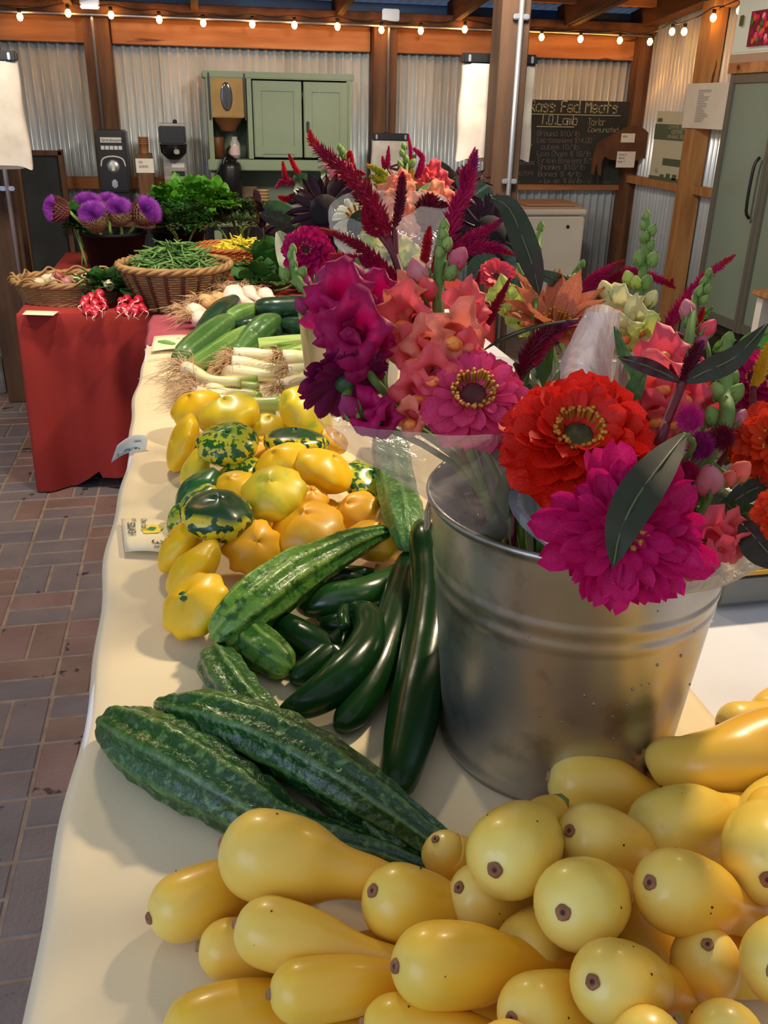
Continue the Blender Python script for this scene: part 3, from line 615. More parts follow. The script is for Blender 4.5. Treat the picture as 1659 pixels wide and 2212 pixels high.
hd = mat('header_panel', (176, 178, 164), .5, emit=(190, 186, 164), estr=.25)
hz0 = pX(1590, 118, xf-.03).z
MB().rbox(((xf+XW)/2-.03, (fy0+fy1)/2, hz0+.2), (XW-xf, fy1-fy0+.02, .4), .01).build('lit_header', hd, t)
MB().box((xf-.02, (fy0+fy1)/2, hz0-.02), (.03, fy1-fy0, .04)).build('header_rail', galv, t)
MB().box((xf-.02, (fy0+fy1)/2, hz0-.065), (.03, fy1-fy0, .05)).build('door_head_trim', woodh, t)
dh = hz0-.09; dz = fb+.06; gl = mat('fridge_glass', (150, 166, 148), .10, spec=.8, metal=0)
for N_ in (gl,):
    nt = N_.node_tree; tr = nt.nodes.new('ShaderNodeBsdfTransparent'); mx = nt.nodes.new('ShaderNodeMixShader'); mx.inputs[0].default_value = .62
    nt.links.new(tr.outputs[0], mx.inputs[1]); nt.links.new(nt.nodes['Principled BSDF'].outputs[0], mx.inputs[2]); nt.links.new(mx.outputs[0], nt.nodes['Material Output'].inputs[0])
ym_ = pX(1600, 690, xf).y
for y0_, y1_ in ((ym_, fy1-.01), (fy0+.01, ym_)):
    d = MB().box((xf, y1_-.02, (dh+dz)/2), (.04, .035, dh-dz)).build('door_frame', fr, t)
    MB().box((xf, y0_+.015, (dh+dz)/2), (.04, .028, dh-dz)).build('frame_stile', fr, d)
    for zz in (dh-.02, dz+.03): MB().box((xf, (y0_+y1_)/2, zz), (.034, y1_-y0_-.06, .05)).build('frame_rail', fr, d)
    MB().box((xf, (y0_+y1_)/2, (dh+dz)/2), (.006, y1_-y0_-.05, dh-dz-.08)).build('glass_pane', gl, d)
    MB().tube([(xf-.03, y0_+.05, 1.0), (xf-.055, y0_+.05, 1.05), (xf-.055, y0_+.05, 1.25), (xf-.03, y0_+.05, 1.3)], .008, 6, n=10).build('door_handle', black, d, smooth=True)
inn = mat('shelf_wire', (190, 190, 170), .5)
for zz in (.75, 1.05, 1.35, 1.65): MB().box(((xf+XW)/2, (fy0+fy1)/2, zz), (.22, fy1-fy0-.1, .012)).build('shelf', inn, t)
rg = random.Random(9)
for zz in (.758, 1.058, 1.358):
    for k in range(5):
        yk = fy1-.14-k*.2; kind = rg.choice((('milk_carton', (216, 210, 190)), ('juice_bottle', (150, 120, 60)), ('egg_box', (150, 140, 120))))
        MB().rbox(((xf+XW)/2, yk, zz+.07), (.09, .09+.02*rg.random(), .14), .015).solo(kind[0], mat(kind[0]+'_skin', kind[1], .5), 'food package on a shelf behind the glass fridge doors', 'food package', 'packages inside the fridge', smooth=True)
# flower picture of the header
a, b = pX(1632, 25, xf-.035), pX(1659, 98, xf-.035)
pc = MB().box((xf-.05, a.y-.14, (a.z+b.z)/2), (.008, .28, a.z-b.z)).build('flower_picture', mat('picture_backing', (120, 20, 50), .5), t)
for k in range(46):
    c = rg.choice(((206, 40, 84), (230, 80, 120), (226, 90, 50), (150, 20, 70), (60, 120, 40), (240, 150, 160)))
    MB().ball((xf-.056, a.y-.015-rg.random()*.25, b.z+.015+rg.random()*(a.z-b.z-.03)), .016, None, 9, 4, (.15, 1, 1)).build('printed_blossom', mat('bl%d' % c[1], c, .5), pc, smooth=True)
p = pX(1606, 45, xf-.04); MB().rbox((xf-.05, p.y, p.z), (.01, .03, .05), .003).build('header_emblem', mat('emblem', (96, 84, 50), .5), t)
# low white shelf unit in front of the fridge
a = pY(1624, 630, 3.55); b = pY(1680, 636, 3.3)
t = thing('white_side_table', (b.x+.05, 3.3, 0), 'white side table with a pale wooden top at the right edge', 'side table')
MB().rbox((a.x+.3, 3.3, a.z), (.6, .5, .025), .004).build('top', woodp, t)
for xx_ in (a.x+.05, a.x+.55):
    for yy_ in (3.08, 3.52): MB().box((xx_, yy_, (a.z-.012)/2), (.045, .045, a.z-.012)).build('leg', white, t)
MB().box((a.x+.3, 3.08, a.z-.05), (.5, .03, .07)).build('apron', white, t)
# ================================================================== tables and cloths
def per(s, x0, x1, y0, y1, off, rc=.03):
    """point on the rounded outline of a rectangle, s in 0..1, and its outward normal"""
    w_, h_ = x1-x0, y1-y0; P = 2*(w_+h_); d = (s % 1)*P
    if d < w_: p, n = V((x0+d, y0, 0)), V((0, -1, 0)); e = min(d, w_-d)
    elif d < w_+h_: p, n = V((x1, y0+d-w_, 0)), V((1, 0, 0)); e = min(d-w_, w_+h_-d)
    elif d < 2*w_+h_: p, n = V((x1-(d-w_-h_), y1, 0)), V((0, 1, 0)); e = min(d-w_-h_, 2*w_+h_-d)
    else: p, n = V((x0, y1-(d-2*w_-h_), 0)), V((-1, 0, 0)); e = min(d-2*w_-h_, P-d)
    c = V(((x0+x1)/2, (y0+y1)/2, 0)); 
    if e < .04:
        sx = 1 if p.x > c.x else -1; sy = 1 if p.y > c.y else -1; k = .5*(1-e/.04); n = (n*(1-k)+V((sx, sy, 0))*k*.7).normalized()
    return p, n
def cloth_over(name, x0, x1, y0, y1, z, drop, flare, m, label, n=420, rows=16):
    vs = []; N = n
    prof = [(-.012, 0), (-.004, -.0008), (0, -.005)]
    for k in range(N):
        p, nn = per(k/N, x0, x1, y0, y1, 0)
        col = [p+nn*o_+V((0, 0, z+dz)) for o_, dz in prof]
        D = drop(p, nn)
        for r in range(1, rows+1):
            v = r/rows; o_ = flare(p, nn, v); col.append(p+nn*o_+V((0, 0, z-.005-(D-.005)*v)))
        vs.append(col)
    R = len(vs[0]); mb = MB(); mb.add([vs[k][r] for k in range(N) for r in range(R)],
        [(k*R+r, k*R+r+1, ((k+1) % N)*R+r+1, ((k+1) % N)*R+r) for k in range(N) for r in range(R-1)]+[tuple(k*R for k in range(N))])
    o = mb.solo(name, m, label, 'tablecloth', smooth=True)
    bm = bmesh.new(); bm.from_mesh(o.data); bmesh.ops.recalc_face_normals(bm, faces=bm.faces); bm.to_mesh(o.data); bm.free(); return o
def folding_table(x0, x1, y0, y1, z, label, m):
    t = thing('folding_table', ((x0+x1)/2, (y0+y1)/2, 0), label, 'table')
    MB().rbox(((x0+x1)/2, (y0+y1)/2, z-.02), (x1-x0, y1-y0, .035), .006).build('tabletop', m, t)
    for xx in (x0+.1, x1-.1):
        for yy in (y0+.08, y1-.08):
            l = MB().tube([(xx, yy, 0.012), (xx, yy, z-.03)], .016, 10).build('leg', mat('leg_metal', (70, 72, 76), .4, .6), t, smooth=True)
            MB().tube([(xx, yy, 0), (xx, yy, .04)], .02, 10).build('foot_cap', black, l, smooth=True)
    return t
tt = mat('table_laminate', (150, 140, 124), .6)
FX0, FX1 = -.188, 1.02
folding_table(FX0+.01, FX1-.01, .42, 1.98, TZ-.008, 'folding table under the squash and the flower bucket', tt)
folding_table(FX0+.01, FX1-.01, 2.04, 3.56, TZ-.008, 'folding table under the zucchini end of the white cloth', tt)
wcl = mat('white_linen', (226, 226, 230), .85, c2=(218, 218, 222), scale=5, bump=.15, bscale=300, sheen=.2)
ccl = mat('cream_linen', (236, 220, 182), .88, c2=(230, 212, 172), scale=3, bump=.10, bscale=420, sheen=.2)
def wf(p, n, v):
    side = n.x < -.5
    o_ = .012*v+.014*v*math.sin(p.y*9+p.x*7)+.008*v*math.sin(p.y*23+1)
    if side: o_ += .035*v+max(0, 1.0-p.y)*.07*v**.6+.012*math.sin(PI*v)*(p.y > 2)
    return max(o_, .002)
cloth_over('white_tablecloth', FX0, FX1, .40, 3.585, TZ-.002, lambda p, n: .50+.04*math.sin(p.y*5), wf, wcl, 'white tablecloth draped over the front tables', n=520)
# cream runner over the left part of the front table
def runner(name, x0, x1, y0, y1, z, hang, m, label, cat='table runner', seed=0):
    mb = MB(); W = x1-x0
    def f(u, v):
        y = y0+(y1-y0)*u; s_ = v*(W+hang); h = .0022*noise.noise(V((s_*5+seed, y*4, 0)))+.0012*noise.noise(V((s_*16, y*13, 4)))
        wob = .006*math.sin(y*7)+.003*math.sin(y*19+1)
        if s_ < W: return V((x1-s_+wob*v, y+.006*math.sin(s_*11+u*3), z+.002+h))
        q = (s_-W); return V((x0+wob-min(q, .006)-.03*q, y, z+.0015-q+.002))
    mb.sheet(f, int((y1-y0)*60), 44)
    o = mb.solo(name, m, label, cat, smooth=True); so = o.modifiers.new('t', 'SOLIDIFY'); so.thickness = .0012; so.offset = 1; return o
runner('cream_table_cover', FX0-.001, .66, .41, 3.08, TZ-.001, .012, ccl, 'cream linen cover spread on the left half of the front table', 'table cover')
rose = mat('rose_cloth', (170, 78, 92), .9, c2=(158, 70, 84), scale=4, bump=.2, bscale=200)
runner('rose_table_cover', FX0+.004, .75, 3.10, 3.58, TZ-.001, .015, rose, 'dusty rose cloth at the far end of the front table', 'table cover', 3)
# red table
RX0, RX1, RY0, RY1 = -.70, 1.25, 3.66, 5.25
folding_table(RX0+.02, RX1-.02, RY0+.03, RY1-.03, TZ-.006, 'folding table under the red tablecloth', tt)
redc = mat('red_cloth', (158, 42, 36), .9, c2=(146, 38, 32), scale=3, bump=.1, bscale=350)
def rdrop(p, n):
    k = p.x-RX0
    d = .695+.015*math.sin(k*9+1)
    if k < .14: d = .735
    elif k < .24: d = .735-.07*(k-.14)/.10
    return d
def rflare(p, n, v):
    k = p.x-RX0
    if n.y < -.5: return .004+.03*v+(.030*math.sin(k*19+2.2)+.012*math.sin(k*43)+.014*math.sin(k*11+v*2))*v**.7*min(1, k*6+.2)
    return .004+.012*v+.012*v*math.sin(p.y*14)
cloth_over('red_tablecloth', RX0, RX1, RY0, RY1, TZ+.002, rdrop, rflare, redc, 'brick red tablecloth hanging almost to the floor', n=620)
RZ = TZ+.003
# ------------------------------------------------------------------ price cards
card = mat('card_stock', (236, 228, 196), .8, c2=(228, 218, 182), scale=14)
cardw = mat('card_white', (236, 238, 232), .8)
def flat_card(name, quad, z, m, label, th=.0015, bend=0):
    """card lying on a cloth, quad in photo pixels (four corners), optionally curling"""
    P = [pt(x, y, z) for x, y in quad]; mb = MB()
    f = lambda u, v: (P[0].lerp(P[1], u)).lerp(P[3].lerp(P[2], u), v)+V((0, 0, bend*math.sin(PI*u)))
    mb.sheet(f, 8, 4); o = mb.solo(name, m, label, 'price card', smooth=True); s_ = o.modifiers.new('t', 'SOLIDIFY'); s_.thickness = th; s_.offset = -1; return o, P, f
def card_words(o, P, f, u, v, size, text, m, flip=1, sd=0, th=.12):
    a = P[1]-P[0]; b = P[0]-P[3]; n = a.cross(b).normalized(); n = -n if n.dot(EYE-P[0]) < 0 else n; la, lb_ = a.length, b.length
    mb, w1 = letters(text, (0, 0, 0), (1, 0, 0), (0, 1, 0), (0, 0, 1), size, th, 1.15, seed=sd)
    mb.v = [(f(u+p.x/la, v-p.y/lb_) if flip == 1 else f(u+p.y/la, v+p.x/lb_))+n*.0034 for p in mb.v]
    mb.build('handwriting', m, o)
cg = mat('crayon_green', (112, 170, 72), .8); cy = mat('crayon_yellow', (232, 206, 70), .8); cdg = mat('crayon_dark_green', (24, 132, 72), .8); ik = mat('pen_black', (50, 52, 60), .8); ibl = mat('pen_green', (50, 104, 92), .8)
o, P, f = flat_card('price_card', [(262, 1122), (372, 1128), (372, 1197), (270, 1192)], TZ+.012, card, 'price card reading squash beside the pattypan pile, with a crayon squash', bend=.004)
card_words(o, P, f, .12, .16, .015, 'SQUASH', ik, 2, 1); card_words(o, P, f, .40, .05, .011, 'One ball', ik, 2, 2); card_words(o, P, f, .22, .04, .009, 'of', ik, 2, 3)
card_words(o, P, f, .60, .70, .022, '3', ik, 2, 4); card_words(o, P, f, .64, .84, .012, 'lb', ik, 2, 4)
c_ = f(.60, .36)
q = MB().lathe([(.0005, .0034), (.020, .0030)], c_, 16, fn=lambda a, r, z: (r*(1+.12*math.sin(5*a)), z)).build('crayon_squash', cy, o)
MB().lathe([(.0005, .0042), (.008, .0040)], c_, 12, fn=lambda a, r, z: (r*(1+.15*math.sin(4*a)), z)).build('crayon_stem', cdg, o)
# curled card leaning off the table edge
P4 = [pt(253, 962, .76), pt(321, 941, .775), pt(314, 978, .735), pt(240, 999, .70)]
mb = MB(); ff = lambda u, v: (P4[0].lerp(P4[1], u)).lerp(P4[3].lerp(P4[2], u), v)+V((0, 0, .012*math.sin(PI*u)))
mb.sheet(ff, 10, 4); o = mb.solo('price_card', cardw, 'white curled price card sticking out over the table edge', 'price card', smooth=True); s_ = o.modifiers.new('t', 'SOLIDIFY'); s_.thickness = .001
card_words(o, P4, ff, .12, .80, .012, '1.75/lb', ibl, 1, 3, .16); card_words(o, P4, ff, .60, .35, .010, 'ea.', ibl, 1, 5)
o, P, f = flat_card('price_card', [(333, 727), (428, 724), (412, 752), (325, 760)], TZ+.012, card, 'cream price card with a green crayon zucchini by the zucchini pile', bend=.003)
a_, b_ = f(.15, .45), f(.55, .75); MB().tube([a_+V((0, 0, .001)), (a_+b_)/2+V((0, 0, .0015)), b_+V((0, 0, .001))], [.006, .012, .008], 8, n=8).build('crayon_zucchini', cg, o, smooth=True)
card_words(o, P, f, .55, .35, .018, 'Zucchini', ik, 1, 3, .08)
o, P, f = flat_card('price_card', [(56, 671), (127, 673), (115, 682), (48, 680)], RZ+.004, card, 'blank looking cream card on the red cloth before the oval basket')
# ------------------------------------------------------------------ baskets
wk = mat('wicker_brown', (162, 112, 62), .6, c2=(128, 84, 44), scale=14, bump=.2); wkd = mat('wicker_dark', (92, 52, 30), .6, c2=(72, 40, 24), scale=14)
wkl = mat('wicker_grey', (168, 132, 84), .6, c2=(140, 104, 62), scale=14, bump=.2); wko = mat('wicker_orange', (196, 120, 52), .6, c2=(172, 100, 44), scale=12, bump=.2)
def basket(name, c, a, b, a0, b0, h, m, m2, label, rows=12, stakes=22, rim=.012, band=False, flare=1.0, rot=0., zig=False):
    t = thing(name, c, label, 'basket'); c = V(c); ca, sa = math.cos(rot), math.sin(rot)
    def E(ang, v, off=0, z=None):
        q = v**flare; ra, rb = a0+(a-a0)*q+off, b0+(b-b0)*q+off; x, y = ra*math.cos(ang), rb*math.sin(ang)
        return c+V((x*ca-y*sa, x*sa+y*ca, h*v if z is None else z))
    MB().lathe([(.001, .004), (1, .004)], c, 32, Matrix.Diagonal((a0, b0, 1))).build('bottom', m, t)
    n = stakes*4; rs = h/rows*.52; mb = MB(); mw = MB()
    for r in range(rows):
        v = (r+.5)/rows; ph = r % 2
        P = [E(2*PI*k/n, v, (.4 if band else .55)*rs*math.cos(PI*(k/2+ph))) for k in range(n+1)]
        mb.tube(P, rs*1.02, 5, cap=False)
    mb.build('weaving', m, t, smooth=True, kind='stuff')
    inner = MB(); inner.sheet(lambda u, v: E(2*PI*u, v, -rs*1.2), 48, 4); inner.build('lining', m, t, smooth=True)
    for k in range(stakes):
        ang = 2*PI*(k+.5)/stakes
        if band: MB().tube([E(ang+.0, v, rs*.7) for v in (0, .3, .6, 1)], rs*1.5, 5).build('stake', m2, t, smooth=True)
        elif k % 2: MB().tube([E(ang, v, rs*.2) for v in (0, .5, 1)], rs*.9, 5).build('stake', m2, t, smooth=True)
    for z, rr in ((1.0, rim), (0.04, rim*.7)):
        rp = MB()
        for s_ in range(3):
            P = [E(2*PI*k/120, z)+V((0, 0, 0))+((E(2*PI*k/120, z, 1)-E(2*PI*k/120, z)).normalized()*math.cos(k*.55+s_*2.09)+V((0, 0, math.sin(k*.55+s_*2.09))))*rr*.5 for k in range(121)]
            rp.tube(P, rr*.62, 5, cap=False)
        rp.build('rim' if z == 1 else 'base_coil', m, t, smooth=True)
    if zig:
        P = [E(2*PI*k/90, 1)+V((0, 0, .012+.014*math.sin(k*.9)))+(E(2*PI*k/90, 1, 1)-E(2*PI*k/90, 1)).normalized()*(.014*math.cos(k*.9)) for k in range(91)]
        MB().tube(P, .005, 5, cap=False).build('wrapped_cane', m, t, smooth=True)
    return t, E
def base_at(px_, py_, z, dy): p = pt(px_, py_, z); return V((p.x, p.y+dy, z))
c1 = base_at(152, 664, RZ, .165); k1 = depth(c1)/FPX
basket('oval_basket', c1, 122*k1, .17, 100*k1, .14, .083, wkl, wkl, 'wide oval wicker basket of onions on the red table', 10, 26, .013, zig=True)
c2_ = base_at(383, 674, RZ, .135); k2 = depth(c2_)/FPX; 
b2, E2 = basket('round_basket', c2_, 116*k2, .215, 78*k2, .14, .165, wkl, wkd, 'round brown wicker basket heaped with green beans', 17, 20, .015, band=True)
c3_ = base_at(508, 596, RZ, .14); k3 = depth(c3_)/FPX
basket('shallow_basket', c3_, 82*k3, .18, 66*k3, .14, .12, wko, wko, 'orange-tan basket of yellow wax beans behind the green beans', 14, 26, .010)
# beans
gbm = [mat('bean_green_%s' % n, c, .45, c2=c2, scale=20) for n, c, c2 in (('mid', (88, 130, 60), (72, 112, 48)), ('pale', (116, 152, 84), (92, 130, 62)), ('deep', (58, 100, 42), (48, 84, 36)))]
ybm = mat('bean_yellow', (232, 216, 62), .45, c2=(214, 196, 52), scale=20)
def bean_mesh(L, bend, m, r=.0042):
    mb = MB(); P = [(L*(t-.5), bend*math.cos(PI*(t-.5))-bend*.5, .004*math.sin(t*5)) for t in (0, .1, .3, .5, .7, .9, 1)]
    mb.tube(P, [.0008, r*.8, r, r*1.05, r, r*.8, .0006], 6, n=9); return mb.mesh('bean', m)
protos = [bean_mesh(.12, .012, gbm[0]), bean_mesh(.135, .022, gbm[1]), bean_mesh(.11, -.014, gbm[2]), bean_mesh(.14, .005, gbm[0]), bean_mesh(.12, .03, gbm[1])]
rg = random.Random(11)
def pile(name, c, ra, rb, z0, hh, n, ms, label, group, cat):
    for k in range(n):
        r = math.sqrt(rg.random()); a = rg.uniform(0, 2*PI); x, y = ra*r*math.cos(a), rb*r*math.sin(a)
        z = z0+hh*(1-r**2.2)*rg.uniform(.82, 1.0)+rg.uniform(-.006, .004)
        o = link(name, rg.choice(ms)); o.location = (c.x+x, c.y+y, z)
        M = Matrix.Rotation(rg.uniform(0, 2*PI), 3, 'Z') @ Matrix.Rotation(rg.gauss(0, .3), 3, 'Y') @ Matrix.Rotation(rg.uniform(0, 6), 3, 'X'); o.rotation_euler = M.to_euler()
        props(o, label, cat, group)
pile('green_bean', c2_, 92*k2, .155, RZ+.125, .115, 230, protos, 'green bean in the heap of the round wicker basket', 'green beans in the round basket', 'green bean')
MB().lathe([(1, 0), (.9, .03), (.6, .07), (.001, .085)], (c2_.x, c2_.y, RZ+.11), 24, Matrix.Diagonal((88*k2, .15, 1))).build('bean_heap', gbm[2], b2, smooth=True, kind='stuff')
yp = [bean_mesh(.11, .01, ybm, .0048), bean_mesh(.10, .02, ybm, .0048), bean_mesh(.12, -.01, ybm, .0048)]
pile('wax_bean', c3_+V((.05, -.02, 0)), 56*k3, .13, RZ+.085, .07, 120, yp, 'yellow wax bean in the orange-tan basket', 'wax beans in the tan basket', 'wax bean')
# onions in the oval basket
rg = random.Random(4)
oc = [((216, 196, 150), 'pale yellow'), ((196, 130, 130), 'pinkish'), ((224, 210, 176), 'cream'), ((150, 70, 66), 'red-brown'), ((222, 166, 80), 'golden')]
ons = [(85, 612, 2), (100, 604, 2), (112, 611, 2), (146, 611, 1), (170, 607, 0), (186, 604, 0), (197, 612, 0), (210, 608, 3), (226, 605, 1), (240, 604, 2), (128, 600, 3), (250, 600, 4), (262, 604, 4), (236, 616, 2)]
wh = ['leftmost small', 'second small', 'third small', 'left pinkish', 'large middle', 'middle back', 'middle front', 'dark right', 'right pinkish', 'right white', 'back dark', 'upper golden', 'rightmost golden', 'lower right white']
for (x, y, ci), nm in zip(ons, wh):
    p = pt(x, y, RZ+.088); r = .023 if ci != 0 else .026
    om = mat('onion_%d' % ci, oc[ci][0], .4, c2=tuple(int(v*.86) for v in oc[ci][0]), scale=10, stretch=(1, 1, .2))
    t = thing('onion', p, '%s %s onion in the oval basket' % (nm, oc[ci][1]) if oc[ci][1] not in nm and nm.split()[-1] not in ('golden', 'pinkish') else '%s onion in the oval basket' % nm, 'onion', 'onions in the oval basket')
    M = basis((rg.uniform(-1, 1), rg.uniform(-1, .5), rg.uniform(.2, 1)))
    MB().lathe([(.001, -r), (r*.7, -r*.75), (r, -.1*r), (r*.85, r*.55), (r*.35, r*.95), (r*.13, r*1.3), (.001, r*1.5)], p, 14, M).build('bulb', om, t, smooth=True)
    rt = MB()
    for k in range(6): rt.spike(p+M @ V((0, 0, -r*.95)), p+M @ V((rg.uniform(-1, 1)*r*.5, rg.uniform(-1, 1)*r*.5, -r*1.4)), .0012)
    rt.build('root_hairs', om, t)
# ------------------------------------------------------------------ leafy greens
def ruffle_leaf(mb, base, d, L, W, curl=.3, ruf=.12, seed=0, nu=6, nv=4):
    M = basis(d, V((0, 0, 1)) if abs(V(d).normalized().z) < .9 else V((0, 1, 0))); n1 = noise.noise
    def f(u, v):
        s_ = (v-.5)*2; wd = W*math.sin(PI*min(1, .12+u*.88))**.8; z = L*u
        q = V((s_*wd, curl*L*u*u*-1+ruf*W*math.sin(u*17+seed+s_*3)*abs(s_)+abs(s_)*W*.15, z)); return V(base)+M @ q
    mb.sheet(f, nu, nv)
def leafball(name, parent, c, rad, n, L, W, m, seed=0, up=.5, ruf=.3, kind='stuff'):
    rg = random.Random(seed); mb = MB()
    for k in range(n):
        a, z = rg.uniform(0, 2*PI), rg.uniform(-.2, 1); s_ = math.sqrt(max(0, 1-z*z)); d = V((s_*math.cos(a), s_*math.sin(a), z+up)).normalized()
        b = V(c)+V((d.x*rad[0], d.y*rad[1], d.z*rad[2]))*rg.uniform(.55, 1)
        ruffle_leaf(mb, b, d+V((rg.gauss(0, .4), rg.gauss(0, .4), rg.gauss(0, .3))), L*rg.uniform(.6, 1.1), W*rg.uniform(.6, 1.1), .25, ruf, rg.uniform(0, 9))
    return mb.build(name, m, parent, smooth=True, kind=kind)
pars = mat('parsley_leaf', (110, 180, 50), .5, c2=(70, 140, 34), scale=9, trans=.25); darkg = mat('dark_leaf', (60, 110, 46), .5, c2=(38, 78, 30), scale=9, trans=.2); kale = mat('kale_leaf', (70, 100, 58), .6, c2=(40, 66, 34), scale=12, trans=.15); purp = mat('purple_basil_leaf', (58, 26, 42), .5, c2=(38, 18, 28), scale=10, trans=.1); herb = mat('herb_leaf', (112, 138, 82), .6, c2=(70, 96, 48), scale=14, trans=.15)
def greens(name, label, c, rad, n, L, W, m, seed, stems=8, cat='leafy greens', ruf=.3, up=.5, stalk=None):
    c = V(c); t = thing(name, (c.x, c.y, RZ), label, cat); leafball('leaves', t, c, rad, n, L, W, m, seed, up, ruf); rg = random.Random(seed+50)
    zb = stalk if stalk is not None else RZ+.004
    for k in range(stems):
        a = rg.uniform(0, 6.28); e = c+V((math.cos(a)*rad[0]*.6, math.sin(a)*rad[1]*.6, rad[2]*.3))
        MB().tube([(c.x+rg.uniform(-.02, .02), c.y+rg.uniform(-.02, .02), zb), (c+e)/2-V((0, 0, rad[2]*.3)), e], [.004, .0035, .002], 6, n=6).build('stalk', mat('stalk_green', (128, 164, 84), .5), t, smooth=True)
    return t
def at(px_, py_, Y): return pY(px_, py_, Y)
# buckets for the greens on the red table
bkm = mat('bucket_black', (9, 9, 10), .6, spec=.2)
def tub(name, c, r0, r1, h, m, label, cat='bucket', parent=None):
    c = V(c); t = thing(name, c, label, cat)
    MB().lathe([(.001, 0), (r0, 0), (r1, h), (r1+.006, h), (r1+.006, h-.015), (r1+.002, h-.016)], c, 32).build('wall', m, t, smooth=True)
    MB().lathe([(r1-.003, h-.002), (r0-.004, .006), (.001, .006)], c, 32).build('inside', m, t, smooth=True); return t
bb = V((pY(252, 575, 4.72).x, 4.72, RZ)); bh = pY(252, 505, 4.60).z-RZ
tub('black_bucket', bb, .125, .158, bh, bkm, 'black plastic bucket holding the purple thistles')
b2_ = V((pY(385, 500, 4.98).x, 5.03, RZ)); tub('black_bucket', b2_, .11, .14, bh*.8, bkm, 'black bucket of bright parsley beside the thistles')
pc_ = at(400, 440, 5.0); greens('parsley_bunch', 'bright green parsley fanning behind the thistle bucket', (pc_.x+.03, 5.0, pc_.z-.04), (.25, .14, .13), 300, .075, .032, pars, 1, 10, stalk=RZ+.02)
pc_ = at(395, 490, 4.85); greens('parsley_bunch', 'darker parsley hanging between the thistle bucket and green beans', (pc_.x, 4.82, pc_.z-.02), (.15, .10, .12), 150, .07, .03, darkg, 2, 6)
pc_ = at(172, 505, 4.68); greens('parsley_bunch', 'parsley sprigs hanging at the left of the thistle bucket', (pc_.x, 4.70, pc_.z), (.06, .05, .13), 80, .055, .028, mat('parsley_mid', (60, 112, 44), .5, c2=(36, 80, 30), scale=9, trans=.2), 3, 4)
pc_ = at(500, 480, 5.1); greens('herb_bunch', 'grey-green bushy herbs behind the tan basket', (pc_.x, 5.1, pc_.z-.03), (.22, .10, .07), 330, .035, .010, herb, 4, 10, ruf=.2)
pc_ = at(520, 462, 5.25); greens('kale_bunch', 'dark curly kale below the green hutch', (pc_.x, 5.2, pc_.z-.02), (.20, .10, .08), 240, .05, .03, kale, 5, 8, ruf=.5)
pc_ = at(580, 600, 4.15); greens('chard_bunch', 'broad green leaf bunch between tan basket and white bulbs', (pc_.x, 4.15, pc_.z), (.12, .08, .07), 30, .13, .06, mat('chard_leaf', (58, 104, 42), .5, c2=(38, 78, 30), scale=8, trans=.25), 6, 8, ruf=.15)
pc_ = at(590, 620, 4.0); greens('chard_bunch', 'leafy radish greens lying behind the white bulbs', (pc_.x, 4.0, pc_.z), (.18, .08, .05), 36, .10, .045, darkg, 7, 6, ruf=.15)
pc_ = at(572, 520, 4.2)
t = thing('basil_stem', (pc_.x, 4.2, RZ), 'dark purple basil stem standing beside the tan basket', 'basil')
tp = at(560, 440, 4.25); MB().tube([(pc_.x+.02, 4.2, RZ), pc_, tp], [.006, .005, .003], 6, n=8).build('stem', purp, t, smooth=True)
rg = random.Random(8)
for k in range(30):
    f_ = k/29; b = V((pc_.x+.02, 4.2, RZ+.06)).lerp(tp, f_); mb = MB(); ruffle_leaf(mb, b, (rg.uniform(-1, 1), rg.uniform(-1, .6), rg.uniform(.2, 1.3)), .07+.03*math.sin(PI*f_), .018, .2, .1, k); mb.build('leaf', purp, t, smooth=True)
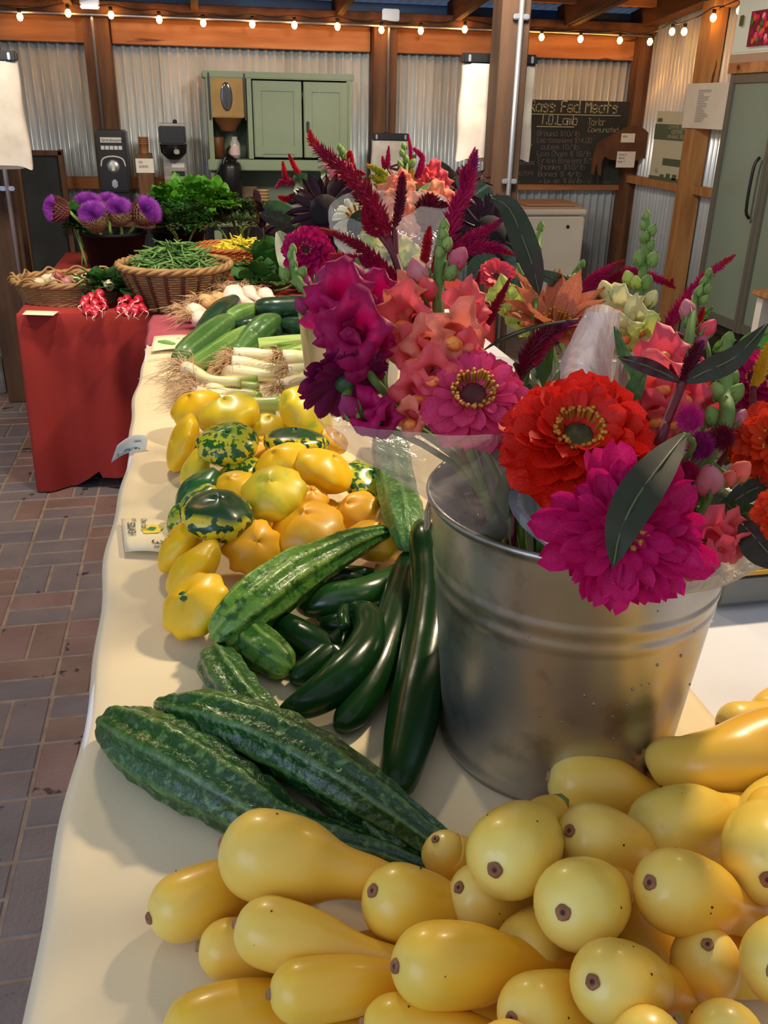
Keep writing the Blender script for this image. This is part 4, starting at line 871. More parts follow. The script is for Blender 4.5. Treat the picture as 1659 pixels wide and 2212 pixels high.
# ------------------------------------------------------------------ purple thistles
thp = mat('thistle_purple', (164, 70, 190), .7, c2=(140, 52, 166), scale=20); ths = mat('thistle_scale', (150, 132, 92), .8, c2=(112, 84, 66), scale=16); thb = mat('thistle_maroon_scale', (112, 58, 56), .7, c2=(80, 44, 36), scale=16)
TH = [(112, 450, 26, (-1, .05, .35), 4.60, 'thistle facing left, with maroon scales'), (190, 436, 30, (0, .9, .3), 4.75, 'thistle head at the back left of the bucket'), (199, 458, 30, (-.1, .55, .8), 4.55, 'thistle head facing forward at the front left'), (234, 432, 24, (.05, .9, .3), 4.8, 'thistle head at the back centre of the bucket'), (256, 447, 28, (.1, .65, .7), 4.6, 'thistle head at the front centre of the bucket'), (322, 452, 30, (.8, .35, .5), 4.6, 'thistle head facing right over the bucket rim')]
for x, y, rp, n, Y, lb in TH:
    p = pY(x, y, Y); r = rp*depth(p)/FPX; z = cv(*n); M = basis(z); c = p-z*r*.35
    t = thing('thistle', (bb.x, bb.y, RZ+.02), 'purple '+lb, 'thistle', 'thistles in the black bucket')
    mb = MB(); rg = random.Random(x)
    for k in range(420):
        u, a = math.sqrt((k+.5)/420), k*2.39996; d = M @ V((u*math.cos(a)*1.06, u*math.sin(a)*1.06, math.sqrt(max(0, 1-u*u*.92))*.95)); mb.spike(c+d*r*.35, c+d*r*rg.uniform(1.06, 1.22), r*.08)
    mb.build('florets', thp, t, kind='stuff')
    cup = MB().lathe([(.001, -r*1.1), (r*.55, -r*1.0), (r*.80, -r*.45), (r*.80, r*.1), (r*.5, r*.2), (.001, r*.3)], c, 20, M).build('cup', thb if x < 150 else ths, t, smooth=True)
    mb = MB()
    for k in range(90):
        a = k*2.39996; f_ = k/90; zz = -r*1.0+f_*r*1.1; rr = r*(.5+.32*min(1, f_*2)); b = c+M @ V((math.cos(a)*rr, math.sin(a)*rr, zz)); mb.spike(b, b+(M @ V((math.cos(a)*.8, math.sin(a)*.8, .75)))*r*.42, r*.10)
    mb.build('scales', thb if x < 150 or (k % 2 and x > 300) else ths, t, kind='stuff')
    e = c-z*r; MB().tube([e, e-z*.03-V((0, 0, .03)), V((bb.x+(e.x-bb.x)*.3, bb.y, RZ+bh*.7)), (bb.x, bb.y, RZ+.03)], [.008, .008, .009, .008], 8, n=12).build('stem', mat('stalk_green', (128, 164, 84), .5), t, smooth=True)
# blue cloth thing
p = pY(175, 566, 5.45); t = thing('denim_seat', (p.x, 5.6, 0), 'blue denim-covered stool seen left of the black bucket', 'stool'); dn = mat('denim_blue', (86, 112, 150), .85, c2=(64, 88, 124), scale=6, stretch=(1, 1, 8))
MB().rbox((p.x+.02, 5.6, p.z-.05), (.26, .26, .13), .05).build('cushion', dn, t, smooth=True)
for sx in (-1, 1):
    for sy in (-1, 1): MB().bar((p.x+.02+sx*.1, 5.6+sy*.1, 0), (p.x+.02+sx*.09, 5.6+sy*.09, p.z-.11), .03, .03).build('leg', wood, t)
# ------------------------------------------------------------------ radish bunches
rdm = mat('radish_red', (180, 34, 58), .35, c2=(176, 26, 50), scale=14, coat=.3, c3=(236, 196, 190), s3=14, l3=.72, h3=.8); rdw = mat('radish_white', (232, 200, 190), .4)
for bi, (cx_, cy_, pts__, lb) in enumerate(((205, 655, [(186, 648), (197, 640), (205, 655), (214, 642), (222, 652), (190, 664), (200, 668), (212, 666), (226, 664), (182, 656), (205, 676), (215, 634), (188, 674)], 'left radish bunch with pink-white tips before the oval basket'), (285, 655, [(262, 650), (275, 645), (299, 648), (268, 664), (287, 655), (280, 668), (295, 665), (305, 662), (290, 672), (270, 674), (310, 670), (259, 668), (284, 662)], 'right radish bunch with long tails beside the round basket'))):
    c = pt(cx_, cy_, RZ+.02); t = thing('radish_bunch', (c.x, c.y, RZ), lb, 'radishes', 'radish bunches on the red cloth'); rg = random.Random(bi)
    for k, (x, y) in enumerate(pts__):
        z = RZ+.017+(680-y)*.0014; p = pt(x, y, z); r = rg.uniform(.015, .020); d = V((rg.uniform(-.3, .3)+(x-cx_)*.01, -1, -.1+rg.uniform(-.3, .2))); M = basis(d)
        q = MB().lathe([(.001, -r*1.0), (r*.75, -r*.7), (r, 0), (r*.8, r*.7), (r*.25, r*1.25), (.001, r*1.5)], p, 12, M).build('radish', rdm, t, smooth=True)
        e = p+d.normalized()*r*1.2; MB().tube([e, e+V((rg.uniform(-.02, .02), -.015, -.005)), e+V((rg.uniform(-.03, .03), -.025, -(e.z-RZ)*.8))], [r*.22, .0011, .0005], 5, n=6).build('tail', rdw, q, smooth=True)
    leafball('leaves', t, c+V((.035 if bi == 0 else -.03, .07, .03)), (.085, .06, .06), 60, .07, .032, darkg, 30+bi, .5, .2)
# ------------------------------------------------------------------ roots helper, garlic heads
rootm = mat('root_tan', (216, 186, 148), .8, c2=(184, 148, 108), scale=40); gw = mat('garlic_white', (240, 226, 206), .45, c2=(226, 196, 182), scale=12, sss=.1)
def roots(parent, p, d, L, n, seed=0, spread=1.0, r=.0009, zmin=TZ+.003, name='roots'):
    rg = random.Random(seed); mb = MB(); d = V(d).normalized()
    for k in range(n):
        v = (d+V((rg.gauss(0, 1), rg.gauss(0, 1), rg.gauss(0, .7)))*.55*spread).normalized(); l = L*rg.uniform(.5, 1.2); c1 = p+v*l*.5+V((rg.gauss(0, .1), rg.gauss(0, .1), 0))*l; c2 = p+v*l+V((rg.gauss(0, .3), rg.gauss(0, .3), -.35))*l
        for q in (c1, c2): q.z = max(q.z, zmin)
        mb.tube([p, c1, c2], [r*1.3, r, r*.5], 3, n=5, cap=False)
    return mb.build(name, rootm, parent, kind='stuff')
GA = [(420, 676, .033, (1, .1), 0, 'white spring garlic head at the left front, neck to the right'), (432, 690, .030, (1, -.05), 0, 'lower left garlic head lying before the others'), (445, 655, .032, (.8, .6), 1, 'tan-skinned garlic head behind the left one'), (470, 648, .030, (.7, .7), 1, 'second tan garlic head from the left'), (486, 655, .028, (.5, -.9), 0, 'garlic head tucked behind the zucchini'), (505, 640, .040, (.5, -.8), 0, 'largest white garlic head with tall roots'), (537, 636, .032, (.4, -.8), 0, 'white garlic head to the right of the largest'), (572, 640, .032, (.6, -.8), 0, 'rightmost white garlic head by the dark zucchini')]
gt = mat('garlic_tan', (222, 180, 122), .5, c2=(200, 150, 100), scale=12)
for k, (x, y, r, d, tn, lb) in enumerate(GA):
    r *= 1.2
    z = TZ+.003+r*.95+(.02 if k in (2, 3, 5, 6) else 0); p = pt(x, y, z); t = thing('garlic_head', (p.x, p.y, TZ+.003), lb, 'garlic', 'garlic heads at the far end of the table')
    dd = V((d[0], d[1], -.12)).normalized(); M = basis(dd); m = gt if tn else gw
    MB().lathe([(.001, -r*.85), (r*.6, -r*.78), (r*.97, -r*.15), (r*.85, r*.5), (r*.42, r*1.1), (r*.34, r*1.9), (r*.3, r*2.6), (.001, r*2.65)], p, 18, M, fn=lambda a, q, zz: (q*(1+.06*math.cos(6*a)), zz)).build('bulb', m, t, smooth=True)
    roots(t, p-dd*r*.8, -dd+V((0, 0, .75)), r*1.9, 90, k, .9, .0011)
# ================================================================== vegetables on the front table
FT = TZ+.0042
sqm = [uvmat('squash_skin_%d' % k, st, rough=.36, coat=.2, ncol=nc, nscale=28, nlo=.64, nhi=.8, sss=.12, bump=.06, bscale=40) for k, (st, nc) in enumerate((
    ([(0, (242, 218, 117)), (.25, (244, 206, 87)), (.55, (242, 189, 56)), (1, (236, 165, 32))], (200, 147, 65)),
    ([(0, (244, 222, 126)), (.3, (242, 206, 90)), (.6, (240, 193, 67)), (1, (236, 175, 45))], (222, 187, 93)),
    ([(0, (238, 212, 101)), (.3, (242, 198, 65)), (.6, (240, 183, 45)), (1, (230, 159, 31))], (214, 167, 62)),
    ([(0, (244, 226, 124)), (.4, (242, 208, 81)), (1, (236, 189, 56))], (214, 183, 78))))]
scar = mat('blossom_scar', (176, 130, 92), .8, c2=(138, 92, 62), scale=60, bump=.5, bscale=200); scd = mat('scar_centre', (84, 52, 42), .9); stemg = mat('squash_stem', (150, 164, 88), .6, c2=(120, 136, 66), scale=20)
speck = mat('skin_speck', (70, 44, 26), .9)
def squash(A, B, Rp, layer, label, mi=0, neck=.46, bend=0., cd=None, scar_at=None, z=None, zb=None, blunt=1.0, L=None):
    """A centre of the fat end, B point on the neck (photo pixels); Rp fat radius in pixels"""
    Z = TZ+.004
    for _ in range(4):
        zz = z if z is not None else Z+0+layer*.052; P = pt(A[0], A[1], zz+Rp*(.9/FPX)); R = Rp*depth(P)/FPX; P = pt(A[0], A[1], zz+R)
    zc = P.z; zn = zb if zb is not None else max(TZ+.004+R*neck, zc-R*.35)
    Q = pt(B[0], B[1], zn); d = Q-P; Ln = d.length
    Lt = L or .175
    if cd: d = cv(*cd); Ln = d.length
    dn = d.normalized(); side = dn.cross(V((0, 0, 1))).normalized()
    tip = P-dn*R*1.06*blunt; end = P+dn*max(Lt-R*1.2, .06)
    end.z = max(end.z, TZ+.006+R*neck)
    pts_ = [tip, P-dn*R*.96*blunt, P-dn*R*.6*blunt, P, P.lerp(end, .30)+side*bend*.01, P.lerp(end, .58)+side*bend*.02, P.lerp(end, .84)+side*bend*.03, end+side*bend*.035]
    rad = [R*.16, R*.50, R*.86, R, R*.93, R*(neck*.6+.32), R*(neck+.04), R*neck*.85]
    t = thing('crookneck_squash', (P.x, P.y, max(TZ+.004, zc-R)), label, 'squash', 'yellow squash in the front pile'); seed = A[0]*.37
    MB().tube(pts_, rad, 28, n=26, lump=.05, lsc=14, seed=seed).build('flesh', sqm[mi], t, smooth=True)
    sr = R*.17; M = basis(-dn)
    if scar_at is not False:
        s_ = MB().lathe([(sr*1.0, -.001), (sr*1.05, .0012), (sr*.75, .003), (sr*.45, .0015), (.0005, .001)], tip-dn*.0004, 14, M, fn=lambda a, r, z_: (r*(1+.05*math.sin(a*5+seed)+.03*math.sin(a*3)), z_)).build('blossom_scar', scar, t, smooth=True)
        MB().lathe([(sr*.42, .0012), (sr*.2, .0028), (.0004, .003)], tip, 8, M).build('scar_centre', scd, s_, smooth=True)
    MB().tube([end+side*bend*.035-dn*.003, end+side*bend*.035+dn*.012, end+side*bend*.04+dn*.022], [R*neck*.55, R*neck*.45, R*neck*.6], 8, ridges=5, ramp=.2).build('stem', stemg, t, smooth=True)
    if Rp > 72:
        rg = random.Random(A[0]); mb = MB()
        for k in range(rg.randint(3, 8)):
            u = rg.uniform(-.5, .8); a = rg.uniform(-1.4, 1.4); X = side; Yv = X.cross(dn); dd = (-Yv if Yv.z < 0 else Yv)*math.cos(a)+X*math.sin(a)
            mb.ball(P+dn*R*u*.6+dd*R*(1.0-.12*abs(u)), rg.uniform(.0006, .0014), None, 6, 4)
        mb.build('skin_specks', speck, t, kind='stuff')
SQ = [  # A, B, Rp, layer, material, neck, bend, label
 ((400, 1955), (600, 1880), 74, 0, 0, .55, 0, 'long yellow squash lying lowest at the far left of the pile'),
 ((498, 2050), (650, 2060), 64, 0, 0, .5, 0, 'small squash half hidden under the blotchy left squash'),
 ((440, 2225), (640, 2120), 84, 0, 2, .55, 1, 'yellow squash cut by the bottom edge at lower left'),
 ((700, 2260), (880, 2250), 66, 0, 2, .5, 0, 'squash barely showing at the bottom edge, left of centre'),
 ((1262, 1695), (1440, 1735), 72, .15, 1, .45, 0, 'smooth squash pointing left at the foot of the metal bucket'),
 ((1150, 1800), (1290, 1800), 58, 0, 2, .5, 0, 'squash mostly hidden behind the round pale squash'),
 ((965, 1850), (1040, 1930), 52, .3, 0, .6, 0, 'small squash with brown scar beside the cucumber tips', (0.45, -0.8, -0.4)),
 ((1100, 2010), (1240, 1980), 70, 0, 2, .5, 0, 'deep squash in the bottom layer under the round pale one'),
 ((1380, 1990), (1460, 2110), 62, .6, 2, .5, 0, 'shaded greenish squash in the gap left of the right-hand squash'),
 ((760, 2090), (900, 2060), 66, 0, 2, .5, 0, 'deep squash in the bottom layer at left centre'),
 ((1250, 2130), (1400, 2130), 66, 0, 2, .5, 0, 'deep squash in the bottom layer at right centre'),
 ((1450, 1850), (1560, 1820), 64, 0, 2, .5, 0, 'deep squash in the bottom layer at the right'),
 ((1600, 2080), (1700, 2080), 70, .2, 2, .5, 0, 'deep squash in the bottom layer at the right edge'),
 ((1000, 2180), (1120, 2220), 66, 0, 2, .5, 0, 'deep squash in the bottom layer near the bottom edge'),
 ((1440, 1655), (1580, 1630), 44, .3, 2, .6, 0, 'small squash peeking from behind the crooked-neck squash'),
 ((1685, 1545), (1760, 1500), 62, .2, 0, .5, 0, 'squash at the right edge, farthest from the viewer'),
 ((1600, 1565), (1740, 1560), 48, .6, 1, .6, 0, 'shiny small squash with dark scar near the right edge'),
 ((578, 1850), (800, 1925), 98, 1.0, 1, .42, -.5, 'large pale scuffed squash on top at the left of the pile'),
 ((585, 2015), (820, 2080), 74, 1.0, 1, .5, 0, 'dull blotchy squash pointing left with a beige scar'),
 ((655, 2140), (850, 2120), 68, 1.1, 2, .5, 0, 'yellow squash with a black speck at lower left'),
 ((870, 1950), (1030, 2030), 84, 1.0, 2, .5, 0, 'golden squash just below the cucumber tips', (0.72, -0.5, -0.5)),
 ((860, 2225), (1010, 2250), 74, 1.2, 2, .5, 0, 'squash at the bottom edge with its scar at the left'),
 ((1045, 1940), (1140, 1985), 74, 1.0, 1, .5, 0, 'squash with dark scar wedged left of the round pale squash', (0.72, -0.5, -0.5)),
 ((1330, 1640+1160), (1330, 1640+1200), 10, 0, 0, .5, 0, None),
 ((1450, 1790), (1600, 1755), 88, 1.0, 3, .45, 0, 'glossy squash with white highlight at right centre'),
 ((1670, 1770), (1780, 1720), 76, 1.1, 3, .5, 0, 'greenish yellow squash behind the round right-edge one', (0.6, 0.1, -0.8)),
 ((1148, 2050), (1260, 2025), 76, 1.2, 1, .55, 0, 'squash facing the viewer with a ringed brown scar', (0.62, -0.05, -0.78)),
 ((1525, 2080), (1545, 2230), 76, 1.6, 0, .6, 0, 'upright-looking squash at lower right with scar on top', (0.18, -0.78, -0.6)),
 ((1285, 1815), (1400, 1880), 78, 1.7, 1, .5, 0, 'shiny squash with pale scar in the middle of the pile', (0.75, -0.42, -0.5)),
 ((1660, 1850), (1790, 1900), 98, 2.0, 3, .5, 0, 'big round greenish squash at the right edge', (0.4, 0.1, -0.9)),
 ((940, 2085), (1090, 2120), 90, 1.8, 2, .5, 0, 'plump golden squash with faint scar at bottom centre', (0.9, -0.18, -0.4)),
 ((1105, 1842), (1150, 1790), 96, 2.0, 3, .5, 0, 'large round pale squash facing the viewer, dark scar', (0.46, 0.0, -0.88)),
 ((1250, 1955), (1350, 2020), 96, 2.3, 3, .5, 0, 'pale plump squash with brown scar, centre of the pile', (0.5, -0.22, -0.84)),
 ((1462, 1925), (1590, 1990), 90, 2.3, 0, .55, 0, 'shadowed squash with round brown scar at right', (0.75, -0.4, -0.5)),
 ((1160, 2190), (1290, 2220), 82, 2.0, 0, .62, 0, 'squash at the bottom with a large scar and dark dot', (0.72, -0.25, -0.65)),
 ((1325, 2125), (1430, 2200), 92, 2.6, 0, .55, 0, 'squash with a two-spotted scar at lower right centre', (0.62, -0.4, -0.68)),
 ((1700, 2080), (1810, 2150), 98, 2.4, 3, .5, 0, 'round pale yellow squash cut by the right edge', (0.6, -0.2, -0.77)),
 ((1400, 2262), (1480, 2330), 84, 2.6, 0, .5, 0, 'squash top showing at the bottom edge, right of centre', (0.3, -0.6, -0.7)),
 ((1568, 2250), (1650, 2320), 84, 2.4, 0, .5, 0, 'squash top showing at the bottom right', (0.3, -0.6, -0.7)),
 ((1100, 2290), (1200, 2330), 80, 2.2, 0, .5, 0, 'squash top barely showing at the bottom centre', (0.3, -0.6, -0.7)),
]
SQ = [s_ for s_ in SQ if s_[7]]
for q in SQ: squash(q[0], q[1], q[2], q[3], q[7], q[4], q[5], q[6], q[8] if len(q) > 8 else None)
# crooked squash: curved neck towards the viewer's left
def veg(name, path, label, cat, group, m, ns=20, n=26, z=None, ridges=0, ramp=0, lump=0, lsc=20, sub=0, tipm=None, stem=None, part='skin', bottom=FT):
    """path: (px, py, radius px, height above the table of the underside)"""
    P, R = [], []
    for x, y, rp, h in path:
        r = rp*.9/FPX
        for _ in range(4): p = pt(x, y, bottom+h+r); r = rp*depth(p)/FPX
        P.append(pt(x, y, bottom+h+r)); R.append(r)
    lo = min(P, key=lambda q: q.z); t = thing(name, (P[len(P)//2].x, P[len(P)//2].y, max(bottom, lo.z-max(R))), label, cat, group)
    MB().tube(P, R, ns, n=n, ridges=ridges, ramp=ramp, lump=lump, lsc=lsc, sub=sub, seed=path[0][0]*.13).build(part, m, t, smooth=True)
    if tipm: 
        d = (P[0]-P[1]).normalized(); MB().ball(P[0]+d*R[0]*.2, R[0]*.35+.0012, None, 8, 5).build('blossom_scar', tipm, t, smooth=True)
    if stem:
        d = (P[-1]-P[-2]).normalized(); MB().tube([P[-1]-d*.004, P[-1]+d*stem*.5, P[-1]+d*stem+V((0, 0, .006))], [.0045, .0035, .0045], 7, n=6).build('stem', stemg if part != 'rind' else stemd, t, smooth=True)
    return t, P, R
stemd = mat('cucumber_stem', (70, 98, 48), .6, c2=(46, 70, 32), scale=30)
veg('crookneck_squash', [(1412, 1650, 22, .055), (1432, 1645, 50, .05), (1480, 1655, 62, .055), (1540, 1650, 74, .06), (1610, 1632, 82, .06), (1690, 1610, 82, .055), (1740, 1600, 60, .055)], 'squash with a thick crooked knobbly neck near the bucket', 'squash', 'yellow squash in the front pile', sqm[0], 26, 28, lump=.10, lsc=22, tipm=scar, part='flesh')
# ---- cucumbers
rib = uvmat('ridged_cucumber_skin', [(0, (90, 136, 50)), (.12, (38, 88, 30)), (.5, (24, 68, 26)), (1, (28, 72, 30))], rough=.3, coat=.25, rcol=(112, 150, 76), ridge=8, rlo=.4, rhi=1.7, ncol=(86, 128, 66), nscale=110, nlo=.52, nhi=.66, bump=1.0, bscale=100)
ribl = uvmat('light_ridged_skin', [(0, (140, 174, 84)), (.25, (92, 140, 50)), (.6, (48, 100, 34)), (1, (30, 74, 28))], rough=.34, coat=.15, spec=.35, rcol=(150, 178, 84), ridge=9, rlo=.2, rhi=1.5, ncol=(44, 92, 32), nscale=60, nlo=.5, nhi=.64, bump=.8, bscale=80)
ribm = uvmat('mid_ridged_skin', [(0, (76, 124, 56)), (.5, (58, 108, 46)), (1, (48, 98, 40))], rough=.36, coat=.1, spec=.3, rcol=(130, 164, 104), ridge=8, rlo=.4, rhi=1.7, ncol=(112, 150, 92), nscale=90, nlo=.52, nhi=.68, bump=1.0, bscale=90)
smo = uvmat('smooth_cucumber_skin', [(0, (22, 60, 20)), (.3, (16, 52, 20)), (1, (14, 46, 20))], rough=.24, coat=.06, spec=.25, ncol=(34, 80, 30), nscale=60, nlo=.66, nhi=.8, bump=.12, bscale=25)
smg = uvmat('green_cucumber_skin', [(0, (26, 62, 24)), (.4, (34, 80, 30)), (1, (40, 88, 34))], rough=.24, coat=.4, ncol=(64, 108, 58), nscale=50, nlo=.6, nhi=.75, bump=.15, bscale=25)
tipb = mat('tip_brown', (130, 104, 70), .8)
G = 'cucumbers in front of the metal bucket'
veg('ridged_cucumber', [(228, 1556, 14, .012), (248, 1570, 42, .0), (300, 1600, 66, 0), (400, 1655, 77, 0), (520, 1728, 68, 0), (620, 1785, 50, 0), (720, 1815, 38, 0), (840, 1850, 32, 0), (960, 1895, 24, 0)], 'dark warty ridged cucumber nearest the left table edge', 'cucumber', G, rib, 40, 60, ridges=8, ramp=.22, lump=.14, lsc=55, sub=.06, stem=.02, part='rind')
veg('ridged_cucumber', [(465, 1412, 20, .0), (474, 1440, 44, .0), (520, 1510, 50, .0), (600, 1600, 46, .0), (700, 1690, 44, .0), (790, 1765, 44, .0), (850, 1825, 36, .0), (885, 1862, 14, .0)], 'ridged cucumber lying under the long one, blunt end up', 'cucumber', G, rib, 36, 50, ridges=8, ramp=.22, lump=.14, lsc=55, sub=.06, part='rind')
veg('ridged_cucumber', [(337, 1519, 7, .045), (352, 1524, 20, .04), (395, 1538, 40, .035), (455, 1552, 56, .03), (570, 1590, 63, .03), (690, 1650, 62, .03), (800, 1722, 52, .025), (890, 1785, 40, .018), (960, 1835, 34, .01), (1010, 1875, 22, .005)], 'long dark ridged cucumber with pointed tip, upper one', 'cucumber', G, rib, 40, 60, ridges=8, ramp=.22, lump=.13, lsc=55, sub=.06, tipm=tipb, part='rind')
veg('ridged_cucumber', [(472, 1378, 14, .02), (490, 1358, 42, .02), (545, 1310, 56, .028), (620, 1252, 55, .035), (690, 1212, 42, .045), (750, 1180, 33, .05), (800, 1160, 22, .055), (828, 1153, 17, .055), (842, 1157, 8, .05)], 'pale green ridged cucumber across the front of the pattypans', 'cucumber', G, ribl, 45, 56, ridges=9, ramp=.20, lump=.10, lsc=45, sub=.03, tipm=tipb, stem=.012, part='rind')
veg('ridged_cucumber', [(632, 1449, 10, .012), (616, 1438, 34, .002), (585, 1415, 44, 0), (550, 1388, 46, 0), (520, 1350, 36, 0), (505, 1320, 20, 0)], 'short striped cucumber under the pale green ridged one', 'cucumber', G, ribl, 36, 36, ridges=9, ramp=.12, lump=.08, lsc=45, sub=.03, tipm=tipb, part='rind')
veg('ridged_cucumber', [(884, 1192, 10, .06), (882, 1170, 26, .06), (872, 1115, 42, .05), (856, 1050, 40, .04), (845, 980, 38, .03), (842, 920, 30, .02)], 'light green warty cucumber running up under the plastic sleeve', 'cucumber', G, ribm, 36, 40, ridges=8, ramp=.2, lump=.10, lsc=50, sub=.04, part='rind')
veg('smooth_cucumber', [(692, 1345, 12, 0), (715, 1352, 25, 0), (760, 1345, 30, 0), (800, 1330, 24, 0)], 'small dark cucumber hidden behind the curved one', 'cucumber', G, smo, 20, 20, lump=.03)
veg('smooth_cucumber', [(583, 1338, 12, .004), (600, 1350, 32, 0), (650, 1378, 39, 0), (705, 1410, 36, 0), (745, 1440, 24, 0)], 'short dark cucumber right of the striped stubby one', 'cucumber', G, smo, 22, 24, lump=.03, tipm=tipb)
veg('smooth_cucumber', [(640, 1308, 6, .012), (665, 1308, 26, .004), (720, 1298, 40, 0), (785, 1288, 41, 0), (840, 1262, 36, 0), (880, 1230, 24, 0)], 'glossy cucumber with a long white highlight in the middle', 'cucumber', G, smg, 24, 30, lump=.04)
veg('smooth_cucumber', [(720, 1240, 10, .0), (740, 1238, 16, .0), (775, 1239, 17, .0), (800, 1238, 13, .0), (806, 1234, 7, .003)], 'thin little cucumber with curled stem behind the glossy one', 'cucumber', G, smg, 16, 18, stem=.02)
veg('smooth_cucumber', [(640, 1262, 12, 0), (690, 1258, 28, 0), (745, 1252, 26, 0), (790, 1262, 14, 0)], 'shadowed cucumber behind the glossy one', 'cucumber', G, smo, 18, 20, lump=.03)
veg('smooth_cucumber', [(728, 1578, 10, .002), (742, 1562, 28, 0), (775, 1520, 40, 0), (818, 1440, 47, .004), (850, 1350, 46, .012), (868, 1270, 36, .022), (880, 1215, 24, .03), (885, 1195, 10, .035)], 'curved dark cucumber just left of the tallest one', 'cucumber', G, smo, 26, 40, lump=.03, stem=.015, part='rind')
veg('smooth_cucumber', [(632, 1478, 8, .002), (648, 1462, 26, 0), (695, 1425, 34, 0), (745, 1385, 33, 0), (780, 1345, 24, 0)], 'dark cucumber lying left behind the hooked cucumber', 'cucumber', G, smo, 22, 26, lump=.03)
veg('smooth_cucumber', [(600, 1537, 6, .012), (622, 1532, 20, .008), (665, 1516, 36, .012), (722, 1478, 46, .02), (775, 1425, 46, .026), (800, 1372, 40, .03), (792, 1334, 34, .032), (768, 1316, 20, .034)], 'hooked dark cucumber with a bent knobbly top', 'cucumber', G, smo, 26, 36, lump=.04)
veg('smooth_cucumber', [(744, 1356, 12, .055), (741, 1335, 15, .055), (744, 1312, 11, .055)], 'tiny cucumber stub above the hooked one', 'cucumber', G, smo, 14, 12)
veg('smooth_cucumber', [(850, 1722, 22, .0), (858, 1690, 42, .0), (878, 1610, 52, .0), (900, 1510, 58, .006), (925, 1400, 60, .02), (938, 1300, 54, .045), (932, 1220, 46, .075), (920, 1165, 38, .10), (912, 1140, 22, .112)], 'tallest dark smooth cucumber leaning against the metal bucket', 'cucumber', G, smo, 30, 50, lump=.03, sub=.0)
# ---- zucchini at the far end
zk = uvmat('zucchini_dark_skin', [(0, (34, 70, 46)), (.5, (24, 58, 40)), (1, (28, 62, 42))], rough=.3, coat=.3, ncol=(60, 100, 66), nscale=90, nlo=.6, nhi=.75)
zl = uvmat('zucchini_light_skin', [(0, (84, 126, 66)), (.5, (56, 102, 50)), (1, (92, 136, 70))], rough=.36, coat=.15, rcol=(128, 164, 96), ridge=8, rlo=.3, rhi=1.6, ncol=(56, 98, 52), nscale=90, nlo=.58, nhi=.72)
zp = uvmat('zucchini_pale_skin', [(0, (124, 160, 80)), (.5, (84, 130, 60)), (1, (136, 172, 90))], rough=.36, coat=.15, rcol=(160, 190, 116), ridge=8, rlo=.3, rhi=1.6, ncol=(80, 126, 62), nscale=90, nlo=.58, nhi=.72)
G = 'zucchini at the far end of the front table'
ZU = [([(505, 652, 16, .06), (480, 672, 25, .05), (455, 700, 25, .03), (432, 728, 18, .02)], zk, 'dark zucchini at the back left, next to the garlic'),
 ([(560, 668, 14, .05), (525, 676, 20, .05), (495, 690, 18, .045), (480, 700, 8, .04)], zp, 'pale green zucchini lying across the back of the pile'),
 ([(556, 660, 10, .06), (575, 665, 22, .06), (630, 664, 25, .06), (690, 662, 25, .06), (740, 665, 18, .06)], zk, 'large glossy dark zucchini at the back right'),
 ([(508, 704, 12, .04), (545, 702, 18, .04), (590, 696, 16, .04)], zk, 'short dark zucchini in the middle of the pile'),
 ([(595, 700, 10, .02), (630, 704, 20, .02), (670, 712, 25, .02), (730, 715, 22, .02)], zk, 'dark zucchini at the right under the large glossy one'),
 ([(508, 690, 14, .03), (480, 705, 25, .03), (440, 738, 33, .0), (400, 768, 28, 0), (378, 782, 12, 0)], zl, 'broad light green zucchini with blue glint at the left'),
 ([(596, 690, 14, .04), (570, 706, 27, .03), (540, 735, 26, .0), (512, 762, 16, 0)], zl, 'striped zucchini pointing left-down in the pile centre'),
 ([(535, 714, 14, .03), (505, 735, 21, .01), (455, 768, 22, 0), (410, 795, 18, 0), (395, 805, 8, 0)], zp, 'long pale zucchini nearest the spring garlic'),
 ([(600, 735, 12, 0), (640, 742, 20, 0), (690, 745, 18, 0)], zk, 'dark zucchini end low at the right of the pile'),
 ([(620, 660, 16, .0), (600, 690, 26, .0), (590, 720, 20, 0)], zk, 'dark zucchini buried in the middle of the pile'),
 ([(470, 745, 14, 0), (430, 775, 18, 0), (390, 792, 10, 0)], zk, 'dark zucchini showing below the long pale one')]
for pa, m, lb in ZU: veg('zucchini', pa[::-1], lb, 'zucchini', G, m, 20, 24, lump=.04, stem=.02, ridges=0)
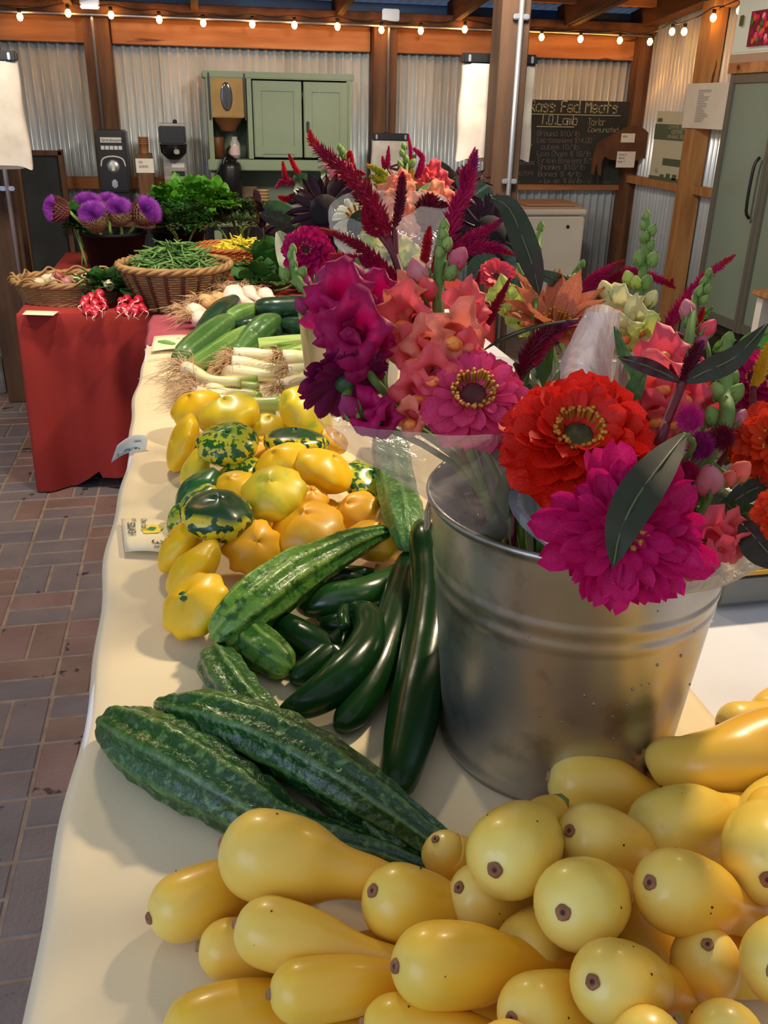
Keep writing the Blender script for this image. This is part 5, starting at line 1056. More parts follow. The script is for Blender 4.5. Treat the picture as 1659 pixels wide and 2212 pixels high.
# ---- spring garlic / leeks
lk = uvmat('leek_stalk_skin', [(0, (244, 234, 206)), (.35, (240, 234, 190)), (.7, (214, 222, 140)), (1, (150, 190, 92))], rough=.35, coat=.3)
lkw = uvmat('leek_white_skin', [(0, (246, 236, 212)), (.5, (242, 234, 190)), (1, (226, 226, 160))], rough=.35, coat=.3)
leekg = mat('leek_leaf', (150, 196, 96), .4, c2=(186, 212, 130), scale=8, stretch=(1, 6, 1), trans=.2)
band = mat('rubber_band', (196, 170, 120), .6)
def leeks(label, stalks, rt, seed, leaves=(), tie=None):
    first = pt(stalks[0][0][0][0], stalks[0][0][0][1], FT); t = thing('spring_garlic_bunch', (first.x, first.y, FT), label, 'spring garlic', 'spring garlic bunches')
    for k, (pa, m) in enumerate(stalks):
        P, R = [], []
        for x, y, rp, h in pa: p = pt(x, y, FT+h); r = rp*1.35*depth(p)/FPX; P.append(pt(x, y, FT+h+r)); R.append(r)
        q = MB().tube(P, R, 14, n=16).build('stalk', m, t, smooth=True)
        roots(q, P[0], (P[0]-P[1])+V((0, 0, .015)), rt*rg.uniform(.8, 1.2), 120, seed+k, 1.1, .0011, FT)
    for pa, w_ in leaves:
        P = [pt(x, y, FT+h+.012) for x, y, h in pa]; C_ = catmull([tuple(p) for p in P], 10); mb = MB()
        mb.sheet(lambda u, v: V(C_[min(10, int(round(u*10)))])+V((0, (v-.5)*w_*(1-.5*u), abs(v-.5)*w_*.4)), 10, 4); mb.build('leaf', leekg, t, smooth=True)
    if tie:
        (x, y0_, y1_, h) = tie; a = pt(x, y0_, FT+h+.03); b = pt(x, y1_, FT+.004); mb = MB(); c = (a+b)/2; ry = abs(a.y-b.y)/2+.006
        for s_ in range(2): mb.tube([c+V((.006*s_, ry*math.cos(q), .02*math.sin(q))) for q in [i*PI/8 for i in range(17)]], .0016, 5, cap=False)
        mb.build('rubber_band', band, t, smooth=True)
rg = random.Random(21)
leeks('spring garlic bunch at the back left with big root tufts', [([(505, 766, 11, .03), (540, 766, 11, .03), (590, 770, 10, .03), (650, 776, 9, .03)], lkw), ([(502, 784, 12, .02), (530, 786, 11, .02), (560, 792, 10, .02), (620, 798, 9, .02)], lkw), ([(488, 800, 11, 0), (530, 806, 11, 0), (575, 812, 10, 0), (620, 815, 8, 0)], lkw)], .055, 3, [([(560, 752, .05), (640, 742, .055), (730, 738, .05)], .10), ([(600, 760, .045), (670, 755, .05), (735, 752, .05)], .07)])
leeks('spring garlic bunch at the back right with green tops', [([(610, 772, 12, .045), (640, 771, 11, .045), (690, 777, 9, .045), (740, 782, 9, .045)], lk), ([(622, 802, 11, .03), (650, 800, 11, .03), (710, 796, 9, .03), (760, 792, 8, .03)], lk), ([(608, 836, 12, .01), (640, 826, 12, .01), (690, 812, 10, .01), (740, 805, 8, .01)], lkw)], .055, 13, [([(650, 760, .06), (700, 748, .07), (735, 735, .08)], .05), ([(670, 768, .06), (715, 760, .06), (750, 752, .07)], .04)])
leeks('front spring garlic bunch with wild roots and rubber band', [([(402, 795, 11, .03), (425, 808, 11, .03), (455, 822, 9, .03), (520, 826, 8, .03)], lkw), ([(425, 826, 8, .02), (470, 825, 9, .02), (520, 822, 8, .02), (555, 820, 7, .02)], lk), ([(430, 846, 9, .01), (475, 838, 10, .01), (520, 834, 8, .01), (560, 836, 7, .01)], lk), ([(440, 858, 9, 0), (490, 850, 9, 0), (540, 852, 8, 0), (560, 858, 7, 0)], lk)], .085, 23, tie=(497, 816, 858, .02))
leeks('front lowest spring garlic stalk with a cut green end', [([(428, 848, 11, .035), (455, 862, 12, .035), (500, 872, 12, .03), (560, 873, 11, .03), (608, 872, 12, .03)], lk), ([(545, 890, 8, .01), (575, 889, 8, .01), (595, 887, 9, .01)], lk)], .08, 33)
# ---- pattypans
pyl = uvmat('pattypan_yellow', [(0, (238, 192, 20)), (.5, (244, 198, 14)), (1, (236, 182, 18))], rough=.42, coat=.12, ncol=(232, 214, 70), nscale=30, nlo=.6, nhi=.75, sss=.08)
pyo = uvmat('pattypan_golden', [(0, (232, 178, 36)), (.5, (236, 176, 28)), (1, (228, 166, 26))], rough=.42, coat=.12, ncol=(240, 196, 50), nscale=24, nlo=.6, nhi=.8, sss=.08)
pyg = uvmat('pattypan_lime', [(0, (234, 206, 36)), (.5, (238, 208, 34)), (1, (222, 204, 56))], rough=.42, coat=.12, ncol=(160, 190, 60), nscale=26, nlo=.55, nhi=.72)
pmo = uvmat('pattypan_mottled', [(0, (220, 210, 50)), (.45, (232, 212, 44)), (.75, (150, 170, 44)), (1, (40, 96, 46))], rough=.3, coat=.35, ncol=(30, 96, 44), nscale=75, nlo=.50, nhi=.535)
pmc = uvmat('pattypan_green_capped', [(0, (226, 210, 50)), (.30, (232, 210, 40)), (.52, (228, 208, 40)), (.58, (28, 76, 44)), (1, (24, 66, 42))], rough=.3, coat=.35, ncol=(24, 74, 42), nscale=62, nlo=.50, nhi=.53)
pgr = uvmat('pattypan_green', [(0, (36, 96, 56)), (.5, (40, 110, 58)), (1, (24, 76, 48))], rough=.3, coat=.35, ncol=(80, 140, 60), nscale=30, nlo=.6, nhi=.75)
pst = mat('pattypan_stem', (52, 110, 50), .5, c2=(110, 150, 70), scale=30)
def pattypan(x, y, rp, h, ax, m, label, sq=.72, lobes=9, amp=.05, stem=True, base=None, top=.64):
    n = cv(*ax) if len(ax) == 3 else V(ax[:3]); M = basis(n); r = rp*1.2/FPX; rp *= 1.12
    for _ in range(5): c = pt(x, y, FT+h+r*.8); r = rp*depth(c)/FPX
    t = thing('pattypan_squash', (c.x, c.y, FT+h), label, 'squash', 'pattypan squash pile'); sd = x*.1
    prof = [(.001, -.60), (.25, -.60), (.55, -.54), (.80, -.36), (.95, -.14), (1.0, .06), (.95, .24), (.80, .40), (.60, .52), (.40, top*.93), (.22, top*.985), (.1, top), (.001, top)]
    cc_ = catmull(prof, 26)
    def fn(a, q, z): 
        k = 1+amp*math.cos(lobes*a+sd)*max(0, 1-abs(z)*1.4)*min(1, q*1.5)+.05*noise.noise(V((math.cos(a)*q*2+sd, math.sin(a)*q*2, z*2))); return q*r*k, z*r*sq/.62*(.9+.08*math.cos(2*a+sd))
    MB().lathe([(max(q, .001), z) for q, z in cc_], c, 36, M, fn).build('flesh', m, t, smooth=True)
    bz = -.62*r*sq/.62*.9
    if stem == 'blossom': MB().lathe([(r*.16, -.0005), (r*.15, .001), (.0005, .0012)], c+M @ V((0, 0, top*r*sq/.62*.92)), 10, M, fn=lambda a, q, z: (q*(1+.25*math.cos(2*a)), z)).build('blossom_mark', mat('dark_green_spot', (36, 96, 44), .6), t, smooth=True)
    elif stem:
        e = c+M @ V((0, 0, bz*.98)); MB().tube([e, e-n*r*.22, e-n*r*.42+V((0, 0, .003))], [r*.16, r*.12, r*.16], 8, n=6, ridges=5, ramp=.2).build('stem', pst, t, smooth=True)
    return t
PT = [ # x, y, r px, h, axis(cam: right, up, toward), material, label, squash
 (419, 1290, 0, 0, (0, 0, 1), None, None, .6),
 (424, 1310, 71, .000, (-.45, .55, .70), pyl, 'yellow pattypan with a green dot, nearest the front', .62, 'blossom'),
 (419, 1228, 68, .004, (-.62, .62, .25), pyl, 'smooth yellow pattypan just behind the green-dotted one', .52, False),
 (392, 1178, 60, .008, (-.72, .55, .25), pyl, 'large yellow pattypan by the squash price card', .55, False),
 (546, 1184, 58, .008, (.3, .35, .8), pyo, 'deeply scalloped golden pattypan behind the pale cucumber', .7, False),
 (666, 1150, 73, .000, (-.1, .75, .6), pyo, 'biggest golden-orange pattypan in the shaded centre', .72, False),
 (817, 1168, 60, .000, (.1, .85, .4), pyo, 'golden pattypan beneath the light green warty cucumber', .66, False),
 (770, 1112, 50, .000, (-.5, .6, .5), pyo, 'shaded golden pattypan with a thick green stem', .75, True),
 (790, 1046, 54, .006, (.45, .6, .4), pmo, 'yellow pattypan freckled green at the right of the pile', .62, False),
 (395, 958, 58, .010, (-.85, .3, .35), pyl, 'yellow pattypan standing on edge at the far left', .45, False),
 (425, 884, 50, .018, (-.3, .75, .5), pyl, 'bright yellow pattypan at the back left corner', .7, False),
 (495, 898, 60, .030, (-.2, .8, .45), pyg, 'yellow-lime pattypan at the back touching the roots', .66, False),
 (582, 925, 38, .020, (.1, .8, .5), pyg, 'small lime-tinted pattypan at the back centre', .7, False),
 (660, 898, 62, .035, (.75, .45, .3), pyg, 'large lemon pattypan tilted right at the back', .7, False),
 (718, 952, 32, .020, (.5, .6, .4), pyo, 'small orange-yellow pattypan beside the plastic sleeve', .7, False),
 (411, 980, 32, .0, (-.5, .5, .5), pgr, 'dark green pattypan peeking behind the far left ones', .8, False),
 (421, 1016, 46, .008, (-.8, .3, .45), pyg, 'pale lemon pattypan on edge at the left side', .5, False),
 (428, 1062, 56, .004, (-.6, .6, .4), pgr, 'all-green pattypan at the left side of the pile', .55, False),
 (518, 1018, 42, .03, (-.3, .8, .4), pmo, 'little mottled pattypan behind the two central ones', .6, False),
 (506, 1056, 44, .03, (-.2, .7, .6), pyl, 'yellow pattypan tucked left of the central pale one', .7, False),
 (430, 1092, 48, .016, (-.6, .55, .5), pmo, 'mottled pattypan behind the green-capped one', .6, False),
 (386, 1118, 30, .006, (-.6, .4, .6), pmo, 'yellow-green pattypan edge above the price card', .6, False),
 (610, 1002, 54, .045, (-.4, .7, .5), pyl, 'yellow pattypan on top near the centre', .66, False),
 (638, 958, 62, .04, (.05, .95, .25), pmc, 'yellow pattypan with a large green patch at the back', .5, True),
 (700, 1018, 60, .04, (.45, .75, .35), pyl, 'smooth yellow pattypan on top at the right', .66, False),
 (670, 1078, 36, .03, (.2, .6, .6), pyo, 'small golden pattypan under the right-hand top one', .7, False),
 (591, 1068, 64, .06, (-.1, .60, .70), pyg, 'pale lemon pattypan with green blush at the centre top', .66, False),
 (492, 960, 60, .06, (.0, .75, .6), pmo, 'green-and-yellow speckled pattypan on top at the back', .60, 'blossom'),
 (471, 1115, 70, .05, (.1, .80, .5), pmc, 'speckled pattypan with a dark green cap on top', .62, False),
 (700, 1100, 30, .0, (0, .8, .5), pyo, 'shaded pattypan at the very bottom of the pile', .7, False),
 (560, 1120, 46, .0, (0, .8, .5), pyo, 'bottom pattypan under the green-capped one', .7, False),
 (560, 980, 46, .0, (0, .8, .5), pyo, 'bottom pattypan between the speckled and patched ones', .7, False)]
for q in PT:
    if q[5] is None: continue
    pattypan(q[0], q[1], q[2], q[3], q[4], q[5], q[6], q[7], stem=q[8], amp=.10 if 'scalloped' in q[6] else .05)
# ---- the galvanized bucket
bkt = mat('galvanized_steel', (196, 194, 188), .34, .9, c2=(164, 162, 154), scale=6, lo=.3, hi=.7, bump=.10, bscale=16, c3=(132, 130, 118), s3=11, l3=.54, h3=.68)
BX, BY, B0, B1, BH = .428, .892, .148, .179, .345
t = thing('metal_bucket', (BX, BY, FT), 'galvanized metal bucket full of flower stems', 'bucket')
prof = [(B0-.004, .012), (B0-.002, .0), (B0+.003, .0), (B0+.005, .010), (B0+.001, .016)]
prof += [(B0+(B1-B0)*(z/BH)+(.0011 if abs(z-.235) < .005 or abs(z-.258) < .005 else 0), z) for z in [.03+.004*k for k in range(78)] if z < BH-.008]
prof += [(B1, BH-.006), (B1+.004, BH-.004), (B1+.005, BH), (B1+.002, BH+.004), (B1-.002, BH+.002), (B1-.003, BH-.01)]
MB().lathe(prof, (BX, BY, FT), 96).build('wall', bkt, t, smooth=True)
MB().lathe([(B1-.003, BH-.008), (B0+.0, .02), (.001, .02)], (BX, BY, FT), 64).build('inside', bkt, t, smooth=True)
for a in (-.02, PI-.02):
    e = V((BX+(B1-.002)*math.cos(a-.35), BY+(B1-.002)*math.sin(a-.35), FT+BH-.045)); n_ = V((math.cos(a-.35), math.sin(a-.35), 0))
    MB().rbox(e+n_*.004, (.006, .04, .03), .004, Matrix.Rotation(a-.35, 3, 'Z')).build('ear', bkt, t); 
    if a < 1: MB().tube([e+n_*.008, e+n_*.016+V((0, 0, -.01)), e+n_*.008+V((0, 0, -.018))], .003, 6, n=6).build('handle_hook', galv, t, smooth=True)
sm = MB(); a = -1.15
for k in range(2): pass
dr = MB(); rg = random.Random(77)
for k in range(22):
    a = -PI/2+rg.gauss(-.1, .35); z = rg.uniform(.12, .24) if k % 3 else rg.uniform(.05, .3); r = B0+(B1-B0)*z/BH+.0006; s_ = rg.uniform(.0008, .0018); dr.ball((BX+r*math.cos(a), BY+r*math.sin(a), FT+z), s_, Matrix.Rotation(a, 3, 'Z'), 6, 4, (.5, 1, 1.2))
dr.build('water_drops', mat('water_drop', (150, 148, 138), .12, .85), t, smooth=True, kind='stuff')
# grey tub with yellow rim at the right
a = pt(1575, 1316, FT); b = pt(1720, 1305, FT); top_ = 1.5-(1.5-FT)*1
hh = pY(1600, 1238, a.y).z-FT
t = thing('grey_tub', ((a.x+.16), a.y+.12, FT), 'grey rectangular tub with a yellow rim behind the metal bucket', 'tub')
MB().rbox((a.x+.20, a.y+.15, FT+hh/2), (.46, .30, hh), .012).build('body', mat('tub_grey', (120, 124, 122), .5, c2=(104, 108, 106), scale=5), t)
for yy_ in (a.y+.004, a.y+.296): MB().rbox((a.x+.20, yy_, FT+hh), (.48, .014, .014), .004).build('rim', mat('rim_yellow', (206, 160, 50), .5), t)
for xx_ in (a.x-.03, a.x+.43): MB().rbox((xx_, a.y+.15, FT+hh), (.014, .30, .014), .004).build('rim', mat('rim_yellow', (206, 160, 50), .5), t)
# ================================================================== flowers
def pet(name, c, c2=None, tr=.3, rough=.55): return mat(name, c, rough, c2=c2 or tuple(int(v*.8) for v in c), scale=30, trans=tr, spec=.3)
P_red = pet('petal_red', (238, 42, 16), (206, 26, 10)); P_mag = pet('petal_magenta', (224, 28, 118), (200, 18, 98)); P_pink = pet('petal_pink', (234, 76, 126), (214, 54, 106)); P_vmag = pet('petal_deep_magenta', (204, 12, 104), (168, 6, 80))
P_pur = pet('petal_purple', (140, 14, 84), (104, 8, 62)); P_peach = pet('petal_peach', (224, 142, 98), (206, 118, 84)); P_or = pet('petal_orange', (236, 74, 20), (214, 50, 16)); P_wh = pet('petal_white', (236, 234, 214), (222, 224, 190)); P_dk = pet('petal_black_maroon', (54, 12, 26), (34, 8, 16), .1)
P_cor = pet('petal_coral', (250, 112, 96), (242, 88, 108)); P_cor2 = pet('petal_salmon', (252, 158, 122), (244, 122, 104)); P_smag = pet('snap_magenta', (186, 12, 92), (154, 6, 72)); P_spk = pet('snap_pink_violet', (188, 60, 112), (160, 40, 96)); P_spk2 = pet('snap_rose', (240, 98, 112), (226, 74, 96)); P_crm = pet('snap_cream', (236, 226, 164), (216, 214, 140)); P_lime = pet('snap_lime', (214, 226, 116), (196, 208, 96)); P_pch = pet('snap_peach', (240, 168, 126), (232, 142, 104)); P_bpk = pet('snap_pale_pink', (222, 150, 150), (206, 90, 120))
yel = mat('palate_yellow', (246, 158, 60), .5, c2=(240, 112, 72), scale=.9, lo=.45, hi=.55); anth = mat('anther_gold', (222, 164, 50), .6, c2=(190, 120, 40), scale=50); cen = mat('disc_dark', (96, 40, 30), .8, c2=(60, 28, 24), scale=60); greenc = mat('bud_green', (142, 166, 84), .7, c2=(108, 140, 60), scale=30, bump=.1); grn = mat('stem_green', (112, 142, 64), .65, c2=(86, 118, 48), scale=20); grnd = mat('stem_dark_green', (60, 90, 44), .55, c2=(46, 72, 34), scale=20); redst = mat('stem_dark_red', (110, 20, 36), .5, c2=(84, 14, 26), scale=20)
lfd = mat('leaf_dark_bronze', (36, 50, 20), .6, c2=(52, 34, 24), scale=10, trans=.15); lfg = mat('leaf_green', (70, 112, 42), .45, c2=(50, 82, 40), scale=10, trans=.25); lfm = mat('leaf_maroon', (70, 26, 36), .45, c2=(56, 22, 28), scale=12, trans=.1); lfb = mat('leaf_bluegreen', (64, 96, 80), .4, c2=(50, 78, 60), scale=10, trans=.2); lfl = mat('leaf_bright', (96, 160, 50), .45, c2=(70, 132, 40), scale=10, trans=.3)
BC = V((BX, BY, FT)); 
BB = V((.80, 1.62, FT)); BB2 = V((.40, 2.35, FT))         # buckets behind
def down(p, b=None, r1=None, h=.345, seed=0):
    """points from a flower head into its bucket"""
    b = b or BC; r1 = r1 or B1*.72; rg = random.Random(seed+int(p.x*1000)); d = V((p.x-b.x, p.y-b.y, 0)); d = d*(min(1, r1/d.length) if d.length > 1e-4 else 1)
    top = b+d+V((0, 0, min(h+.01, max(.05, p.z-b.z-.05)))); return [top, b+d*.15+V((rg.uniform(-.03, .03), rg.uniform(-.03, .03), .03))]
def rad_(px, k): return px*k/FPX
def petal_mesh(name, m, W=.34, notch=.05, cup=.25, curl=.1, pointed=False, nu=9, nv=4, seed=0):
    mb = MB()
    def f(u, v):
        s = (v-.5)*2
        if pointed: w_ = W*math.sin(PI*min(1, .10+.90*u))**.75*(1 if u < .6 else max(.0, 1-((u-.6)/.42)**2)); y = u
        else: w_ = W*(.30+.70*math.sin(min(1.57, u*2.1)))*math.sqrt(max(0.02, 1-(max(0, u-.62)/.385)**2.6)); y = u-notch*(u**8)*(1-abs(s))+.02*math.sin(u*9+seed)*s
        return V((s*w_, y, cup*s*s*w_+curl*u*u+.03*math.sin(s*5+seed)*u-.03*math.cos(s*9)*u))
    mb.sheet(f, nu, nv); return mb.mesh('petal', m)
def zinnia(name, x, y, rp, k, n, m, layers, label, disc=.18, discm=None, stemm=None, b=None, W=.30, pointed=False, cup=.3, curl=-.1, group=None, cat='flower', seedv=0, stam=40, r1=None, h=.345, twist=.0, dome=0., lr=.08):
    c = pd(x, y, k); R = rad_(rp, k); z = cv(*n); M = basis(z, UP if abs(z.dot(UP)) < .95 else RT); rg = random.Random(x*7+y)
    bb_ = b or BC
    t = thing(name, (bb_.x, bb_.y, bb_.z+.02), label, cat, group); o0 = org(t)
    ms = [petal_mesh('petal', m, W*rg.uniform(.85, 1.15), rg.uniform(.02, .09), cup*rg.uniform(.5, 1.4), curl*rg.uniform(.3, 1.8), pointed, seed=s_+seedv) for s_ in range(4)]
    M4 = M.to_4x4()
    for li, (cnt, L, el, z0) in enumerate(layers):
        for q in range(cnt):
            a = 2*PI*(q+.5*(li % 2)+rg.uniform(-.25, .25))/cnt+li*.3; e = math.radians(el+rg.uniform(-9, 9)); l = R*L*rg.uniform(1-lr*1.4, 1+lr)
            mw = Matrix.Translation(c-o0) @ M4 @ Matrix.Rotation(a, 4, 'Z') @ Matrix.Translation((0, R*disc*.85, R*z0)) @ Matrix.Rotation(e, 4, 'X') @ Matrix.Rotation(rg.uniform(-.25, .25)+twist, 4, 'Y') @ Matrix.Scale(l*(1-disc*.5), 4)
            link('petal', rg.choice(ms), t, mw)
    zc = max(l[3] for l in layers)*R
    MB().ball(c+z*(zc*.5), R*disc, M, 14, 8, (1, 1, .7+dome)).build('disc', discm or cen, t, smooth=True)
    if stam:
        mb = MB()
        for q in range(stam):
            a = 2*PI*q/stam*3+rg.uniform(-.1, .1); rr = R*disc*rg.uniform(.8, 1.15); p = c+M @ V((rr*math.cos(a), rr*math.sin(a), zc*.5)); hh_ = R*(disc*.55+rg.uniform(.08, .16))
            e = p+M @ V((math.cos(a)*.35, math.sin(a)*.35, 1)).normalized()*hh_; mb.tube([p, e, e+z*R*.02], [R*.018, R*.026, R*.034], 5, cap=True)
        mb.build('stamens', anth, t, smooth=True, kind='stuff')
    MB().lathe([(.001, -R*.30), (R*.12, -R*.28), (R*.22, -R*.14), (R*.24, -R*.02), (R*.1, R*.02)], c, 14, M).build('calyx', grnd, t, smooth=True)
    s0 = c-z*R*.28; path = [s0, s0-z*R*.45+V((0, 0, -R*.15))]+down(c, b, r1, h)
    MB().tube(path, [.0042, .0038, .0034, .0034], 8, n=14).build('stem', stemm or grn, t, smooth=True)
    return t
LZ = [(17, 1.0, -8, 0), (16, .95, 4, .05), (15, .84, 17, .09), (13, .72, 31, .13), (12, .58, 46, .16), (10, .42, 60, .18)]
zinnia('zinnia', 1246, 952, 158, .80, (-.05, .50, .86), P_red, LZ[:5], 'large red double zinnia above the bucket rim', disc=.24, W=.34, cup=.3, curl=-.12, stam=60, discm=mat('disc_olive', (96, 96, 40), .8, c2=(60, 48, 24), scale=60), dome=-.25)
zinnia('zinnia', 1345, 1150, 172, .735, (-.05, .02, 1), P_mag, [(17, 1.0, -2, 0), (17, .90, 7, .04), (15, .78, 18, .08), (12, .58, 34, .11), (7, .38, 56, .13)], 'large magenta shaggy zinnia hanging over the bucket front', disc=.15, W=.20, cup=.5, curl=.02, stam=30, lr=.2)
zinnia('zinnia', 1022, 858, 120, .86, (-.02, .42, .9), P_pink, [(15, 1.0, -10, 0), (14, .88, 4, .05), (12, .70, 18, .09), (7, .42, 30, .11)], 'pink zinnia with an open golden centre, left of the red one', disc=.27, W=.30, cup=.25, curl=-.1, stam=60, dome=-.3, discm=mat('disc_rust', (110, 44, 36), .8, c2=(80, 30, 30), scale=60))
zinnia('zinnia', 663, 543, 56, 1.22, (-.08, .05, 1), P_vmag, [(17, 1.0, -4, 0), (16, .9, 8, .06), (14, .75, 20, .1), (12, .58, 34, .14), (9, .4, 52, .17)], 'round magenta zinnia at the far left of the bouquets', disc=.16, W=.26, cup=.3, stam=16)
zinnia('zinnia', 742, 822, 100, .88, (-.42, .78, -.42), P_pur, [(16, 1.0, -6, 0), (15, .92, 2, .03), (12, .7, 14, .08)], 'purple zinnia seen from behind, drooping over the squash', disc=.2, W=.28, cup=.3, stam=16)
zinnia('dahlia', 1197, 708, 132, 1.0, (.02, .66, .75), P_peach, [(11, 1.0, 30, 0), (10, .95, 44, .03)], 'peach flower with long pointed petals standing at the back', disc=.13, discm=anth, W=.20, cup=.3, pointed=True, stam=20)
zinnia('zinnia', 1672, 955, 92, .86, (-.45, .25, .85), P_or, LZ[:5], 'orange zinnia cut by the right edge', disc=.2, W=.28, stam=24)
zinnia('zinnia', 1690, 1110, 62, .78, (-.4, .1, .9), P_or, LZ[1:5], 'small orange zinnia low at the right edge', disc=.2, W=.28, stam=12)
zinnia('zinnia', 1628, 822, 74, .98, (-.2, .3, .9), P_vmag, LZ[:5], 'deep magenta zinnia behind the yellow celosia at right', disc=.2, W=.28, stam=20)
zinnia('zinnia', 768, 468, 52, 1.62, (-.25, .35, .9), P_wh, [(13, 1.0, -4, 0), (11, .8, 14, .05)], 'white zinnia with yellow centre in a clear sleeve', disc=.26, discm=anth, W=.2, cup=.25, stam=24, b=BB2, r1=.14)
zinnia('sunflower', 702, 455, 84, 1.75, (-.15, .12, 1), P_dk, [(20, 1.0, -6, 0), (18, .85, 10, .03)], 'almost black sunflower at the left of the back bouquet', disc=.42, discm=mat('disc_black', (22, 10, 14), .9), W=.17, cup=.2, pointed=True, stam=0, b=BB2, r1=.14)
zinnia('sunflower', 1058, 502, 88, 1.5, (.2, .08, 1), P_dk, [(20, 1.0, -6, 0), (18, .85, 10, .03)], 'almost black sunflower right of the magenta plumes', disc=.42, discm=mat('disc_black', (22, 10, 14), .9), W=.18, cup=.2, pointed=True, stam=0, b=BB, r1=.14)
zinnia('sunflower', 1000, 400, 60, 2.0, (.1, .5, .8), P_dk, [(16, 1.0, 6, 0), (12, .85, 20, .03)], 'small black sunflower at the top of the back bouquet', disc=.4, discm=mat('disc_black', (22, 10, 14), .9), W=.18, cup=.2, pointed=True, stam=0, b=BB2, r1=.14)
zinnia('zinnia', 1078, 460, 26, 1.6, (.3, .3, .9), P_or, LZ[1:4], 'tiny orange-red zinnia beside the mid post', disc=.2, W=.3, stam=0, b=BB, r1=.14)
zinnia('zinnia', 752, 430, 34, 1.8, (-.1, .3, .9), P_vmag, LZ[:4], 'bright magenta zinnia above the white one', disc=.2, W=.28, stam=0, b=BB2, r1=.14)
zinnia('zinnia', 1072, 600, 44, 1.35, (.1, .3, .9), P_spk2, LZ[1:4], 'small rose zinnia below the purple plumes at centre', disc=.2, W=.3, stam=12, b=BB, r1=.14)
# ---- snapdragons
def floret_mesh(m, seed=0):
    mb = MB(); prof = [(.14, -1.25), (.30, -1.0), (.42, -.55), (.46, -.15), (.60, .05), (.86, .12), (1.04, .02), (1.12, -.10)]
    def fn(a, r, z):
        up = math.sin(a); lob = abs(math.cos(a-PI/2)) if up > 0 else 1
        k = max(0, (r-.5)/.6); L = (1+.22*math.cos(2*(a-PI/2)*2)) if up > 0 else (1+.16*math.cos(3*(a+PI/2)))
        r2 = r*(1+(L-1)*k)*(1.12 if up > .2 else .95 if up > -.2 else 1.0); z2 = z+k*(.22*math.sin(a*7+seed)+.14*math.sin(a*13+seed*2)+(.25 if up > 0 else -.15)*abs(up)); return r2, z2
    mb.lathe(prof, (0, 0, 0), 28, None, fn); return mb.mesh('floret', m)
FM = {}
def fmesh(m, s):
    if (m.name, s) not in FM: FM[m.name, s] = floret_mesh(m, s*1.7)
    return FM[m.name, s]
pal_me = MB().ball((0, 0, 0), 1, None, 12, 7, (1, .75, .8)).mesh('palate', yel)
pal_pl = {}
def snap(label, stem, florets, buds, pm, cal=None, k0=.9, b=None, group=None, pal=True, stm=None, sr=.0045, r1=None, name='snapdragon', budm=None):
    """stem: [(x, y, k)...] top to bottom; florets: (x, y, r px, k, dir cam); buds: (x, y, r px, k[, material])"""
    b = b or BC; t = thing(name, (b.x, b.y, b.z+.02), label, 'flower', group); o0 = org(t)
    S_ = [pd(*s_) for s_ in stem]; path = S_+down(S_[-1], b, r1); n_ = len(path)
    if name == 'snapdragon' or stem: MB().tube(path, [sr*.6]+[sr]*(n_-1), 10, n=n_*6).build('stem', stm or grn, t, smooth=True)
    def near(p): return min((a.lerp(c_, f) for a, c_ in zip(path, path[1:]) for f in (0, .25, .5, .75, 1)), key=lambda q: (q-p).length+abs(q.z-p.z+.0)*.2)
    for i, (x, y, rp, k, d) in enumerate(florets):
        c = pd(x, y, k); R = rad_(rp, k); z = cv(*d); X = UP.cross(z).normalized(); M = Matrix((X, z.cross(X), z)).transposed()
        mw = Matrix.Translation(c-o0) @ M.to_4x4() @ Matrix.Rotation(random.Random(i+x).uniform(-.3, .3), 4, 'Z') @ Matrix.Scale(R, 4)
        f = link('floret', fmesh(pm[i % len(pm)], (i+x) % 3), t, mw)
        if pal: link('palate', pal_me, f, Matrix.Translation((0, -.30, .0)) @ Matrix.Scale(.38, 4))
        e = c-z*R*1.2; q = near(e); mb = MB(); mb.tube([q, (q+e)/2-V((0, 0, .003)), e], [.002, .002, .003], 6, n=5)
        mb.ball(e-z*R*.02, R*.26, M, 10, 6, (1, 1, .9)); mb.build('calyx', cal or grnd, t, smooth=True)
    for i, bu in enumerate(buds):
        x, y, rp, k = bu[:4]; c = pd(x, y, k); R = rad_(rp, k); q = near(c); d = (c-q)*.6+V((0, 0, 1))*max((c-q).length, .006); M = basis(d)
        mb = MB(); mb.lathe([(.001, -1.25*R), (.55*R, -1.0*R), (.95*R, -.2*R), (.85*R, .5*R), (.45*R, 1.1*R), (.001, 1.4*R)], c, 12, M, fn=lambda a, r, z: (r*(1+.08*math.cos(3*a)), z)); o = mb.build('bud', bu[4] if len(bu) > 4 else (budm or greenc), t, smooth=True)
        mb = MB(); 
        for s_ in range(5):
            a = s_*2*PI/5; mb.spike(c+M @ V((.75*R*math.cos(a), .75*R*math.sin(a), -.9*R)), c+M @ V((1.02*R*math.cos(a), 1.02*R*math.sin(a), .4*R)), R*.28)
        mb.tube([q, c+M @ V((0, 0, -1.0*R))], [.0018, .0022], 5); mb.build('sepals', grn, o, smooth=True)
    return t
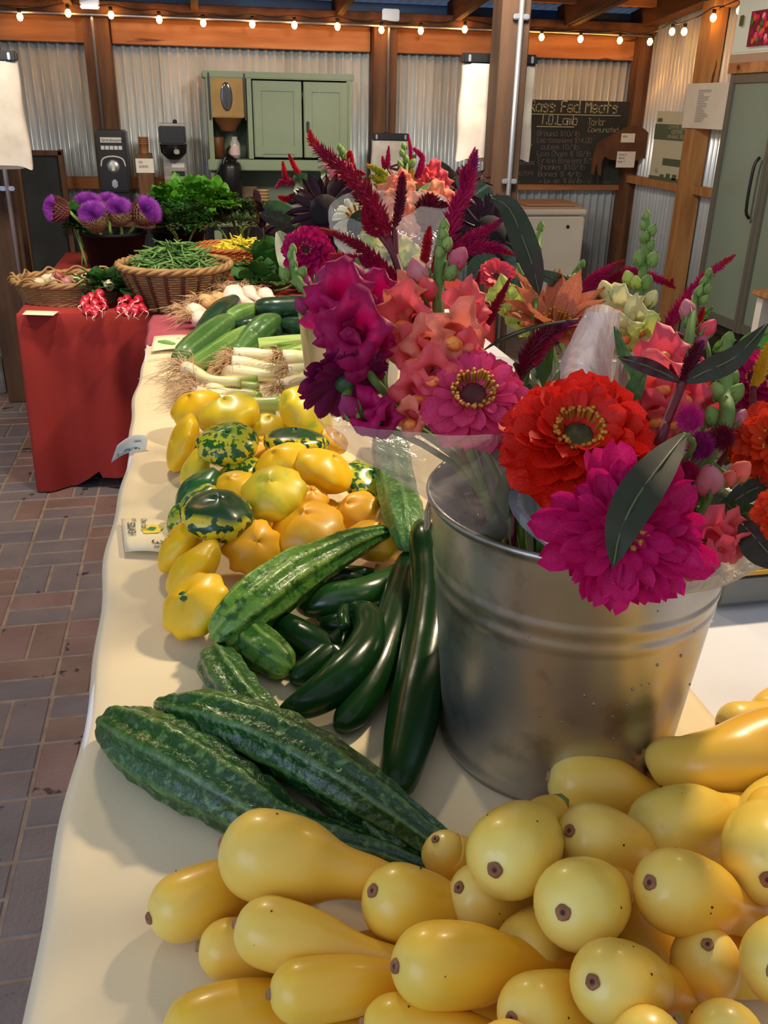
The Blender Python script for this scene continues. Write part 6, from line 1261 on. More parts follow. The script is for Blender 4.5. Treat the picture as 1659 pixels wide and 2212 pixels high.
snap('coral snapdragon with tall green fuzzy tip, centre of the front bouquet', [(958, 478, .92), (955, 520, .92), (948, 600, .91), (946, 700, .90), (945, 800, .90)],
     [(873, 690, 56, .88, (-.5, -.15, .9)), (985, 725, 58, .87, (.45, -.2, .9)), (893, 770, 48, .88, (-.4, -.2, .9)), (1012, 665, 48, .89, (.5, .2, .8)), (870, 645, 44, .90, (-.5, .3, .7)), (900, 850, 50, .87, (-.3, -.3, .9)), (1000, 770, 44, .88, (.3, -.3, .9)), (885, 905, 38, .87, (-.3, -.5, .8)), (935, 810, 46, .86, (0, -.2, 1)), (1030, 715, 40, .9, (.7, 0, .6)), (925, 745, 46, .87, (-.1, -.2, 1))],
     [(959, 488, 12, .92), (957, 508, 12, .915), (966, 528, 13, .91), (950, 548, 12, .91), (905, 590, 26, .9, P_bpk), (925, 625, 24, .9, P_cor), (990, 560, 22, .9, P_bpk), (975, 590, 15, .9)], [P_cor, P_cor2, P_cor], sr=.006)
snap('deep magenta snapdragon leaning left with fuzzy buds', [(632, 540, .93), (636, 590, .92), (665, 630, .90), (720, 670, .90), (770, 730, .90), (815, 830, .89)],
     [(735, 640, 62, .86, (-.3, .2, .9)), (765, 715, 66, .84, (.0, -.1, 1)), (700, 690, 48, .86, (-.6, -.2, .8)), (760, 775, 46, .86, (-.1, -.4, .9)), (725, 740, 40, .86, (-.5, -.4, .8)), (812, 750, 42, .88, (.3, -.2, .9))],
     [(632, 538, 9, .93), (629, 553, 10, .93), (634, 570, 9, .92), (616, 592, 14, .92), (650, 592, 14, .92), (662, 618, 16, .91, P_spk), (655, 662, 18, .9, P_spk), (700, 608, 26, .9, P_spk), (668, 640, 13, .9)], [P_smag, P_smag, P_vmag], pal=False, cal=grnd)
snap('second magenta snapdragon behind, with violet-pink hooded buds', [(770, 560, 1.0), (800, 640, .97), (830, 760, .93), (850, 880, .90)],
     [(822, 640, 46, .94, (-.1, .2, .9)), (838, 700, 44, .93, (.1, 0, 1)), (800, 690, 38, .93, (-.3, 0, .9)), (790, 890, 44, .86, (-.3, .4, .8)), (830, 905, 34, .86, (.2, .1, .9))],
     [(765, 600, 30, .97, P_spk), (780, 630, 26, .96, P_spk), (745, 590, 22, .98, P_spk), (755, 880, 24, .86, P_spk)], [P_vmag, P_smag, P_smag], pal=False)
snap('rose snapdragon with yellow throats right of the red zinnia', [(1500, 640, .97), (1490, 720, .94), (1470, 820, .92), (1450, 930, .90)],
     [(1432, 760, 46, .92, (-.3, .4, .8)), (1425, 830, 54, .88, (-.4, .0, .9)), (1480, 850, 52, .88, (.1, 0, 1)), (1415, 900, 44, .87, (-.3, -.3, .9)), (1455, 905, 42, .87, (.1, -.3, .9)), (1520, 830, 42, .9, (.4, .1, .8)), (1540, 885, 34, .9, (.4, 0, .8))],
     [(1531, 591, 9, .98), (1522, 608, 10, .98), (1509, 630, 10, .97), (1519, 648, 10, .97), (1527, 625, 9, .97), (1485, 672, 19, .96, P_bpk), (1490, 690, 17, .96), (1526, 712, 19, .95, P_spk2), (1512, 740, 16, .95, P_bpk)], [P_spk2, P_cor, P_spk2], cal=grn, sr=.005)
snap('pink snapdragon low at right, hanging over the bucket rim', [(1540, 1000, .84), (1530, 1060, .84), (1500, 1130, .84)],
     [(1535, 1165, 52, .79, (.3, -.1, .9)), (1470, 1200, 50, .775, (-.1, -.4, .9)), (1580, 1150, 40, .80, (.5, 0, .8)), (1510, 1215, 42, .78, (.2, -.5, .8)), (1450, 1150, 38, .78, (-.2, 0, .9)), (1600, 1180, 34, .80, (.6, -.3, .7)), (1550, 1200, 38, .79, (.3, -.5, .8))],
     [(1530, 1038, 33, .80, P_bpk), (1598, 1020, 24, .82, P_cor2), (1575, 1035, 18, .82, P_cor2)], [P_spk2, P_cor, P_cor], pal=False)
snap('green budding snapdragon spike standing tallest at right', [(1396, 458, 1.05), (1396, 500, 1.05), (1392, 560, 1.04), (1382, 625, 1.02), (1370, 690, 1.0)],
     [(1335, 668, 44, .99, (-.3, .3, .8)), (1378, 705, 44, .98, (.1, .1, .9)), (1395, 735, 38, .97, (.4, -.1, .8)), (1345, 725, 36, .97, (-.2, -.1, .9))],
     [(1396, 466, 10, 1.05), (1390, 488, 8, 1.05), (1409, 498, 11, 1.04), (1392, 512, 11, 1.04), (1405, 531, 10, 1.04), (1380, 559, 14, 1.03), (1409, 562, 15, 1.03), (1359, 603, 15, 1.02, P_lime), (1374, 612, 13, 1.01, P_lime), (1396, 612, 15, 1.01), (1309, 630, 19, 1.0, P_crm), (1405, 648, 17, 1.0, P_crm)], [P_crm, P_crm, P_lime], sr=.0055)
snap('small green budding spike in front of the freezer', [(1168, 486, 1.25), (1162, 530, 1.24), (1152, 590, 1.2), (1140, 650, 1.15)], [(1110, 660, 30, 1.1, (-.2, .3, .8)), (1130, 690, 30, 1.1, (.1, .1, .9))],
     [(1168, 490, 9, 1.25), (1162, 512, 8, 1.25), (1149, 524, 8, 1.25), (1160, 538, 11, 1.24), (1153, 565, 11, 1.24), (1145, 590, 9, 1.22)], [P_lime, P_lime], sr=.004)
snap('short green budding spike right of the freezer spike', [(1258, 566, 1.2), (1245, 590, 1.2), (1225, 620, 1.15), (1200, 680, 1.1)], [(1085, 640, 32, 1.1, (-.3, .3, .8))],
     [(1258, 570, 7, 1.2), (1250, 580, 7, 1.2), (1243, 592, 8, 1.2), (1231, 604, 8, 1.2), (1229, 614, 7, 1.19)], [P_lime], sr=.003)
snap('green budding spike low at the right edge before the magenta zinnia', [(1572, 728, .9), (1570, 790, .89), (1566, 850, .88), (1562, 930, .86)], [],
     [(1573, 734, 14, .9), (1566, 760, 12, .9), (1583, 775, 13, .9), (1549, 812, 15, .89), (1582, 818, 15, .89), (1551, 848, 19, .88), (1587, 850, 19, .88), (1540, 903, 20, .87), (1594, 908, 20, .87, P_bpk), (1566, 870, 13, .87)], [P_lime], sr=.007)
snap('peach snapdragon in the back bouquet', [(880, 350, 1.9), (875, 420, 1.85), (870, 500, 1.75)], [(846, 412, 26, 1.78, (-.3, .2, .9)), (870, 395, 24, 1.78, (.2, .3, .9)), (850, 445, 26, 1.76, (-.2, 0, 1)), (945, 425, 28, 1.76, (.2, .2, .9)), (965, 445, 26, 1.76, (.3, 0, .9)), (880, 430, 26, 1.76, (.1, 0, 1)), (930, 448, 24, 1.76, (0, 0, 1)), (880, 488, 30, 1.7, (.0, -.1, 1)), (915, 470, 28, 1.7, (.2, 0, 1)), (860, 500, 28, 1.7, (-.2, -.2, 1))],
     [(872, 316, 7, 1.9), (868, 330, 7, 1.9), (878, 345, 8, 1.9), (890, 352, 8, 1.9), (866, 356, 8, 1.9), (872, 372, 8, 1.9)], [P_pch, P_cor2, P_pch], pal=False, b=BB2, r1=.14)
snap('lime-yellow snapdragon under the dark red stems', [(800, 470, 1.6), (820, 520, 1.55), (860, 580, 1.5)], [(795, 500, 26, 1.5, (-.3, .2, .9)), (815, 525, 28, 1.5, (0, 0, 1)), (800, 545, 24, 1.5, (-.3, -.2, .9)), (870, 548, 26, 1.48, (.2, 0, 1)), (880, 580, 26, 1.45, (.1, -.2, 1)), (840, 555, 26, 1.48, (0, -.2, 1)), (785, 475, 20, 1.52, (-.2, .3, .9)), (900, 560, 22, 1.45, (.4, 0, .9))], [], [P_lime, P_crm], pal=False, b=BB2, r1=.14)
snap('pink and white snapdragon behind the crimson plume', [(735, 340, 2.0), (735, 400, 1.95), (745, 460, 1.9)], [(732, 392, 28, 1.85, (-.2, .1, 1)), (752, 382, 24, 1.85, (.2, .2, .9)), (725, 425, 26, 1.82, (-.2, -.1, 1)), (750, 410, 24, 1.82, (.1, 0, 1)), (718, 356, 18, 1.9, (-.3, .3, .9))], [(739, 326, 7, 2.0), (745, 335, 7, 2.0), (733, 318, 6, 2.0)], [P_bpk, P_spk2], pal=False, b=BB2, r1=.14)
snap('coral-pink snapdragon at the back right top', [(935, 360, 2.05), (940, 400, 2.0)], [(936, 372, 22, 1.95, (.1, .2, 1)), (920, 385, 18, 1.95, (-.2, .1, 1)), (955, 395, 20, 1.95, (.3, 0, 1))], [(925, 360, 6, 2.0)], [P_spk2, P_cor], pal=False, b=BB2, r1=.14)
# ---- celosia plumes
C_cr = pet('celosia_crimson', (180, 16, 56), (148, 12, 46), .2); C_rd = pet('celosia_red', (206, 22, 40), (170, 16, 34), .15); C_mg = pet('celosia_magenta', (204, 18, 92), (166, 12, 74), .2); C_dk = pet('celosia_dark', (124, 12, 42), (92, 10, 32), .15); C_pr = pet('celosia_purple', (160, 26, 110), (126, 16, 90), .15); C_ye = pet('celosia_yellow', (226, 176, 36), (206, 146, 30), .15); C_yg = pet('celosia_lime', (190, 186, 50), (150, 160, 50), .15)
def plume(parent, path, m, k, tipm=None, dens=1.0, seed=0, bl=1.0):
    """path: (x, y, r px) tip first"""
    P = [pd(x, y, k) if len(q_) < 4 else pd(x, y, q_[3]) for q_ in path for x, y in [q_[:2]]]; R = [rad_(q_[2], k) for q_ in path]
    Q = catmull([tuple(p)+(r,) for p, r in zip(P, R)], 40); rg = random.Random(seed+int(path[0][0])); mb = MB(); mt = MB()
    mb.tube([V(q[:3]) for q in Q], [max(q[3]*.42, .0008) for q in Q], 8); L = sum((P[i+1]-P[i]).length for i in range(len(P)-1)); n = int(min(620, 330*dens))
    for i in range(n):
        f = i/n; j = f*39.999; q0 = Q[int(j)]; q1 = Q[min(40, int(j)+1)]; fr = j-int(j); p = V(q0[:3]).lerp(V(q1[:3]), fr); r = q0[3]*(1-fr)+q1[3]*fr
        T = (V(Q[max(0, int(j)-2)][:3])-V(Q[min(40, int(j)+2)][:3])).normalized(); M = basis(T); a = i*2.39996; d = M @ V((math.cos(a), math.sin(a), .55+.5*rg.random())); s_ = p+d*r*.25; e = p+d*r*rg.uniform(.75, 1.15)*bl
        (mt if tipm and f < .22 else mb).spike(s_, e, r*.16+.0005)
    if mt.v: mt.build('plume_tip', tipm, parent, kind='stuff')
    mb.build('plume', m, parent, kind='stuff'); return P[-1]
def celosia(label, plumes, k, stem, b=None, sm=redst, sr=.0035, leaves=(), r1=None, group='celosia plumes'):
    """plumes: (path, mat, tip mat, joint (x, y) on the stem)"""
    bb_ = b or BC; t = thing('celosia', (bb_.x, bb_.y, bb_.z+.02), label, 'flower', group)
    S_ = [pd(*s_) if len(s_) == 3 else pd(s_[0], s_[1], k) for s_ in stem]; path = S_+down(S_[-1], b, r1)
    MB().tube(path, sr, 8, n=24).build('stem', sm, t, smooth=True)
    for i, (pa, m, tm, j) in enumerate(plumes):
        e = plume(t, pa, m, k, tm, seed=i*13)
        if j: q = min(path, key=lambda z: (z-pd(j[0], j[1], k)).length); MB().tube([e, (e+q)/2+V((0, 0, .002)), q], sr*.7, 6, n=6).build('side_stem', sm, t, smooth=True)
    for lf in leaves: leaf(t, *lf)
    return t
def leaf(parent, path, w_, m, up=None, fold=.25):
    """path: (x, y, k); w_ half width px"""
    P = [pd(*q) for q in path]; C_ = [V(c) for c in catmull([tuple(p) for p in P], 12)]; R = rad_(w_, path[len(path)//2][2]); mb = MB()
    def f(u, v):
        i = min(12, int(round(u*12))); T = (C_[min(12, i+1)]-C_[max(0, i-1)]).normalized(); n_ = up or (EYE-C_[i]).normalized(); s_ = T.cross(n_).normalized(); sv = (v-.5)*2; ww = R*math.sin(PI*min(1, .04+.96*u))**.8
        return C_[i]+s_*sv*ww+n_*(abs(sv)*ww*fold+.002*math.sin(u*20+sv))
    mb.sheet(f, 12, 4); o = mb.build('leaf', m, parent, smooth=True)
    MB().tube([c+(EYE-c).normalized()*.0004 for c in C_], [.0012]*9+[.0009]*4, 4).build('midrib', mat('midrib', (92, 92, 56), .6), o, smooth=True)
celosia('large crimson celosia plume rising highest at upper left', [([(668, 283, 5), (678, 310, 12), (715, 345, 20), (762, 385, 26), (800, 430, 28), (825, 480, 27), (838, 512, 20)], C_cr, C_rd, (852, 545)),
    ([(870, 372, 3), (868, 400, 12), (862, 450, 16), (852, 490, 10)], C_dk, C_rd, (855, 560)), ([(790, 432, 4), (792, 465, 14), (800, 495, 16), (822, 510, 9)], C_cr, C_rd, (852, 545)),
    ([(692, 494, 4), (730, 508, 10), (780, 535, 17), (830, 580, 20), (868, 620, 14)], C_cr, C_rd, (885, 650)), ([(712, 549, 4), (760, 560, 13), (815, 572, 19), (860, 610, 14)], C_mg, C_rd, (885, 650)), ([(765, 585, 4), (800, 605, 11), (840, 628, 13), (875, 650, 8)], C_cr, C_dk, (895, 680))],
    1.02, [(838, 512, 1.02), (855, 560, 1.02), (885, 650, 1.0), (925, 730, .97), (950, 800, .95)], sr=.005)
celosia('tall magenta celosia plume in the centre right', [([(1030, 325, 4), (1022, 365, 13), (1008, 410, 20), (985, 455, 26), (965, 520, 26), (955, 570, 18)], C_mg, C_pr, (950, 600)), ([(1098, 463, 3), (1060, 492, 11), (1010, 520, 19), (965, 560, 16)], C_mg, C_pr, (950, 600)), ([(1112, 552, 3), (1070, 535, 13), (1020, 535, 20), (970, 560, 20)], C_mg, C_rd, (950, 610)), ([(1005, 360, 3), (1000, 385, 10), (1005, 410, 10)], C_mg, None, None)],
    1.12, [(955, 575, 1.12), (955, 640, 1.08), (960, 720, 1.0)])
celosia('short bright red celosia plumes in the middle', [([(928, 490, 4), (922, 530, 13), (915, 570, 12)], C_rd, None, (915, 600)), ([(946, 525, 4), (944, 560, 12), (935, 590, 10)], C_rd, None, (915, 600)), ([(740, 372, 4), (770, 372, 8), (790, 376, 6)], C_rd, None, None)], 1.2, [(915, 590, 1.2), (930, 680, 1.1)])
celosia('thin maroon celosia plumes between the coral and peach flowers', [([(1036, 588, 3), (1028, 620, 8), (1018, 655, 9)], C_cr, None, (1015, 680)), ([(1102, 600, 3), (1085, 635, 10), (1060, 680, 15), (1045, 712, 12)], C_cr, None, (1040, 740))], .95, [(1045, 715, .95), (1030, 800, .93)])
celosia('dark celosia plume lying across beneath the peach flower', [([(1248, 696, 4), (1205, 705, 14), (1165, 728, 22), (1135, 780, 24), (1120, 820, 14)], C_dk, C_pr, (1110, 850)), ([(1215, 720, 4), (1180, 745, 14), (1150, 790, 16)], C_cr, C_mg, (1110, 850))], .92, [(1120, 825, .92), (1105, 900, .9)], leaves=[([(1250, 690, .9), (1160, 705, .9), (1080, 735, .91), (1040, 760, .92)], 5, lfd)])
celosia('celosia fan with magenta tips between peach flower and green spike', [([(1348, 563, 3), (1315, 580, 9), (1280, 602, 14), (1255, 628, 13)], C_mg, C_rd, (1270, 660)), ([(1325, 597, 3), (1300, 605, 9), (1270, 625, 10)], C_mg, C_rd, (1270, 660)), ([(1340, 590, 6), (1320, 615, 16), (1310, 650, 12)], C_cr, None, (1290, 680))], 1.08, [(1262, 635, 1.08), (1275, 700, 1.05)])
celosia('magenta celosia plume bending right behind the green spike', [([(1458, 622, 3), (1430, 606, 10), (1390, 592, 13), (1350, 588, 14), (1335, 610, 12)], C_mg, C_rd, (1340, 650)), ([(1452, 603, 3), (1450, 615, 5), (1445, 620, 4)], C_rd, None, None)], 1.12, [(1335, 612, 1.12), (1345, 700, 1.08)])
celosia('long magenta celosia with a red tip at the right before the fridge', [([(1588, 551, 3), (1560, 570, 10), (1520, 600, 14), (1488, 640, 18), (1458, 680, 20), (1435, 720, 16)], C_mg, C_rd, (1430, 760)), ([(1520, 665, 3), (1510, 690, 9), (1480, 730, 10)], C_rd, None, (1430, 760))], 1.0, [(1437, 715, 1.0), (1430, 790, .97)])
celosia('upright purple celosia on a dark red stem with bronze leaves', [([(1518, 738, 5), (1502, 762, 16), (1486, 800, 20), (1474, 828, 12)], C_dk, C_pr, None), ([(1448, 788, 3), (1455, 808, 7), (1465, 822, 5)], C_cr, None, None)], .80,
    [(1474, 825, .80), (1465, 850, .80), (1440, 910, .79), (1418, 965, .79)], leaves=[([(1470, 825, .80), (1420, 800, .79), (1380, 785, .78), (1335, 772, .78)], 17, lfm), ([(1480, 825, .80), (1530, 800, .79), (1590, 770, .78), (1662, 695, .77)], 27, lfd)], sr=.0045)
celosia('yellow celosia plume at the right edge', [([(1662, 738, 4), (1650, 775, 14), (1638, 815, 18), (1625, 840, 10)], C_ye, None, None), ([(1690, 770, 4), (1680, 800, 14), (1660, 835, 12)], C_ye, None, None)], .9, [(1628, 838, .9), (1610, 920, .88)])
celosia('three small red celosia plumes at the far left of the back bouquet', [([(624, 334, 3), (636, 360, 7), (650, 385, 8)], C_rd, None, (650, 410)), ([(611, 350, 3), (615, 375, 7), (622, 400, 8)], C_rd, None, (640, 420)), ([(597, 405, 4), (612, 392, 8), (635, 398, 9), (640, 415, 7)], C_mg, None, (645, 425)), ([(603, 425, 4), (620, 430, 8), (635, 420, 6)], C_rd, None, (645, 425))], 1.95, [(650, 390, 1.95), (655, 440, 1.92), (690, 520, 1.9)], b=BB2, r1=.14)
celosia('thin magenta celosia spikes before the small bag roll', [([(840, 316, 2), (838, 340, 6), (836, 362, 8)], C_mg, None, (850, 390)), ([(826, 338, 2), (828, 352, 5), (830, 366, 5)], C_mg, None, (850, 390)), ([(882, 290, 2), (886, 320, 5), (888, 352, 6)], C_mg, None, (880, 390)), ([(895, 322, 5), (912, 340, 8), (908, 365, 9), (902, 385, 9)], C_mg, None, (890, 400)), ([(915, 340, 3), (908, 355, 6), (900, 380, 6)], C_mg, None, (890, 400)), ([(748, 352, 3), (756, 330, 6), (765, 372, 8)], C_rd, None, None)], 1.9, [(838, 362, 1.9), (860, 430, 1.85)], b=BB2, r1=.14)
celosia('dark maroon bushy celosia in the centre of the back bouquet', [([(930, 428, 10), (925, 460, 32), (920, 500, 30)], C_dk, C_cr, None), ([(960, 440, 8), (950, 480, 26), (940, 520, 20)], C_dk, None, None), ([(770, 400, 8), (790, 430, 24), (810, 460, 20)], C_dk, None, None)], 1.6, [(922, 500, 1.6), (900, 600, 1.5)], b=BB, r1=.14)
celosia('magenta celosia sprig in front of the bag roll post', [([(1026, 318, 2), (1018, 345, 8), (1010, 375, 12), (1012, 400, 10)], C_mg, None, None), ([(992, 365, 2), (1000, 380, 6), (1010, 395, 6)], C_mg, None, None)], 1.9, [(1012, 400, 1.9), (1000, 470, 1.85)], b=BB2, r1=.14)
celosia('lime-yellow celosia at the back of the bouquet', [([(793, 356, 3), (815, 368, 9), (840, 385, 12)], C_yg, C_ye, (860, 400)), ([(800, 380, 4), (825, 392, 12), (850, 402, 12)], C_yg, None, (860, 400)), ([(890, 366, 3), (888, 380, 7), (884, 400, 7)], C_ye, None, None), ([(808, 398, 3), (830, 412, 9), (850, 425, 8)], C_ye, None, None)], 1.85, [(845, 390, 1.85), (860, 440, 1.8)], b=BB2, r1=.14, sm=grn)
# fuzzy round heads (globe amaranth / celosia tufts)
def tuft(x, y, rp, k, m, label, sq=1., seed=0, spiky=1.12):
    c = pd(x, y, k); R = rad_(rp, k); t = thing('globe_amaranth', (BC.x, BC.y, BC.z+.02), label, 'flower'); mb = MB(); rg = random.Random(x); mb.ball(c, R*.6, None, 12, 8)
    for i in range(420):
        z = 1-2*(i+.5)/420; a = i*2.39996; s_ = math.sqrt(1-z*z); d = V((s_*math.cos(a), s_*math.sin(a), z*sq)); mb.spike(c+d*R*.45, c+d*R*rg.uniform(.8, spiky), R*.075)
    mb.build('bristly_head', m, t, kind='stuff'); MB().tube([c+V((0, 0, -R*.5)), c+V((0, .01, -R*1.3))]+down(c), .0022, 6, n=12).build('stem', grn, t, smooth=True)
tuft(1490, 903, 34, .79, pet('amaranth_magenta', (208, 40, 130), (180, 24, 106), .15), 'round fuzzy magenta flower head above the bronze leaf')
tuft(1513, 962, 36, .80, C_pr, 'fuzzy purple flower head right of the bronze leaf'); tuft(1560, 945, 30, .80, C_dk, 'spiky dark red flower head beside the green bud spike', spiky=1.3); tuft(1484, 1018, 28, .80, C_mg, 'fuzzy magenta flower head under the bronze leaf')
# loose foliage stems
def sprig(label, leaves, stem, b=None, sm=grn, r1=None, name='foliage_stem'):
    bb_ = b or BC; t = thing(name, (bb_.x, bb_.y, bb_.z+.02), label, 'foliage'); S_ = [pd(*s_) for s_ in stem]
    MB().tube(S_+down(S_[-1], b, r1), .0028, 6, n=16).build('stem', sm, t, smooth=True)
    for lf in leaves: leaf(t, *lf)
sprig('big bronze leaf drooping over the magenta zinnia', [([(1478, 940, .745), (1430, 1000, .70), (1375, 1075, .68), (1340, 1150, .675), (1324, 1228, .675)], 46, lfd, None, .12)], [(1478, 940, .75), (1490, 980, .80)])
sprig('tall dark leaf with holes left of the freezer spike', [([(1062, 428, 1.0), (1100, 450, .99), (1135, 530, .98), (1155, 590, .98), (1165, 640, .98)], 28, lfd, None, .2), ([(1150, 585, 1.0), (1190, 600, 1.0), (1222, 616, 1.02), (1235, 640, 1.02)], 15, lfb)], [(1160, 630, 1.0), (1150, 720, .98)])
sprig('narrow green leaf stem beside the upright plastic roll', [([(1328, 705, .88), (1345, 760, .87), (1368, 800, .87), (1372, 850, .87)], 13, lfg), ([(1395, 800, .86), (1375, 830, .86), (1362, 875, .86), (1378, 930, .86)], 20, lfg)], [(1370, 850, .87), (1375, 930, .86)])
sprig('thin dark leaf blade left of the red zinnia', [([(1205, 800, .86), (1185, 830, .85), (1150, 850, .85), (1135, 858, .85)], 4, lfm), ([(1310, 985, .78), (1350, 985, .77), (1395, 1000, .77)], 9, lfb)], [(1205, 800, .87), (1200, 860, .88)])
sprig('dark leaf hanging at the lower right edge', [([(1600, 1130, .80), (1630, 1160, .79), (1660, 1195, .79), (1700, 1230, .79)], 42, lfd, None, .1), ([(1560, 1080, .84), (1600, 1110, .83), (1660, 1100, .82)], 26, lfg), ([(1500, 1010, .84), (1480, 1060, .83), (1500, 1110, .83)], 26, lfd), ([(1560, 1100, .85), (1620, 1060, .86), (1680, 1040, .86)], 24, lfd)], [(1560, 1080, .85), (1540, 1120, .86)])
sprig('bright green leaf spray at the right behind the flowers', [([(1508, 700, 1.02), (1520, 680, 1.02), (1541, 662, 1.02)], 9, lfl), ([(1590, 760, 1.0), (1625, 740, 1.0), (1670, 712, 1.0)], 22, lfl), ([(1600, 780, 1.0), (1640, 770, 1.0), (1690, 760, 1.0)], 22, lfg), ([(1430, 740, 1.02), (1410, 760, 1.02), (1400, 790, 1.02)], 12, lfl), ([(1540, 760, 1.02), (1560, 745, 1.02), (1590, 735, 1.02)], 12, lfl)], [(1520, 720, 1.02), (1530, 800, 1.0)])
sprig('broad green leaves left of the back bouquet', [([(635, 380, 1.95), (655, 400, 1.93), (668, 440, 1.9)], 24, lfg), ([(690, 395, 1.95), (685, 420, 1.93), (680, 450, 1.9)], 26, lfg), ([(700, 360, 1.95), (715, 385, 1.93), (725, 410, 1.9)], 22, lfg), ([(570, 440, 1.95), (600, 455, 1.93), (645, 465, 1.9)], 20, lfg), ([(560, 460, 1.95), (600, 475, 1.93), (640, 485, 1.9)], 16, lfd), ([(640, 455, 1.9), (650, 475, 1.9), (660, 500, 1.9)], 22, lfg), ([(690, 340, 1.98), (700, 360, 1.96), (705, 380, 1.94)], 14, lfd), ([(600, 500, 1.8), (630, 560, 1.7), (640, 620, 1.6)], 30, lfg), ([(740, 560, 1.5), (700, 590, 1.5), (650, 600, 1.5)], 30, lfd)], [(668, 440, 1.95), (690, 520, 1.9)], b=BB2, r1=.14)
sprig('green leaves on the right of the back bouquet', [([(930, 395, 1.85), (915, 420, 1.8), (893, 440, 1.8)], 14, lfg), ([(1020, 395, 1.7), (1040, 425, 1.68), (1058, 460, 1.66)], 26, lfb), ([(950, 350, 2.0), (965, 380, 2.0), (972, 410, 2.0)], 16, lfb), ([(985, 390, 1.9), (1010, 400, 1.9), (1035, 410, 1.9)], 20, lfb), ([(1060, 530, 1.5), (1090, 560, 1.5), (1105, 600, 1.5)], 24, lfb), ([(1010, 600, 1.4), (1040, 570, 1.4), (1080, 560, 1.4)], 22, lfb), ([(760, 520, 1.5), (770, 480, 1.5), (800, 450, 1.5)], 18, lfd), ([(1150, 640, 1.2), (1130, 620, 1.2), (1095, 615, 1.2)], 26, lfb), ([(860, 352, 2.0), (875, 370, 2.0), (900, 330, 2.0)], 10, lfd)], [(1020, 440, 1.7), (1000, 540, 1.6)], b=BB, r1=.14)
rg = random.Random(31); t = thing('foliage_stem', (BC.x, BC.y, FT+.02), 'dark green leafy stems filling the front bucket between the flowers', 'foliage')
for q in range(70):
    a, r = rg.uniform(0, 6.28), B1*math.sqrt(rg.random())*1.15; b_ = BC+V((math.cos(a)*r*.8, math.sin(a)*r*.8, rg.uniform(.30, .44))); e = b_+V((math.cos(a)*.06*rg.random(), math.sin(a)*.06*rg.random(), rg.uniform(.03, .08))); mb = MB(); M = basis(e-b_); w_ = rg.uniform(.008, .018)
    mb.sheet(lambda u, v: b_.lerp(e, u)+M @ V(((v-.5)*2*w_*math.sin(PI*min(1, .05+u*.95)), abs(v-.5)*w_, 0)), 6, 2); mb.build('leaf', rg.choice((lfd, lfg, lfd, lfb)), t, smooth=True)
for q in range(26):
    a, r = rg.uniform(0, 6.28), B1*math.sqrt(rg.random())*.85; MB().tube([BC+V((math.cos(a)*r, math.sin(a)*r, .40)), BC+V((math.cos(a)*r*.8, math.sin(a)*r*.8, .28)), BC+V((math.cos(a)*r*.4, math.sin(a)*r*.4, .05))], .0035, 6, n=6).build('stem', rg.choice((grn, grnd)), t, smooth=True)
# buckets behind
for c_, lb in ((BB, 'galvanized bucket hidden behind the front bouquet'), (BB2, 'galvanized bucket under the back bouquet')):
    t = thing('metal_bucket', c_, lb, 'bucket'); MB().lathe([(.12, .0), (.145, .26), (.150, .262), (.148, .267), (.143, .262)], c_, 48).build('wall', bkt, t, smooth=True); MB().lathe([(.143, .26), (.118, .01), (.001, .01)], c_, 48).build('inside', bkt, t, smooth=True)
# ---- plastic sleeves
f1 = film('clear_sleeve', (222, 212, 212), .34, .2); f2 = film('milky_sleeve', (236, 222, 218), .80, .28); f3 = film('blue_sleeve', (206, 216, 236), .50, .18); f5 = film('thin_blue_sleeve', (206, 216, 240), .26, .2); f4 = film('beige_sleeve', (232, 216, 184), .74, .35)
def loft(name, rings, m, label, closed=True, nu=40, nv=16, wr=.004, base=None):
    """rings: lists of (x, y, k) or Vectors, bottom to top"""
    RG = [[q if isinstance(q, Vector) else pd(*q) for q in r] for r in rings]; RR = []
    for r in RG:
        pts_ = [tuple(p) for p in r]
        if closed:
            ext = pts_[-1:]+pts_+pts_[:2]; n_ = len(pts_); full = catmull(ext, (n_+2)*12)[12:12+n_*12+1]; RR.append([V(full[int(round(i/nu*(len(full)-1)))]) for i in range(nu+1)])
        else: RR.append([V(c) for c in catmull(pts_, nu)])
    cols = [catmull([tuple(r[i]) for r in RR], nv) for i in range(nu+1)]
    if closed: cols[-1] = cols[0]
    mb = MB()
    def f(u, v):
        p = V(cols[int(round(u*nu))][int(round(v*nv))]); q = p*22; w_ = noise.noise(q)+.5*noise.noise(q*2.3); return p+V((w_, noise.noise(q+V((9, 3, 1))), w_*.6))*wr*min(1, v*3)
    mb.sheet(f, nu, nv); o = mb.solo(name, m, label, 'plastic sleeve', smooth=True); return o
def bring(r, h, dx=0, dy=0, n=8, ph=0): return [BC+V((dx+r*math.cos(2*PI*i/n+ph), dy+r*math.sin(2*PI*i/n+ph), h)) for i in range(n)]
# front left sleeve around the coral and pink flowers
loft('flower_sleeve', [[(1030, 1165, .955), (1060, 1168, .95), (1100, 1165, .955), (1110, 1140, .98), (1090, 1120, 1.01), (1060, 1115, 1.02), (1035, 1125, 1.0), (1020, 1145, .98)],
    [(930, 1080, .90), (990, 1112, .88), (1085, 1080, .90), (1130, 1000, .98), (1100, 930, 1.06), (1010, 900, 1.08), (930, 930, 1.05), (900, 1010, .98)],
    [(765, 985, .88), (880, 1010, .83), (1050, 980, .84), (1150, 930, .95), (1110, 850, 1.08), (960, 820, 1.12), (820, 850, 1.08), (740, 920, .97)],
    [(694, 910, .88), (850, 926, .81), (1080, 938, .82), (1170, 870, .95), (1120, 780, 1.1), (950, 760, 1.15), (790, 790, 1.10), (715, 860, .98)]], f1, 'clear plastic sleeve opening to the left over the bucket rim', nu=64, nv=26)
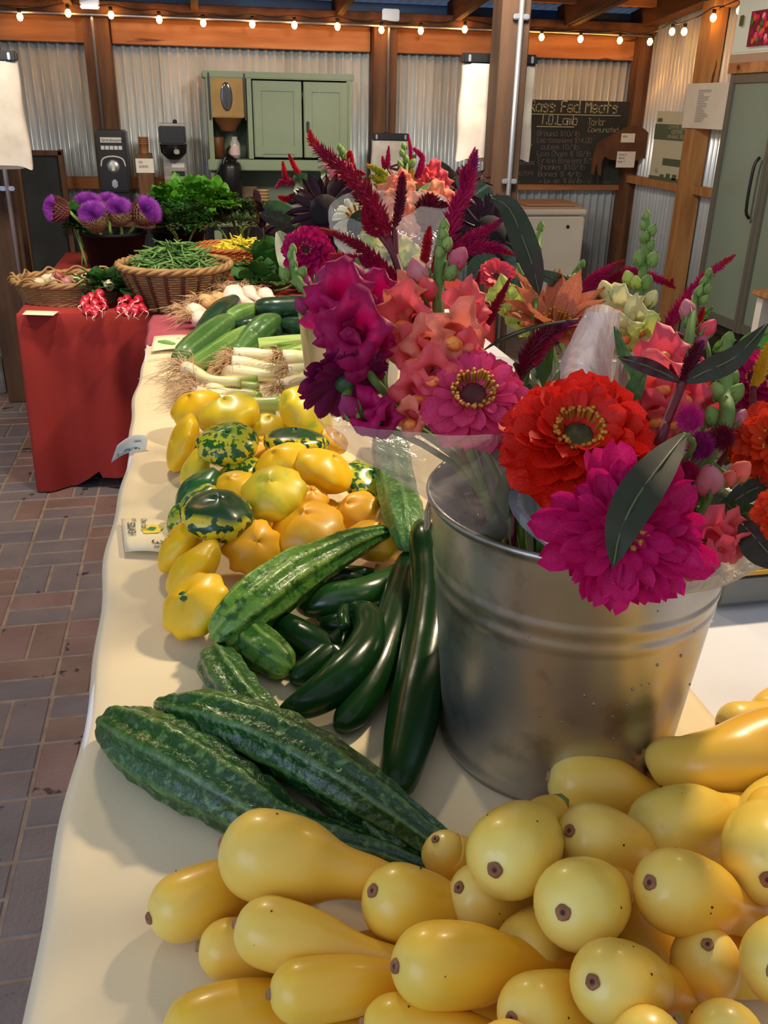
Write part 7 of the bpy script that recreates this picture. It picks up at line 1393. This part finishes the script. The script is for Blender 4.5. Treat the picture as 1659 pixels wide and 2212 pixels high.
# upright milky roll
loft('flower_sleeve', [[(1215, 900, .90), (1290, 905, .88), (1340, 890, .92), (1300, 880, .97), (1240, 880, .96)],
    [(1206, 800, .90), (1262, 812, .87), (1322, 800, .90), (1300, 785, .95), (1240, 782, .95)], [(1240, 730, .89), (1284, 738, .87), (1332, 725, .90), (1310, 712, .93), (1270, 712, .93)], [(1262, 672, .89), (1300, 676, .875), (1339, 674, .89), (1322, 662, .92), (1290, 658, .92)]], f2, 'milky plastic sleeve end rolled upright behind the red zinnia', nu=40, nv=22, wr=.003)
loft('flower_sleeve', [[(1170, 900, .95), (1280, 920, .92), (1400, 900, .95), (1360, 870, 1.02), (1220, 870, 1.02)], [(1190, 800, .96), (1270, 830, .94), (1370, 800, .95), (1350, 780, 1.0), (1240, 770, 1.0)], [(1240, 730, .97), (1300, 770, .95), (1425, 735, .94), (1400, 700, .99), (1300, 700, 1.0)]], f1, 'crinkled clear plastic spread behind the milky roll', nu=40, nv=18, wr=.006)
# strip folded over the rim in front
loft('flower_sleeve', [[(1105, 1040, .92), (1100, 1090, .90), (1130, 1140, .885), (1190, 1190, .865), (1215, 1215, .86)], [(1130, 1060, .91), (1135, 1100, .895), (1165, 1150, .88), (1200, 1185, .865), (1235, 1205, .86)], [(1170, 1070, .93), (1180, 1110, .92), (1210, 1150, .90), (1240, 1180, .88), (1260, 1200, .87)]], f3, 'bluish folded plastic strip hanging over the bucket rim', closed=False, nu=26, nv=12, wr=.004)
# right sleeve hanging over the rim
loft('flower_sleeve', [[(1440, 1120, .93), (1500, 1110, .96), (1560, 1100, 1.0), (1590, 1090, 1.03)], [(1400, 1215, .835), (1480, 1190, .845), (1560, 1170, .87), (1610, 1140, .90)], [(1395, 1275, .80), (1475, 1283, .80), (1560, 1262, .82), (1650, 1222, .84)], [(1397, 1272, .795), (1475, 1262, .785), (1560, 1235, .80), (1648, 1205, .82)]], f4, 'beige plastic sleeve hanging over the right bucket rim', closed=False, nu=36, nv=16, wr=.004)
# back sleeve around the white zinnia
loft('flower_sleeve', [[(860, 640, 1.45), (900, 650, 1.42), (940, 630, 1.45), (920, 610, 1.5), (880, 615, 1.5)], [(740, 540, 1.55), (830, 600, 1.42), (930, 560, 1.45), (940, 500, 1.6), (800, 480, 1.7)], [(712, 465, 1.6), (780, 560, 1.42), (960, 500, 1.45), (960, 430, 1.7), (780, 420, 1.75)], [(722, 436, 1.62), (740, 470, 1.5), (850, 480, 1.45), (920, 420, 1.7), (770, 415, 1.75)]], f5, 'bluish clear sleeve around the white zinnia', nu=40, nv=18, wr=.006)
